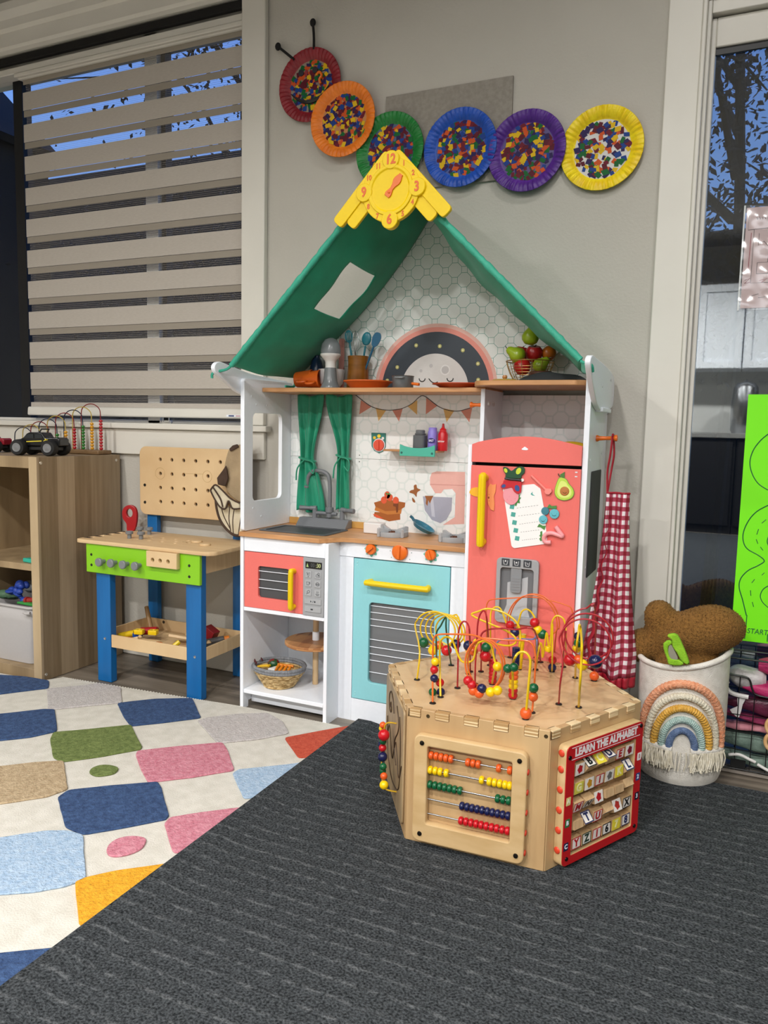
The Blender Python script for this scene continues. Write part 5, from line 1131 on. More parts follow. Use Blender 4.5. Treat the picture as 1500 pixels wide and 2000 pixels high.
b = MB(); b.tube([(-2.212+.018*cos(a), 1.975, .288+.02*sin(a)) for a in [2*pi*k/20 for k in range(20)]], .007, closed=True, seg=8); tag(b.build('toy_ring', C('#55585a', .4)), 'dark grey ring toy at the right of the grey bin', 'toy', 'toys in the grey bin')
b = MB(); b.prism(roundpoly([(-2.28, 2.0), (-2.20, 2.0), (-2.20, 2.05), (-2.28, 2.05)], .01), .262, .30); b.cyl((-2.275, 2.02, .285), (-2.22, 2.03, .312), .009, seg=10); tag(b.build('toy_car_body', C('#8d9496', .4), bev=.005), 'pale grey lump of toy behind the red stick in the bin', 'toy', 'toys in the grey bin')
toyblob('toy_lump', (-2.235, 2.08, .285), (.045, .03, .028), '#3d4348', 'dark slate toy heaped at the back of the grey bin', .2, 4)
toyblob('toy_lump', (-2.38, 1.96, .265), (.05, .03, .025), '#4a6a52', 'muted green toy at the left of the grey bin', 0, 6)
toyblob('toy_lump', (-2.40, 2.08, .275), (.06, .04, .03), '#7f8488', 'grey toy heaped behind the blue one in the grey bin', 0, 8)
# upper cubby things
t = thing('toy_table', 'little white tray with a wooden top in the middle cubby', 'tray', (-2.22, 2.02, .4095))
MB().box(-2.235, -2.178, 1.98, 2.12, .474, .482).build('wood_top', OAKF, t, bev=.002); MB(FX(-2.225)).prism(roundpoly([(1.985, .474), (2.115, .474), (2.105, .455), (1.995, .455)], .008), 0, .045).build('bowl', C('#e1dfdb', .4), t)
b = MB(); b.box(-2.22, -2.19, 2.04, 2.09, .4098, .455); b.build('foot', C('#6b5a42', .5), t, bev=.002)
b = MB(); b.prism([(-2.235, 1.90), (-2.178, 1.893), (-2.178, 1.955), (-2.20, 1.955)], .4098, .424); tag(b.build('toy_block', C('#2fae98', .4), bev=.002), 'turquoise wedge block in the middle cubby', 'toy block')
# toy trucks on top
TZ = ct+.0008
RUB = C('#141414', .7); CHROME = C('#c9ccd0', .2, .9)
def truck(px, Y, heading, body, accent, label, hub, s=1.0, deco=True):
    t = thing('toy_truck', label, 'toy truck', (0, 0, 0), 'toy trucks on the cube shelf')
    B = C(body, .25); A = C(accent, .3)
    prof = [(-.078, .028), (-.078, .040), (-.072, .046), (-.045, .050), (-.030, .066), (-.020, .070), (.020, .070), (.030, .055), (.072, .056), (.078, .050), (.078, .030)]
    b = MB(FY(.0)); b.prism(prof[:], -.026, .026); b.build('body', B, t, bev=.003)
    b = MB(FY(-.0265)); b.prism([(-.040, .052), (-.028, .064), (-.006, .065), (-.006, .052)], 0, .001); b.prism([(-.002, .052), (-.002, .065), (.018, .065), (.024, .053)], 0, .001); b.build('side_window', C('#23272b', .15), t)
    b = MB(); b.box(-.079, -.0785, -.024, .024, .030, .0395); b.build('grille', CHROME, t)
    for y in (-.019, .019): MB().cyl((-.0795, y, .041), (-.075, y, .041), .0055, seg=12).build('headlight', C('#e9e4d8', .15), t)
    if deco:
        b = MB(FY(-.0268)); 
        for cx, cz in ((.034, .045), (-.055, .040)): b.prism([(cx+(.009 if k % 2 else .004)*cos(2*pi*k/10), cz+(.009 if k % 2 else .004)*sin(2*pi*k/10)) for k in range(10)], 0, .0008)
        b.prism([(-.03, .040), (.02, .043), (.02, .046), (-.03, .043)], 0, .0008)
        b.build('side_decal', A, t)
    b = MB(); b.box(-.065, .065, -.018, .018, .016, .0275); b.build('chassis', C('#1c1d1f', .5), t, bev=.002)
    b = MB(); b.tube([(.01, -.02, .0705), (.016, -.02, .080), (.016, .02, .080), (.01, .02, .0705)], .0022, seg=6); b.build('roll_bar', C('#1a1a1a', .4), t)
    for x in (-.05, .05):
        for y in (-.034, .034):
            w_ = MB(); sg = -1 if y < 0 else 1
            w_.lathe([(.012, -.013), (.0215, -.013), (.024, -.009), (.024, .009), (.0215, .013), (.012, .013)], (x, y, .024), seg=24, R=Matrix.Rotation(pi/2, 4, 'X'))
            wh = w_.build('wheel', RUB, t)
            MB().lathe([(0, .0), (.0125, 0), (.0135, .0035), (.009, .0025), (.004, .004), (0, .004)], (x, y+sg*.011, .024), seg=16, R=Matrix.Rotation(-sg*pi/2, 4, 'X')).build('rim', C(hub, .25, .6), wh)
    x, y, _ = ony_ = px
    t.location = (px[0], px[1], TZ); t.rotation_euler.z = heading; t.scale = (s, s, s)
    return t
truck((-2.2299,1.985,0.7953), 0, .28, '#101113', '#d7c53a', 'black toy truck with yellow stars at the front of the shelf top', '#8f9296', 1.15)
truck((-2.5639,2.05,0.7836), 0, .25, '#8c1626', '#3a5f2a', 'dark red toy truck with green wheels at the picture edge', '#6ad02f', .95, False)
truck((-2.4581,2.14,0.7815), 0, .1, '#17181b', '#c9c9cc', 'second black toy truck behind the starred one', '#85888c', .8, False)
# bead coaster with ten rising arches
t = thing('bead_counter', 'wire bead counter with rising arches and stacked beads on the cube shelf', 'bead toy', (-2.35, 2.2, TZ))
MB().box(-2.66, -2.152, 2.175, 2.245, TZ, TZ+.016).build('base', tex('walnut_base', '#6d5336', '#836644', (10, 50, 50), .5), t, bev=.004)
bz0 = TZ+.016; cols = ['#b01522', '#d99a12', '#2f7a2c']; wc = ['#7d1418', '#b9a24a', '#14203a']
for k in range(9):
    n = 10-k; xr = -2.166-.0445*k; xl = xr-.098; h = n*.0118+.004
    zt_ = bz0+h+.012; yr, yl = 2.205, 2.205-.0*k
    ztop = zt_+.030
    p = [(xl, yl, bz0), (xl, yl, bz0+h*.5), (xl+.001, yl, zt_-.01)]+[((xl+xr)/2-(xr-xl)/2*cos(a), yl, zt_+.038*sin(a)) for a in [pi*j/8 for j in range(1, 8)]]+[(xr-.001, yr, zt_-.01), (xr, yr, bz0+h*.5), (xr, yr, bz0)]
    MB().tube(cat_rom(p, 3), .0019, seg=6).build('wire', C(wc[k % 3], .3), t)
    for j in range(n): MB().lathe([(.002, -.0052), (.0055, -.0045), (.0072, 0), (.0055, .0045), (.002, .0052)], (xr, yr, bz0+.0062+.0114*j), seg=12).build('bead', C(cols[k % 3], .3), t)
# ------------------------------------------------------------------ workbench
wb = thing('workbench', 'child workbench with blue legs, green apron and pegboard', 'workbench', (-1.77, 2.1, 0))
BLUE = tex('blue_painted_wood', '#0b5f9f', '#0d68ab', (30, 30, 4), .4); LIME = C('#86c81c', .35); SCREW = C('#3a3a38', .3, .7)
def wbx(name, m, *q, bev=.002, parent=None): return MB().box(*q).build(name, m, parent or wb, bev=bev)
for x0, x1, y0, y1, h in ((-1.982, -1.921, 1.984, 2.012, .484), (-1.5975, -1.537, 1.984, 2.012, .484), (-1.985, -1.940, 2.245, 2.268, .80), (-1.60, -1.550, 2.245, 2.268, .80)):
    lg = wbx('leg', BLUE, x0, x1, y0, y1, .001, h)
    if y0 < 2: MB(FY(y0-.0002)).lathe([(0, 0), (.005, 0), (.0045, .0015), (.0015, .0005), (0, .0005)], ((x0+x1)/2+.005, .155 if x0 < -1.9 else .145, 0), seg=12).build('screw', C('#b9bcc0', .3, .8), lg)
ap_ = wbx('front_apron', LIME, -2.012, -1.531, 1.970, 1.983, .386, .4855)
for x, z in ((-1.988, .448), (-1.988, .412), (-1.572, .448), (-1.572, .412)): MB(FY(1.9698)).lathe([(0, 0), (.0048, 0), (.004, .0015), (0, .001)], (x, z, 0), seg=12).build('screw', SCREW, ap_)
tp = MB(FZ(.486)); tp.plate(roundpoly([(-2.054, 1.962), (-1.50, 1.962), (-1.478, 1.985), (-1.478, 2.243), (-2.054, 2.243)], .02), [ell(-2.032, y, .010, n=14) for y in (2.02, 2.065, 2.11, 2.155)]+[ell(-1.87+.055*i+(.03 if j % 2 else 0), 2.06+.035*j, .0075, n=12) for i in range(4) for j in range(3)], 0, .013, 0, .002); tb = tp.build('table_top', BIRCH, wb)
MB(FZ(.486)).prism(rect(-2.045, -1.50, 1.975, 2.235), -.002, -.0005).build('under_board', C('#d8cdb2', .5), wb)
b = MB(); 
for y in (2.0, 2.045, 2.09, 2.135, 2.18): b.box(-2.047, -2.016, y-.006, y+.006, .4992, .4998)
b.box(-2.048, -2.043, 1.995, 2.19, .4992, .4997)
b.build('slot_print', C('#3a3029', .6), tb)
for q in ((-1.655, 2.115), (-1.590, 2.075)): MB().lathe([(0, 0), (.019, 0), (.0195, .002), (.018, .006), (0, .0065)], (*q, .4993), seg=24).build('wooden_disc', BIRCH, tb)
b = MB(); b.box(-1.70, -1.585, 2.094, 2.0965, .4991, .4994); b.build('groove', C('#a48a60', .6), tb)
wbx('side_rail', BIRCH, -1.556, -1.546, 2.013, 2.244, .415, .4848); wbx('side_rail', BIRCH, -1.975, -1.965, 2.013, 2.244, .415, .4848)
tbk = MB(FY(1.9695)); tbk.plate(rect(-1.732, -1.608, .4345, .4855), [ell(x, .457, .007, n=14) for x in (-1.706, -1.675, -1.643)], 0, .018, 0, .0015); tbk.build('peg_block', BIRCH, wb)
# pegboard
holes = [ell(-1.911+.0533*i, .769-.0517*j, .0066, n=12) for i in range(7) for j in range(4)]
b = MB(FY(2.244)); b.plate(rect(-2.007, -1.525, .563, .815, .028, 5), holes, 0, .012, 0, .002); pb = b.build('pegboard', BIRCH, wb)
MB(FY(2.2445)).prism(rect(-1.94, -1.56, .59, .79), 0, .0002).build('hole_shade_sheet', C('#4a3d2e', .8), wb)  # dark sheet: painted shade seen through the pegboard holes
for z in (.672, .608): MB(FY(2.2318)).lathe([(0, 0), (.0058, 0), (.005, .0015), (0, .001)], (-1.983, z, 0), seg=12).build('screw', SCREW, pb)
b = MB(FY(2.2319)); b.tube([(v[0], v[1], 0) for v in ell(-1.911, .718, .0215, .021, 24)], .0006, closed=True, seg=5); b.tube([(v[0], v[1], 0) for v in ell(-1.70, .716, .02, .0205, 24)], .0006, closed=True, seg=5); b.tube([(-1.80, .722, 0), (-1.72, .724, 0)], .0006, seg=5); b.build('scratch_rings', C('#b89868', .6), pb)
# tray
TR = BIRCH
tr_ = MB(); tr_.box(-1.918, -1.594, 1.984, 1.990, .128, .172); tr_.build('tray_front', TR, wb, bev=.001)
wbx('tray_side', TR, -1.545, -1.539, 2.014, 2.243, .128, .172, bev=.001); wbx('tray_side', TR, -1.985, -1.979, 2.014, 2.243, .128, .172, bev=.001)
wbx('tray_back', TR, -1.978, -1.546, 2.237, 2.243, .128, .172, bev=.001); wbx('tray_floor', TR, -1.978, -1.546, 2.014, 2.2365, .128, .133, bev=.001); wbx('tray_floor', TR, -1.917, -1.599, 1.991, 2.0135, .128, .133, bev=.001)
MB(FY(2.2368)).lathe([(0, 0), (.006, 0), (0, .001)], (-1.905, .162, 0), seg=12).build('hole', C('#3a2f22', .7), wb)
def bolt(loc, rot, label, h='#7a7d80', L_=.030, r=.0145):
    t = thing('toy_bolt', label, 'toy bolt', (0, 0, 0), 'grey toy bolts of the workbench')
    MB().lathe([(0, L_-.010), (r, L_-.010), (r, L_-.002), (r*.85, L_), (0, L_)], seg=24).build('head', C(h, .4), t); MB().lathe([(0, 0), (.0072, 0), (.0072, L_-.0095), (0, L_-.0095)], seg=16).build('shaft', C(h, .4), t)
    t.location = loc; t.rotation_euler = rot; return t
for (x, z), o in zip(((-1.930, .430), (-1.878, .431), (-1.826, .431), (-1.774, .431)), ('leftmost', 'second', 'third', 'fourth')): bolt((x, 1.9695, z), (pi/2, 0, 0), o+' grey bolt from the left on the green workbench front')
for (px, py, Yb), lab in zip(((253, 1047, 2.04), (275, 1049, 2.05), (291, 1042, 2.12), (273, 1040, 2.13)), ('nearest the red ring', 'at the front of the cluster', 'at the right of the cluster', 'at the back of the cluster')):
    pass
for q, lab in zip([(-1.9028,2.0615,0.4993),(-1.858,2.0695,0.4993),(-1.9129,2.1736,0.4993),(-1.9488,2.1653,0.4993)], ('on the table top beside the red ring', 'in front on the workbench top', 'on the workbench top nearest the pegboard', 'in the middle of the bolts on the workbench top')): bolt((q[0], q[1], .4994), (0, 0, 0), 'grey toy bolt standing '+lab, L_=.026, r=.013)
x, y, _ = (-2.0374,2.2143,0.4993)
t = thing('toy_spanner', 'red wooden ring spanner standing upright on the workbench', 'toy tool', (x, y, .4993))
b = MB(Matrix.Translation((x, y, 0)) @ Matrix.Rotation(.25, 4, 'Z') @ FY(.007)); zc = .4993+.062
b.plate(smooth2([(-.011, .4995), (.015, .4995), (.026, .53), (.028, .565), (.020, .588), (0, .596), (-.020, .588), (-.030, .570), (-.028, .545), (-.014, .525)], 4), [ell(-.001, .566, .0125, .016, 20)], 0, .014, 0, .002); b.build('ring', C('#a8141c', .35), t)
# tools in the tray (z of tray floor .133)
def tool(name, label, parts, cat='toy tool'):
    t = thing(name, label, cat, (0, 0, 0), 'wooden tools in the workbench tray')
    for nm, mb, m in parts: mb.build(nm, m, t, bev=.001)
    ch = [o for o in COL.objects if o.parent is t]
    L0 = sum((o.location for o in ch), Vector())/len(ch); L0.z = .134; t.location = L0
    for o in ch: o.matrix_parent_inverse = Matrix.Translation(L0).inverted()
    return t
BW = BIRCH; DKW = C('#8b6a42', .5)
tool('toy_hammer', 'wooden toy hammer with red head sticking up from the tray', [('handle', MB().cyl((-1.918, 2.16, .235), (-1.872, 2.13, .165), .0075, .009), DKW), ('head', MB().cyl((-1.885, 2.095, .163), (-1.825, 2.11, .170), .0135), C('#a3141c', .4))])
tool('toy_screwdriver', 'yellow handled toy screwdriver at the left of the tray', [('handle', MB().cyl((-1.945, 2.05, .148), (-1.888, 2.065, .163), .0115), C('#dcb81a', .35)), ('shaft', MB().cyl((-1.888, 2.065, .163), (-1.85, 2.075, .172), .005), DKW)])
for x, y, z, lab in ((-1.858, 2.055, .1745, 'left'), (-1.822, 2.085, .170, 'right')): tool('toy_nut', 'yellow square toy nut, the %s one in the tray' % lab, [('nut', MB(Matrix.Translation((x, y, z)) @ Matrix.Rotation(.3, 4, 'Z')).plate(roundpoly([(-.016, -.012), (.016, -.012), (.016, .012), (-.016, .012)], .004), [ell(0, 0, .005, n=10)], -.008, .008, 0, .0015), C('#f0cc1a', .3))])
tool('toy_clamp', 'blue toy piece under the yellow nuts in the tray', [('jaw', MB().box(-1.885, -1.86, 2.05, 2.075, .152, .166), C('#1b4da0', .4)), ('stem', MB().cyl((-1.862, 2.05, .142), (-1.845, 2.045, .162), .006), BW)])
tool('toy_saw', 'wooden toy saw with an orange grip on the tray front', [('blade', MB(FZ(.145)).prism([(-1.86, 2.03), (-1.775, 2.045), (-1.77, 2.065), (-1.86, 2.05)], 0, .008), BW), ('grip', MB(FZ(.137)).plate(roundpoly([(-1.80, 2.012), (-1.745, 2.02), (-1.75, 2.055), (-1.80, 2.045)], .01), [ell(-1.782, 2.03, .008, .006, 12)], 0, .014, 0, .002), C('#e66a17', .35))])
tool('toy_plane', 'orange toy tool with a black slot at the tray front left', [('body', MB(FZ(.134)).plate(roundpoly([(-1.915, 2.0), (-1.845, 2.006), (-1.85, 2.035), (-1.91, 2.03)], .01), [ell(-1.88, 2.018, .012, .005, 12)], 0, .024, 0, .002), C('#e0641a', .35)), ('lever', MB().cyl((-1.86, 2.02, .154), (-1.84, 2.03, .16), .006), BW)])
tool('toy_board', 'square wooden toy plate leaning in the middle of the tray', [('plate', MB(Matrix.Translation((-1.715, 2.11, .158)) @ Matrix.Rotation(-.35, 4, 'X') @ Matrix.Rotation(.4, 4, 'Z')).box(-.04, .04, -.035, .035, -.004, .005), BW)])
tool('toy_wrench', 'yellow toy wrench near the right front leg', [('handle', MB().tube([(-1.73, 2.01, .142), (-1.685, 2.025, .152), (-1.67, 2.04, .168)], .008, seg=8), C('#e8c81c', .35))])
tool('toy_mallet', 'red wooden block head behind the right front leg', [('head', MB(Matrix.Translation((-1.625, 2.15, .178)) @ Matrix.Rotation(.5, 4, 'Y')).box(-.022, .022, -.018, .018, -.018, .018), C('#8f161f', .4)), ('handle', MB().cyl((-1.62, 2.13, .155), (-1.57, 2.08, .150), .008), BW)])
tool('toy_chisel', 'orange handled dark toy tool in the right tray corner', [('handle', MB().cyl((-1.625, 2.04, .150), (-1.60, 2.055, .154), .0095), C('#dd8420', .35)), ('blade', MB().cyl((-1.60, 2.055, .154), (-1.56, 2.10, .16), .007), C('#3a3733', .5))])
tool('toy_file', 'dark grey toy file with an orange tip in the tray', [('body', MB().cyl((-1.64, 2.10, .147), (-1.575, 2.16, .160), .0125), C('#4b4947', .5)), ('tip', MB().cyl((-1.575, 2.16, .160), (-1.562, 2.172, .163), .0095), C('#dd7a1c', .4))])
tool('toy_bolt_red', 'small red toy screw at the back of the tray', [('body', MB().cyl((-1.75, 2.19, .165), (-1.735, 2.185, .172), .009), C('#a8141c', .4)), ('tail', MB().cyl((-1.75, 2.19, .165), (-1.765, 2.195, .142), .005), BW)])
# striped waistcoat hung over the pegboard corner
KHAKI = tex('khaki_vest_cloth', '#a08b6c', '#b29c7b', (20, 20, 20), .85, .3, 400); BRN = tex('dark_brown_binding', '#3d2c20', '#4a3629', (30, 30, 30), .8, .2, 400); CRM = tex('cream_stripes', '#c9bda0', '#d9cfb6', (20, 20, 20), .85, .3, 400)
t = thing('toy_waistcoat', 'khaki, brown and cream striped toy waistcoat hanging on the pegboard corner', 'waistcoat', (-1.56, 2.2, .55))
VO = [(-1.5694,0.8272),(-1.5885,0.812),(-1.6021,0.7703),(-1.6092,0.7168),(-1.592,0.6701),(-1.5493,0.6399),(-1.5177,0.6389),(-1.5086,0.6512),(-1.5093,0.8319),(-1.5288,0.836)]
b = MB(FY(2.231)); b.prism(smooth2(VO, 3), .0, .028); b.build('back_cloth', KHAKI, t, bev=.009, seg=3)
PK = [(-1.6335,0.6454),(-1.6292,0.61),(-1.6134,0.5692),(-1.5811,0.5358),(-1.5456,0.5219),(-1.5015,0.53),(-1.4969,0.6183),(-1.5213,0.6226),(-1.5634,0.62),(-1.5919,0.6182),(-1.6133,0.6347)]
b = MB(FY(2.226)); b.prism(smooth2(PK, 3), .006, .036); b.build('pocket', CRM, t, bev=.010, seg=3)
b = MB(FY(2.19))
for q in ([(-1.6118,0.6302),(-1.599,0.5883),(-1.5726,0.5456)], [(-1.5535,0.6208),(-1.5605,0.5731),(-1.5577,0.5259)], [(-1.5726,0.6196),(-1.5762,0.578),(-1.569,0.5358)], [(-1.5199,0.6229),(-1.5302,0.5693),(-1.5372,0.5246)]): b.tube([(v.x, v.y, 0) for v in cat_rom([(p[0], p[1], 0) for p in q], 4)], .002, seg=6)
for q in ([(-1.632,0.6457),(-1.6277,0.6102),(-1.6119,0.5696),(-1.5797,0.5361),(-1.5442,0.5222),(-1.4848,0.5315)], ): b.tube([(v.x, v.y, 0) for v in cat_rom([(p[0], p[1], 0) for p in q], 4)], .005, seg=6)
b.build('pocket_stripes', BRN, t)
FL_ = [(-1.6476,0.6738),(-1.6259,0.6939),(-1.5988,0.6776),(-1.5634,0.6502),(-1.5248,0.6361),(-1.5248,0.6174),(-1.5563,0.6154),(-1.574,0.6437),(-1.5846,0.6136),(-1.606,0.6182),(-1.631,0.6463)]
b = MB(FY(2.188)); b.prism(FL_, 0, .012); b.build('flap', CRM, t, bev=.003)
b = MB(FY(2.174))
for q in ([(-1.643,0.6745),(-1.6214,0.6945),(-1.5944,0.6782),(-1.5591,0.6509),(-1.5206,0.6368)], [(-1.643,0.6745),(-1.6265,0.647),(-1.6015,0.6178),(-1.5788,0.6145),(-1.5661,0.6417),(-1.5506,0.6163),(-1.5206,0.6182)], [(-1.6301,0.6834),(-1.6015,0.6484),(-1.5909,0.6196)]): b.tube([(v.x, v.y, 0) for v in cat_rom([(p[0], p[1], 0) for p in q], 4)], .0028, seg=6)
b.build('flap_binding', BRN, t)
ST = [(-1.5904,0.7609),(-1.6061,0.7414),(-1.6276,0.7169),(-1.624,0.6934),(-1.5918,0.6891),(-1.5812,0.7191)]
b = MB(FY(2.196)); b.prism(ST, 0, .006); b.build('strap', BRN, t, bev=.002)
q = [(-1.5814,0.8182),(-1.5673,0.8303),(-1.5483,0.8355),(-1.5427,0.8252),(-1.5764,0.8096)]
b = MB(FY(2.202)); b.prism(q, 0, .006); b.build('collar', BRN, t, bev=.002)
# ------------------------------------------------------------------ rug and ribbed mat
RG = [(-3.3, .1), (-.93, .1), (-.93, 2.03), (-1.069, 2.019), (-1.377, 2.003), (-1.535, 1.974), (-2.095, 1.945), (-2.14, 1.876), (-2.6, 1.86), (-3.3, 1.86)]
RG = [(-2.0736,1.9278),(-1.5197,1.9796),(-1.3633,1.9838),(-1.0515,2.0023),(-0.9753,2.0058)]
RG = [(-.955, 1.986), (-1.069, 1.986), (-1.377, 1.983), (-1.535, 1.972), (-2.095, 1.930), (-2.128, 1.870), (-3.2, 1.83), (-3.2, -.4), (-.955, -.4)]
CREAM = tex('cream_rug_pile', '#c6c2b7', '#d2cec4', (30, 30, 30), .9, .35, 260)
def pile(n, a, b_): return tex(n, a, b_, (75, 75, 75), .95, 1.0, 200, detail=6, lo=.3, hi=.7)
PM = dict(navy=pile('navy_pile', '#22395f', '#3b5680'), green=pile('olive_pile', '#55642f', '#758449'), pink=pile('pink_pile', '#b96a7b', '#d08f9c'), grey=pile('grey_pile', '#b1aba9', '#c4bfbd'), tan=pile('tan_pile', '#a08a6b', '#bda888'), sky=pile('sky_pile', '#8fa9c4', '#aec2d6'), red=pile('rust_pile', '#b3402a', '#c7573d'), gold=pile('gold_pile', '#cf8f14', '#e2a728'))
t = thing('patchwork_rug', 'cream rug with navy, green, pink, blue and yellow tufted patches', 'rug', (-2.0, .9, 0))
b = MB(); b.prism(RG, .0006, .009); b.build('rug_base', CREAM, t, flat=True)
def patch(p, mat_, name='patch'):
    b = MB(); q = []
    n = len(p)
    R = random.Random(int(abs(p[0][0])*1e4))
    for i in range(n):
        a, c = Vector(p[i]), Vector(p[(i+1) % n]); k = max(2, int((c-a).length/.03))
        for j in range(k): q.append(a.lerp(c, j/k))
    cx = sum((v for v in q), Vector((0, 0)))/len(q)
    q = [cx+(v-cx)*(1+R.uniform(-.008, .008)) for v in q]; q = roundpoly([tuple(v) for v in q], .01, 2)
    XM = -.957; c = []
    for i in range(len(q)):
        a, e = q[i-1], q[i]
        if (a[0] <= XM) != (e[0] <= XM): f = (XM-a[0])/(e[0]-a[0]); c.append((XM, a[1]+(e[1]-a[1])*f))
        if e[0] <= XM: c.append(e)
    q = c
    b.prism(q, .0091, .0135); return b.build('tufted_patch', PM[mat_], t, bev=.0015)
G = .012
patch([(-2.2952,1.8427),(-2.2014,1.8706),(-2.0988,1.8784),(-2.0411,1.8217),(-2.0843,1.7695),(-2.1592,1.6734),(-2.2223,1.6289),(-2.4314,1.7855)], 'navy')
patch([(-2.0415,1.8156),(-1.9606,1.8944),(-1.9308,1.9346),(-1.8393,1.9413),(-1.7303,1.831),(-1.808,1.7559),(-1.8835,1.6779)], 'grey')
patch([(-1.7382,1.8189),(-1.7153,1.8495),(-1.6591,1.9063),(-1.5611,1.9666),(-1.4964,1.9078),(-1.4297,1.8437),(-1.498,1.7655),(-1.5694,1.6962),(-1.6432,1.7434)], 'navy')
patch([(-1.4243,1.8181),(-1.4124,1.8528),(-1.348,1.9231),(-1.274,1.9695),(-1.194,1.932),(-1.1298,1.8642),(-1.1832,1.7896),(-1.2696,1.7119),(-1.3535,1.7692)], 'grey')
patch([(-1.1232,1.8293),(-1.0751,1.8971),(-1.0196,1.9704),(-0.9584,2.0392),(-0.8814,1.9301),(-0.9387,1.8011),(-1.02,1.7309)], 'red')
patch([(-2.061,1.5165),(-1.9819,1.5868),(-1.8992,1.6772),(-1.8683,1.691),(-1.7278,1.5693),(-1.7576,1.5051),(-1.8136,1.4493),(-1.8883,1.3864)], 'navy')
patch([(-1.7011,1.52),(-1.7315,1.5587),(-1.6599,1.62),(-1.575,1.7023),(-1.4383,1.5964),(-1.4314,1.5805),(-1.4863,1.5029),(-1.5555,1.4273),(-1.5951,1.4339)], 'green')
patch([(-1.4157,1.545),(-1.4305,1.5694),(-1.3515,1.6454),(-1.2613,1.7223),(-1.2109,1.6793),(-1.1278,1.5899),(-1.1986,1.5083),(-1.2769,1.4359),(-1.3416,1.4851)], 'pink')
patch([(-1.1219,1.5726),(-1.1204,1.5989),(-1.0205,1.6852),(-0.9686,1.7391),(-0.8992,1.6293),(-0.945,1.5436),(-1.0177,1.4739)], 'sky')
patch([(-1.7491,1.2671),(-1.6736,1.3349),(-1.6181,1.3915),(-1.5587,1.4346),(-1.4239,1.3219),(-1.4375,1.2703),(-1.5052,1.1973),(-1.5747,1.1371)], 'tan')
patch([(-1.4118,1.279),(-1.4187,1.317),(-1.3495,1.3799),(-1.2573,1.4491),(-1.2289,1.4292),(-1.1214,1.3294),(-1.1168,1.3133),(-1.1665,1.2524),(-1.2315,1.1828),(-1.2897,1.1877)], 'navy')
patch([(-1.1087,1.2968),(-1.1144,1.3237),(-1.0642,1.3758),(-1.0142,1.4217),(-0.9648,1.4607),(-0.8825,1.3467),(-0.9373,1.2724),(-1.0112,1.2107)], 'pink')
patch([(-1.4351,1.045),(-1.3781,1.0934),(-1.3506,1.1228),(-1.3135,1.1584),(-1.2721,1.1805),(-1.2309,1.1807),(-1.1012,1.0619),(-1.1192,1.0261),(-1.157,0.9867),(-1.1948,0.9606),(-1.2649,0.9168)], 'sky')
patch([(-1.1123,1.0438),(-1.1048,1.064),(-1.0689,1.1099),(-1.0103,1.1597),(-0.9643,1.2038),(-0.8662,1.0882),(-0.9335,1.0121),(-1.0045,0.9509)], 'gold')
patch([(-1.099,0.8155),(-1.0674,0.8396),(-1.0343,0.8631),(-1.0036,0.884),(-0.9591,0.9207),(-0.8885,0.8513),(-0.9405,0.7822),(-1.0065,0.7439)], 'navy')
for p, m in ((ell(400, 443, 55, 22, 28, rot=-.08), 'green'), (ell(488, 735, 76, 37, 28, rot=-.1), 'pink')): pass
DOTS = [[(-1.445,1.4117),(-1.4582,1.4336),(-1.4532,1.4553),(-1.4336,1.4671),(-1.4081,1.4681),(-1.3937,1.4583),(-1.3868,1.4365),(-1.3984,1.4173),(-1.4164,1.4048)], [(-1.1422,1.1582),(-1.1539,1.1807),(-1.1518,1.2051),(-1.1331,1.224),(-1.1065,1.2303),(-1.0918,1.2201),(-1.0815,1.1943),(-1.0885,1.1675),(-1.1059,1.149),(-1.1235,1.1455)]]
for p, m in zip(DOTS, ('green', 'pink')):
    b = MB(); b.prism(smooth2(p, 3), .0091, .0135); b.build('tufted_dot', PM[m], t, bev=.0015)
e = [(-2.095, 1.931), (-1.82, 1.953), (-1.535, 1.973), (-1.377, 1.984), (-1.2, 1.986), (-1.03, 1.987)]
b = MB(); q = cat_rom([(x, y, .006) for x, y in e], 26)
for i in range(0, len(q)-1): 
    b.ball(q[i]+Vector((0, .003, .0)), (.0045, .004, .0035), seg=6)
b.build('beaded_hem', CREAM, t).__setitem__('kind', 'stuff')
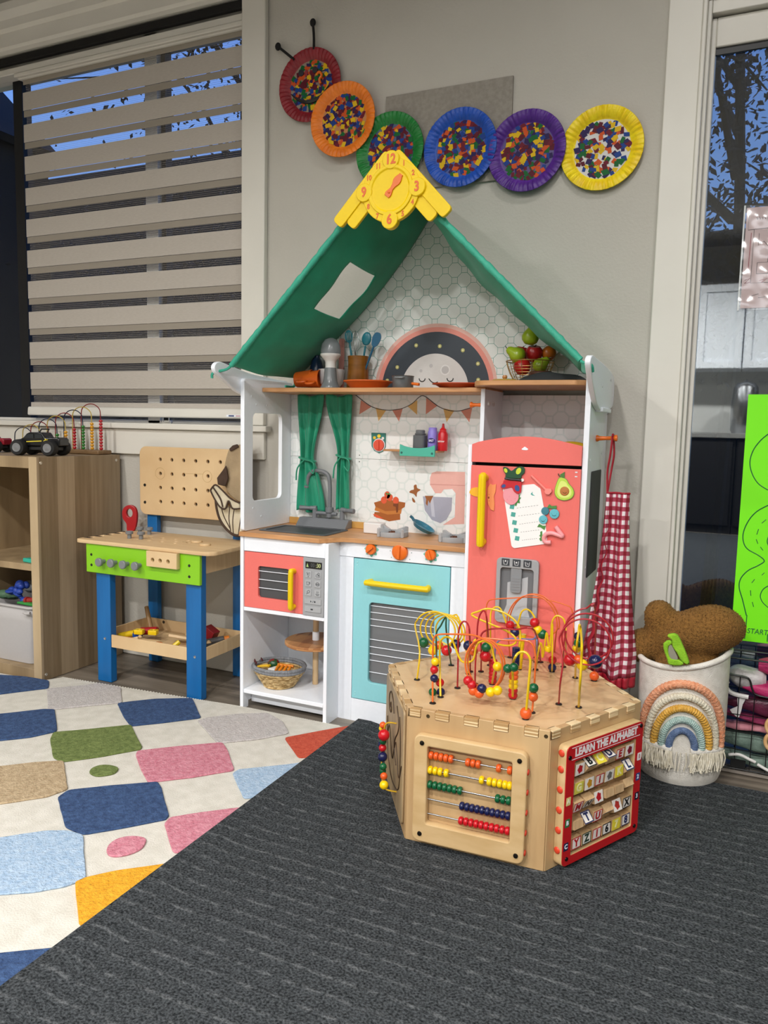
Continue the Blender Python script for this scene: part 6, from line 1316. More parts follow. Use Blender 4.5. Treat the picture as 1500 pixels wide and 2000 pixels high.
def ribbed():
    m = bpy.data.materials.new('charcoal_ribbed_carpet'); m.use_nodes = True; nt = m.node_tree; b_ = nt.nodes['Principled BSDF']; N = nt.nodes.new; L = nt.links.new
    tcn = N('ShaderNodeTexCoord'); s = N('ShaderNodeSeparateXYZ'); L(tcn.outputs['Object'], s.inputs[0])
    n = N('ShaderNodeTexNoise'); n.inputs['Scale'].default_value = 230; n.inputs['Detail'].default_value = 5; L(tcn.outputs['Object'], n.inputs['Vector'])
    mp = N('ShaderNodeMapping'); mp.inputs['Scale'].default_value = (45, 70, 1); L(tcn.outputs['Object'], mp.inputs[0]); n2 = N('ShaderNodeTexNoise'); n2.inputs['Scale'].default_value = 1; n2.inputs['Detail'].default_value = 3; L(mp.outputs[0], n2.inputs['Vector'])
    def mt(op, a, b2=None, c=None):
        q = N('ShaderNodeMath'); q.operation = op
        for i, v in enumerate((a, b2, c)):
            if v is None: continue
            if isinstance(v, (int, float)): q.inputs[i].default_value = v
            else: L(v, q.inputs[i])
        return q.outputs[0]
    w_ = mt('SINE', mt('ADD', mt('MULTIPLY', s.outputs['Y'], 2*pi/.038), mt('MULTIPLY', n2.outputs['Fac'], 2.2)))
    line = mt('MULTIPLY', mt('POWER', mt('MAXIMUM', w_, 0.0), 5.0), mt('SMOOTH_MIN', mt('MAXIMUM', mt('MULTIPLY_ADD', n2.outputs['Fac'], 6.0, -2.6), 0.0), 1.0, .1))
    r = N('ShaderNodeValToRGB'); r.color_ramp.elements[0].color = lin('#1f2224'); r.color_ramp.elements[0].position = .33; r.color_ramp.elements[1].color = lin('#53575a'); r.color_ramp.elements[1].position = .68; L(n.outputs['Fac'], r.inputs[0])
    mx = N('ShaderNodeMix'); mx.data_type = 'RGBA'; mx.inputs['B'].default_value = lin('#8d9092'); L(r.outputs[0], mx.inputs['A']); L(mt('MULTIPLY', line, mt('MULTIPLY', n.outputs['Fac'], .62)), mx.inputs['Factor'])
    L(mx.outputs['Result'], b_.inputs['Base Color']); b_.inputs['Roughness'].default_value = .95; b_.inputs['Specular IOR Level'].default_value = .1
    bp = N('ShaderNodeBump'); bp.inputs['Strength'].default_value = .9; bp.inputs['Distance'].default_value = .004; L(mt('ADD', mt('MULTIPLY', w_, .22), mt('MULTIPLY', n.outputs['Fac'], 1.6)), bp.inputs['Height']); L(bp.outputs[0], b_.inputs['Normal'])
    return m
MAT = [(-0.9973,2.0153),(-0.9973,0.7825)]
mx_ = (MAT[0][0]+MAT[1][0])/2
b = MB(); b.prism([(-.902, 2.05), (-.662, 2.052), (-.66, 1.985), (-.334, 1.985), (-.33, 2.10), (.6, 2.105), (2.3, 2.105), (2.3, -3.0), (-.902, -3.0)], .0006, .0085)
cs = [(mx_, .0139), (mx_, .0168), (-.955, .0168), (-.902, .0085), (-.902, .0006), (-.938, .0006), (-.95, .0139)]; T = Matrix(((1, 0, 0, 0), (0, 0, 1, 0), (0, 1, 0, 0), (0, 0, 0, 1)))
b.prism(cs, -3.0, 2.05, 0, T); bmesh.ops.remove_doubles(b.bm, verts=b.bm.verts, dist=1e-4)
tag(b.build('ribbed_mat', ribbed(), bev=.001, base=True), 'large charcoal grey ribbed floor mat under the wooden activity box', 'mat')
# ------------------------------------------------------------------ wooden activity box (hexagonal)
TOP = .306
hv = [Vector(p) for p in [(-0.6048,1.485),(-0.2998,1.495)]]; HS = (hv[1]-hv[0]).length; ang = math.atan2(*(hv[1]-hv[0]).yx)+pi/3
for k in range(4): hv.append(hv[-1]+HS*Vector((cos(ang), sin(ang)))); ang += pi/3
hv[3].y -= .057; hv[4].y -= .050
hc = sum(hv, Vector((0, 0)))/6
act = thing('activity_box', 'six-sided wooden activity box with bead wires, abacus and alphabet panel', 'activity toy', (hc.x, hc.y, .0087))
Z0 = .0088
def FH(i, off=0.0):
    o = hv[i % 6]; d = (hv[(i+1) % 6]-o).normalized(); n = Vector((d.y, -d.x))
    return Matrix(((d.x, 0, n.x, o.x+n.x*off), (d.y, 0, n.y, o.y+n.y*off), (0, 1, 0, 0), (0, 0, 0, 1)))
# sides with finger joints at the top edge
TH = .018; NF = 4
tabs = [(.044, .080), (.108, .144), (.172, .208), (.236, .272)]     # top board fingers (u ranges)
FINGERS = [(.0, .030), (.062, .094), (.126, .158), (.190, .222), (.254, .284)]
def flen(i): return (hv[(i+1) % 6]-hv[i]).length
for i in range(6):
    HL = flen(i); kf = HL/.30816; p = [(0.0, Z0), (HL, Z0), (HL, TOP)]
    for a, b_ in reversed(FINGERS): p += [(b_*kf, TOP), (b_*kf, TOP-TH), (a*kf, TOP-TH), (a*kf, TOP)]
    p = [q for k, q in enumerate(p) if k == 0 or q != p[k-1]]
    p = [(min(max(u, .0015), HL-.0015), z) for u, z in p]
    q = []
    for v in p:
        if not q or (abs(v[0]-q[-1][0])+abs(v[1]-q[-1][1])) > 1e-5: q.append(v)
    b = MB(FH(i)); b.prism(q, -.014, 0); sd = b.build('side_wall', MAPLE, act, bev=.0012)
    if i in (0, 1):
        b = MB(FH(i))
        m = MB(FH(i)); m.lathe([(0, .0002), (.0042, .0002), (.0036, .0012), (0, .0008)], (.046 if i == 0 else .018+.0, TOP-.012, 0), seg=12); m.build('screw', C('#5a4a30', .35, .6), sd)
        m = MB(FH(i)); m.lathe([(0, .0002), (.0042, .0002), (.0036, .0012), (0, .0008)], (.296 if i == 0 else .268, TOP-.012, 0), seg=12); m.build('screw', C('#5a4a30', .35, .6), sd)
ins = [hc+(v-hc)*.948 for v in hv]
b = MB(); b.prism([tuple(v) for v in ins], TOP-TH, TOP-.0004, 0)
for i in range(6):
    T = FH(i)
    for a, b_ in FINGERS:
        a2, b2_ = max(a*flen(i)/.30816, .004), b_*flen(i)/.30816
        b.prism([(a2+.0008, -.0142-.002), (b2_-.0008, -.0142-.002), (b2_-.0008, .0016), (a2+.0008, .0016)], TOP-TH+.0006, TOP-.0004, 1, T @ Matrix(((1, 0, 0, 0), (0, 0, 1, 0), (0, 1, 0, 0), (0, 0, 0, 1))))
b.build('top_board', [MAPLE_LIT, PLYEDGE], act, bev=.0006)
# abacus panel on the front face
PO = [(0.0235,0.2648),(0.2628,0.2533),(0.2673,0.0224),(0.0221,0.0212)]
u0, u1, z0, z1 = .020, .288, .024, .262
wu0, wu1, wz0, wz1 = [f(*v) for f, v in ((min, (0, 1)), (max, (0, 1)), (min, (0, 1)), (max, (0, 1)))]
WN = [(0.0519,0.2372),(0.2323,0.2324),(0.236,0.0613),(0.0547,0.0681)]
wu0 = (WN[0][0]+WN[3][0])/2; wu1 = (WN[1][0]+WN[2][0])/2; wz1 = (WN[0][1]+WN[1][1])/2; wz0 = (WN[2][1]+WN[3][1])/2
u0 = (PO[0][0]+PO[3][0])/2; u1 = (PO[1][0]+PO[2][0])/2; z1 = (PO[0][1]+PO[1][1])/2; z0 = max((PO[2][1]+PO[3][1])/2, .020); abu1 = u1
ab = MB(FH(0)); ab.plate(rect(u0, u1, z0, z1, .016, 5), [rect(wu0, wu1, wz0, wz1, .004)], .0005, .019, 0, .003); abp = ab.build('abacus_frame', MAPLE2, act)
for u, z in ((u0+.018, z1-.018), (u1-.016, z1-.018), (u0+.018, z0+.018), (u1-.016, z0+.018)): MB(FH(0, .0192)).lathe([(0, 0), (.0052, 0), (.0045, .002), (0, .003)], (u, z, 0), seg=16).build('screw', C('#2a2622', .3, .7), abp)
BC = {'o': '#dc5a22', 'y': '#f0c80c', 'g': '#0d5a34', 'n': '#161c48', 'r': '#c01420'}
BM = {k: C(v, .25) for k, v in BC.items()}
rows = 5; zr = [wz1-.022-(wz1-wz0-.040)*k/4 for k in range(5)]
L_ = wu1-wu0; bw = L_/16.6; RX90 = Matrix.Rotation(pi/2, 4, 'Y')
lay = [[.5, 1.5, 2.5, 3.5, 4.5, 7.9, 8.9, 9.9, 13.9, 16.0], [.4, 1.4, 2.4, 3.65, 10.7, 12.2, 13.2, 14.2, 15.2, 16.1], [.4, 1.4, 2.4, 3.4, 4.4, 5.4, 6.5, 13.9, 14.95, 16.0], [7.0, 8.0, 9.0, 10, 11, 12, 13, 14, 15, 16], [6.9, 7.9, 8.9, 9.9, 10.9, 11.9, 12.95, 13.95, 15, 16]]
for r in range(5):
    MB(FH(0, .0075)).cyl((wu0-.003, zr[r], 0), (wu1+.003, zr[r], 0), .0017, seg=10).build('rod', STEEL, abp)
    for s_ in lay[r]:
        MB(FH(0, .0075)).lathe([(.0018, -.0048), (.0068, -.0046), (.0086, -.0025), (.009, 0), (.0086, .0025), (.0068, .0046), (.0018, .0048)], (wu0+s_*bw, zr[r], 0), seg=20, R=RX90).build('abacus_bead', BM['oygnr'[r]], abp)
# alphabet panel on the right face
PA = [(0.0277,0.2825),(0.2802,0.2668),(0.2877,-0.0078),(0.0215,0.0178)]
u0 = (PA[0][0]+PA[3][0])/2; u1 = (PA[1][0]+PA[2][0])/2; z1 = (PA[0][1]+PA[1][1])/2; z0 = max((PA[2][1]+PA[3][1])/2, .0185)
WA = [(0.0499,0.2406),(0.2585,0.2368),(0.261,0.032),(0.0534,0.0423)]
wu0 = (WA[0][0]+WA[3][0])/2; wu1 = (WA[1][0]+WA[2][0])/2; wz1 = (WA[0][1]+WA[1][1])/2; wz0 = (WA[2][1]+WA[3][1])/2
RED = C('#c2161c', .35)
ap = MB(FH(1)); ap.plate(rect(u0, u1, z0, z1, .012, 5), [rect(wu0, wu1, wz0, wz1, .004)], .0005, .0215, 0, .002); alp = ap.build('alphabet_frame', MAPLE2, act)
fr = MB(FH(1)); fr.plate(rect(u0+.001, u1-.001, z0+.001, z1-.001, .012, 5), [rect(wu0-.0005, wu1+.0005, wz0-.0005, wz1+.0005, .004)], .0217, .0230, 0, 0); red_ = fr.build('red_face', RED, alp)
uc = (u0+u1)/2; tz = z1-.0185
b = MB(FH(1, .0231)); b.text('LEARN THE ALPHABET', uc+.002, tz, .0225, 0, .0004, 0, bold=.0011, sx=((u1-u0)*.80)/(.0225*10.0)); b.prism(rect(u0+.016, u1-.012, tz-.0125, tz-.0113), 0, .0004); b.prism(rect(u0+.016, u1-.012, tz+.0120, tz+.0132), 0, .0004)
b.build('title', C('#f2eaea', .4), red_)
for u, z in ((u0+.010, z1-.024), (u1-.010, z1-.010), (u0+.014, z0+.016), (u1-.014, z0+.016)): MB(FH(1, .0231)).lathe([(0, 0), (.0045, 0), (.004, .002), (0, .0025)], (u, z, 0), seg=16).build('screw', C('#241c1c', .3, .7), alp)
tag_bits = [('1', u1-.010, .78, '#f4eeee', '#a01018'), ('2', u1-.011, .55, '#24407c', '#eef2ff'), ('3', u1-.011, .33, '#1b1530', '#eef2ff'), ('A', u0+.012, .60, '#e3d28a', '#f4efd8'), ('B', u0+.012, .37, '#2c7a44', '#eef2ff'), ('C', u0+.011, .12, '#1b2448', '#eef2ff')]
for ch, u, k, c1, c2 in tag_bits:
    z = wz0+(wz1-wz0)*k
    b = MB(FH(1, .0231)); b.prism(roundpoly([(u-.0075, z-.0085), (u+.0065, z-.0085), (u+.0075, z+.0085), (u-.0065, z+.0085)], .002), 0, .0003, 0); b.text(ch, u, z, .013, .0003, .0003, 1, bold=.0005); b.build('corner_tile', [C(c1, .4), C(c2, .4)], red_)
# turning letter blocks: five rods of six blocks
BWOOD = tex('block_wood', '#b8946a', '#d3b186', (90, 8, 8), .5)
W_, RD, BKc, YL, NV, GY = '#efe8e0', '#b81422', '#16161a', '#e3cf3a', '#20285a', '#77736e'
blocks = [[('', W_, RD, .05), ('B', W_, BKc, -.95), ('C', '#ead83f', '#f6f0b0', -.85), ('D', W_, NV, -1.15), ('E', W_, RD, .1), ('', W_, '#8c1830', .05)],
          [('G', '#d9cf52', '#f6f0b0', .05), ('', W_, '#c8901c', .0), ('I', W_, RD, .1), ('', W_, GY, .1), ('K', '#ead83f', '#f6f0b0', .0), ('L', W_, NV, -.75)],
          [('M', W_, RD, .28), ('N', W_, BKc, .5), ('', W_, RD, -.15), ('', '#c8a47c', '#c8a47c', 1.4), ('', '#c8a47c', '#c8a47c', 1.45), ('', W_, GY, .95)],
          [('', '#c8a47c', '#c8a47c', 1.4), ('T', W_, NV, -.7), ('U', W_, RD, .1), ('V', W_, GY, .8), ('', W_, '#b02a1c', -.35), ('X', W_, BKc, .05)],
          [('Y', W_, RD, .0), ('Z', W_, '#1c3a2a', .0), ('1', W_, RD, .05), ('6', W_, BKc, .0), ('7', '#ead83f', '#f6f0b0', .0), ('8', W_, NV, .0)]]
rz = [wz1-.0215-(wz1-wz0-.042)*k/4 for k in range(5)]; pw = (wu1-wu0-.006)/6; bs = min(pw*.94, .029); hh = .0125
for r in range(5):
    MB(FH(1, .0125)).cyl((wu0-.003, rz[r], 0), (wu1+.003, rz[r], 0), .0015, seg=8).build('rod', STEEL, alp)
    for c in range(6):
        ch, c1, c2, a = blocks[r][c]; u = wu0+.003+pw*(c+.5)
        T = FH(1, .0125) @ Matrix.Translation((u, rz[r], 0)) @ Matrix.Rotation(a, 4, 'X')
        b = MB(T); w_ = bs/2; b.prism([(-w_, -hh), (w_, -hh), (w_, hh), (-w_, hh)], -.0085, .0085, 0)
        o = .0086
        b.prism(rect(-w_+.0002, w_-.0002, -hh+.0002, hh-.0002), .0085, o, 2 if ch and c1 in (W_,) else 1); b.prism(rect(-w_+.0024, w_-.0024, -hh+.0024, hh-.0024), o, o+.0002, 1)
        if ch: b.text(ch, 0, 0, .0225, o+.0002, .0003, 2, bold=.0010)
        elif c2 != c1: b.prism(smooth2([(.0065*cos(k*pi/5)*(1+.35*(k % 2)), .0075*sin(k*pi/5)*(1+.35*(k % 2))) for k in range(10)], 2), o+.0002, o+.0005, 2); b.prism(rect(-.001, .001, .007, .0095), o+.0002, o+.0005, 3)
        b.build('letter_block', [BWOOD, C(c1, .4), C(c2, .4), C('#2f7a35', .4)], alp)
# red beads peeping along the panel edge
for k in range(5): MB(FH(1, .010)).ball((u0-.0005, .052+.043*k, 0), (.003, .0075, .0075), seg=14).build('side_peg', C('#d4442a', .35), alp)
MB(FH(1, .010)).ball((u0-.0005, .258, 0), (.003, .0075, .0075), seg=14).build('side_peg', C('#d4442a', .35), alp)
for k in range(5): MB(FH(0, .010)).ball((abu1+.0005, .045+.043*k, 0), (.003, .0065, .0065), seg=14).build('side_peg', C('#c23a24', .35), abp)
# grooved maze panel and bead wire on the left face
FL5 = FH(5, .0)
gv = MB(FH(5, .0006)); D_ = C('#3f2c18', .6)
def gl(p, r=.0016): return [(v.x, v.y, 0) for v in cat_rom([(a, b_, 0) for a, b_ in p], 8)]
mz = MB(FH(5)).prism(rect(.012, .290, .03, .290, .012), .0002, .006).build('maze_panel', tex('grey_brown_maze_panel', '#8f7a5c', '#b39a74', (20, 20, 8), .45), act, bev=.002)  # duller grey-brown than the maple sides
for nm, p in (('spiral_groove', [(.10+.055*math.exp(-.13*k)*cos(k*.55), .235+.050*math.exp(-.13*k)*sin(k*.55)) for k in range(22)]), ('wavy_groove', [(.06+.022*k, .15+.03*sin(k*1.3)) for k in range(11)]), ('loop_groove', [(.20+.03*sin(k*.9), .27-.02*k) for k in range(8)]), ('long_groove', [(.05, .19), (.06, .12), (.11, .08), (.17, .07), (.25, .10), (.26, .20), (.24, .26)])):
    MB(FH(5, .0066)).tube(gl(p), .0016, seg=6).build(nm, D_, mz)
wl = cat_rom([(0.3261,0.2012),(0.2688,0.1664),(0.2553,0.1484),(0.2761,0.1226),(0.2481,0.0912),(0.2974,0.0918),(0.344,0.0925),(0.3669,0.0897)], 6)
b = MB(FH(5, .026)); zz_ = [.190, .182, .160, .135, .110, .088, .070, .055]
SB = [('o', .165, .212, .008), ('y', .155, .200, .008), ('r', .185, .196, .0135), ('g', .172, .176, .0085), ('n', .150, .160, .009), ('r', .168, .158, .009), ('n', .172, .138, .0115), ('g', .185, .120, .0085), ('g', .180, .108, .008), ('o', .200, .104, .0085), ('y', .205, .085, .0105)]
MB(FH(5, 0)).tube(cat_rom([(.19, .225, .006), (.185, .222, .03), (.172, .176, .034), (.165, .150, .036), (.180, .110, .036), (.207, .080, .034), (.215, .072, .006)], 8), .0018, seg=6).build('side_wire', C('#c9a020', .35), mz)
for c, u, z, r in SB: MB(FH(5, .034)).ball((u, z, 0), r, seg=16).build('side_bead', BM[c], mz)
# wires and beads on the top
WM = {'y': C('#e2bd16', .3), 'o': C('#dd6a2c', .3), 'r': C('#a5222c', .3), 'g': C('#1c4a34', .3), 'b': C('#7f86b8', .3)}
def base_cap(p): MB().lathe([(0, 0), (.0075, 0), (.007, .0018), (.004, .0026), (0, .0026)], (p[0], p[1], TOP), seg=14).build('wire_cap', BLACK, act)
def wire(pts, col, n=6, r=.0021, caps=(1, 1)):
    q = cat_rom(pts, n); MB().tube(q, r, seg=8).build('bead_wire', WM[col], act)
    if caps[0]: base_cap(pts[0])
    if caps[1]: base_cap(pts[-1])
    return q
def bead(p, c, r=.010, kind=0, h=None):
    b = MB()
    if kind == 0: b.ball(p, r, seg=18)
    elif kind == 1: b.lathe([(.002, -.0062), (r*.8, -.006), (r, -.002), (r, .002), (r*.8, .006), (.002, .0062)], p, seg=18)
    else: b.lathe([(.002, -.0045), (r, -.0045), (r, .0045), (.002, .0045)], p, seg=18)
    b.build('wire_bead', BM[c], act)
# yellow coil at the back left
p0 = Vector((-0.6564,1.6641,0.306)); 
c0 = Vector((-0.6558,1.812,0.391))
cyl_pts = [p0, p0+Vector((.004, .003, .07))]
ce = c0
for k in range(0, 4*16+6):
    a = pi-2*pi*k/16; t_ = k/64
    cyl_pts.append(ce+Vector((-.012+.028*t_+(.052-.010*t_)*cos(a), .05*t_-.01, .004-.010*t_+(.047-.008*t_)*sin(a))))
e_ = Vector((-0.5612,1.7651,0.306)); cyl_pts += [e_+Vector((-.005, .0, .05)), e_]
wire(cyl_pts, 'y', 3)
for (c, r), q in zip((('g', .0135), ('y', .0125), ('o', .0115), ('r', .0135), ('n', .0125)), ((-0.6951,1.802,0.3574), (-0.6622,1.782,0.3466), (-0.6572,1.812,0.3531), (-0.6259,1.782,0.3517), (-0.6152,1.822,0.3593))): bead(q, c, r)
# dark green zigzag
g0 = (-0.6546,1.7931,0.306); wire([g0, *[(-0.6164,1.683,0.3805),(-0.6176,1.683,0.4204),(-0.6079,1.683,0.4388),(-0.5953,1.683,0.4611),(-0.5931,1.683,0.4293)], (-0.6221,1.8107,0.306)], 'g', 5)
# long orange wire with rings in front
A_ = Vector((-0.5663,1.5327,0.306)); B_ = Vector((-0.3583,1.5791,0.306))
ow_ = [A_, *[Vector(v) for v in [(-0.5871,1.584,0.3449),(-0.5886,1.584,0.4171),(-0.5862,1.584,0.4372),(-0.576,1.584,0.4461),(-0.5393,1.584,0.4517),(-0.496,1.584,0.4553)]]]
rc = Vector((-0.4671,1.569,0.3978))
for k in range(1, 2*18+2):
    a = pi/2+.25-2*pi*k/18; t_ = k/36; ow_.append(rc+Vector((.043*cos(a)+.006*t_, -.004+.016*t_, .056*sin(a))))
ow_ += [Vector(v) for v in [(-0.4186,1.584,0.4546),(-0.3812,1.584,0.459),(-0.3658,1.584,0.4532),(-0.3579,1.584,0.4322),(-0.3569,1.584,0.3948),(-0.3575,1.584,0.3466)]]+[B_]
wire(ow_, 'o', 4)
for c, q, kd in (('y', (228,497), 0), ('r', (222,548), 0), ('n', (222,603), 0), ('g', (212,690), 0), ('g', (212,735), 0)): pass
for c, q in zip('yrngg', [(-0.5822,1.584,0.383),(-0.5839,1.584,0.3643),(-0.5833,1.584,0.3444),(-0.5861,1.584,0.3123),(-0.5856,1.584,0.296)]): bead(q, c, .0092)
for c, q in zip('rroonyy', [(-0.4981,1.565,0.3581),(-0.4889,1.565,0.3501),(-0.4856,1.565,0.3376),(-0.472,1.565,0.3342),(-0.4664,1.565,0.3457),(-0.4469,1.565,0.3412),(-0.4315,1.565,0.3472)]): bead(q, c, .0105)
for c, q in zip('gg', [(-0.4085,1.555,0.4019),(-0.3952,1.555,0.4067)]): bead(q, c, .0098)
# yellow snake front left
s0 = Vector((-0.5649,1.5782,0.306)); s1 = Vector((-0.4876,1.7185,0.306))
wire([s0, *[Vector(v) for v in [(-0.578,1.604,0.3698),(-0.5795,1.604,0.4169),(-0.5736,1.604,0.4322),(-0.5614,1.604,0.4375),(-0.5493,1.604,0.4301),(-0.5364,1.604,0.4013),(-0.5256,1.604,0.3866),(-0.5109,1.604,0.387),(-0.4996,1.604,0.3959),(-0.4947,1.604,0.4215),(-0.489,1.604,0.4337),(-0.4748,1.604,0.4399),(-0.4602,1.604,0.4317),(-0.4532,1.604,0.4062),(-0.4468,1.604,0.3859)]], Vector((-0.4625,1.644,0.3615)), s1], 'y', 5, .0024)
for c, q in zip('rn', [(-0.5749,1.599,0.3315),(-0.572,1.599,0.31)]): bead(q, c, .0098)
bead((-0.4443,1.604,0.387), 'y', .0105)
for k in range(6): bead((s1.x+.001, s1.y, TOP+.0085+.0092*k), 'r', .0098, 1)
# dark red hoops
r0 = (-0.551,1.6533,0.306); wire([r0, *[(-0.5487,1.644,0.3779),(-0.5498,1.644,0.4331),(-0.5461,1.644,0.4574),(-0.5374,1.644,0.4676),(-0.5275,1.644,0.4608),(-0.5229,1.644,0.4366)], (-0.5629,1.785,0.306)], 'r', 5)
r0 = (-0.5232,1.6994,0.306); wire([r0, *[(-0.5191,1.683,0.3568),(-0.5179,1.683,0.4093),(-0.5167,1.683,0.4578),(-0.5101,1.683,0.4827),(-0.5008,1.683,0.4864),(-0.4941,1.683,0.457)], (-0.5352,1.8578,0.306)], 'r', 5)
r0 = (-0.5393,1.7977,0.306); wire([r0, *[(-0.5181,1.723,0.3841),(-0.5202,1.723,0.4181),(-0.5053,1.723,0.4333),(-0.4752,1.723,0.441),(-0.4378,1.723,0.4432),(-0.3939,1.723,0.4467)], (-0.4252,1.9478,0.306)], 'r', 5)
for c, q, r in zip('nogr', [(-0.5439,1.703,0.3951),(-0.5318,1.703,0.3835),(-0.5009,1.703,0.3973),(-0.5017,1.703,0.3757)], (.0125, .011, .0115, .0135)): bead(q, c, r)
bead((-0.5281,1.713,0.4035), 'y', .008)
# big yellow loop in the middle
y0 = (-0.4601,1.8619,0.306)
wire([y0, *[(-0.4287,1.733,0.3941),(-0.429,1.733,0.4353),(-0.4392,1.733,0.4583),(-0.4604,1.733,0.4732),(-0.4834,1.733,0.4802),(-0.5102,1.733,0.4816),(-0.533,1.733,0.472),(-0.5483,1.733,0.4637),(-0.5324,1.733,0.4553),(-0.4934,1.733,0.4439),(-0.4588,1.733,0.4333),(-0.4403,1.733,0.4207),(-0.4398,1.733,0.4084),(-0.4575,1.733,0.3995),(-0.4917,1.733,0.4005),(-0.515,1.733,0.4049)]], 'y', 5, .0024, (1, 0))
for k in range(10): bead((y0[0]+.0005*k, y0[1], TOP+.007+.0088*k), 'y', .0075 if k < 9 else .010, 2)
# front right yellow hook with stacked beads
a0 = Vector((-0.3616,1.5371,0.306)); a1 = Vector((-0.4179,1.6449,0.306))
wire([a0, *[Vector(v) for v in [(-0.3565,1.525,0.3652),(-0.3542,1.525,0.4186),(-0.355,1.525,0.4383),(-0.362,1.525,0.4488),(-0.3709,1.525,0.4511),(-0.3805,1.525,0.4461),(-0.3867,1.525,0.4353)]], *[Vector(v) for v in [(-0.4054,1.584,0.4012),(-0.4043,1.584,0.3736)]], a1], 'y', 5, .0027)
bead((a0.x, a0.y, TOP+.0125), 'o', .0125)
for k, c in enumerate('rryyoo'): bead((a1.x, a1.y, TOP+.008+.0105*k), c, .0105, 1)
for k in range(4): bead((a1.x, a1.y+.012, TOP+.078+.0105*k), 'n', .0085, 2)
for c, q in zip('go', [(-0.3561,1.574,0.3619),(-0.3563,1.574,0.3431)]): bead(q, c, .0105)
# blue wire
b0 = (-0.5147,1.8396,0.306); wire([b0, *[(-0.5015,1.782,0.3595),(-0.4971,1.782,0.3883),(-0.4826,1.782,0.3989),(-0.4519,1.782,0.4053),(-0.4102,1.782,0.4094),(-0.4023,1.782,0.4196),(-0.3997,1.782,0.3933)], (-0.4354,1.9423,0.306)], 'b', 5)
# orange frames at the back
o0 = (-0.5777,1.9772,0.306); wire([o0, *[(-0.5621,1.911,0.3801),(-0.5657,1.911,0.4299),(-0.5624,1.911,0.4553),(-0.5488,1.911,0.4651),(-0.4972,1.911,0.4743),(-0.4446,1.911,0.4826),(-0.3926,1.911,0.478),(-0.3551,1.911,0.4703),(-0.3458,1.911,0.4622),(-0.3407,1.911,0.4369),(-0.3374,1.911,0.4014)], (-0.3643,2.0773,0.306)], 'o', 5, .0017)
oc = Vector((-0.4385,1.881,0.4193)); pts = [Vector((-0.5072,1.9501,0.306))]
for k in range(0, 30):
    a = pi-2*pi*k/18*.98; pts.append(oc+Vector((.062*cos(a)+.003*k/18, .012*k/18, .075*sin(a)*(1 if sin(a) > 0 else .45))))
pts.append(Vector((-0.4033,2.0068,0.306))); wire(pts, 'o', 4, .0017)
# yellow humps at the back
h0 = (-0.5525,1.9254,0.306); wire([h0, *[(-0.532,1.842,0.4001),(-0.5329,1.842,0.4443),(-0.5242,1.842,0.4606),(-0.5101,1.842,0.4611),(-0.4993,1.842,0.4424),(-0.4904,1.842,0.4215),(-0.4778,1.842,0.4072),(-0.4661,1.842,0.4127),(-0.4604,1.842,0.4372),(-0.4542,1.842,0.4586),(-0.4408,1.842,0.4657),(-0.4267,1.842,0.4552),(-0.4195,1.842,0.4325)], (-0.4453,1.9839,0.306)], 'y', 5, .0021)
for c, q, r in zip('rnryg', [(-0.4797,1.832,0.4232),(-0.4672,1.832,0.407),(-0.4189,1.832,0.4376),(-0.4104,1.832,0.4199),(-0.3984,1.832,0.4113)], (.0115, .0115, .012, .0115, .012)): bead(q, c, r)
# yellow snake at the back right
k0 = (-0.4218,1.8783,0.306); wire([k0, *[(-0.4033,1.812,0.3658),(-0.3984,1.812,0.3936),(-0.3943,1.812,0.3864),(-0.3916,1.812,0.3597),(-0.3879,1.812,0.3873),(-0.3845,1.812,0.4218),(-0.3796,1.812,0.3962),(-0.3759,1.812,0.3736),(-0.3737,1.812,0.4163),(-0.3728,1.812,0.4471),(-0.3668,1.812,0.4624),(-0.3576,1.812,0.4662),(-0.3462,1.812,0.46),(-0.3406,1.812,0.4435),(-0.3385,1.812,0.4133)], (-0.3746,2.0225,0.306)], 'y', 5, .0022)
q0 = (-0.3818,1.8828,0.306); wire([q0, *[(-0.362,1.782,0.3682),(-0.3633,1.782,0.4059),(-0.3651,1.782,0.4529)]], 'y', 4, .002, (1, 0)); bead((q0[0], q0[1], TOP+.0105), 'n', .0105); bead((q0[0], q0[1], TOP+.030), 'r', .0105)
bead((-0.3769,1.802,0.3856), 'y', .0085, 1)
# red rings at the right
z0_ = Vector((-0.318,1.6576,0.306)); z1_ = Vector((-0.2754,1.8608,0.306)); zc_ = Vector((-0.2572,1.614,0.4607))
pts = [z0_, *[Vector(v) for v in [(-0.303,1.584,0.376),(-0.3,1.584,0.4237)]]]
for k in range(0, 2*18+6):
    a = pi-2*pi*k/18; t_ = k/36; pts.append(zc_+Vector((.052*cos(a)-.004+.010*(1-t_)*0, -.01+.055*t_, .052*sin(a)+.012*t_)))
pts += [z1_+Vector((0, 0, .03)), z1_]
wire(pts, 'r', 4, .0019); bead((z1_.x, z1_.y, TOP+.0115), 'o', .0115)
for c, q, r in zip('rogyn', [(-0.2966,1.644,0.4131),(-0.2783,1.644,0.4158),(-0.2801,1.644,0.4525),(-0.2696,1.644,0.406),(-0.2428,1.644,0.4169)], (.0135, .0105, .010, .0125, .0150)): bead(q, c, r)
d0 = Vector((-0.275,1.6587,0.306)); d1 = Vector((-0.3203,1.8607,0.306))
wire([d0, *[Vector(v) for v in [(-0.2575,1.555,0.3887),(-0.2571,1.555,0.4445),(-0.2579,1.555,0.4738)]], *[Vector(v) for v in [(-0.2761,1.644,0.4798),(-0.2794,1.644,0.4924),(-0.2807,1.644,0.4792),(-0.2834,1.644,0.4375)]], d1], 'y', 5, .0026)
for c, q in zip('ngy', [(-0.2864,1.673,0.4594),(-0.2857,1.673,0.4445),(-0.2884,1.673,0.4311)]): bead(q, c, .0095)
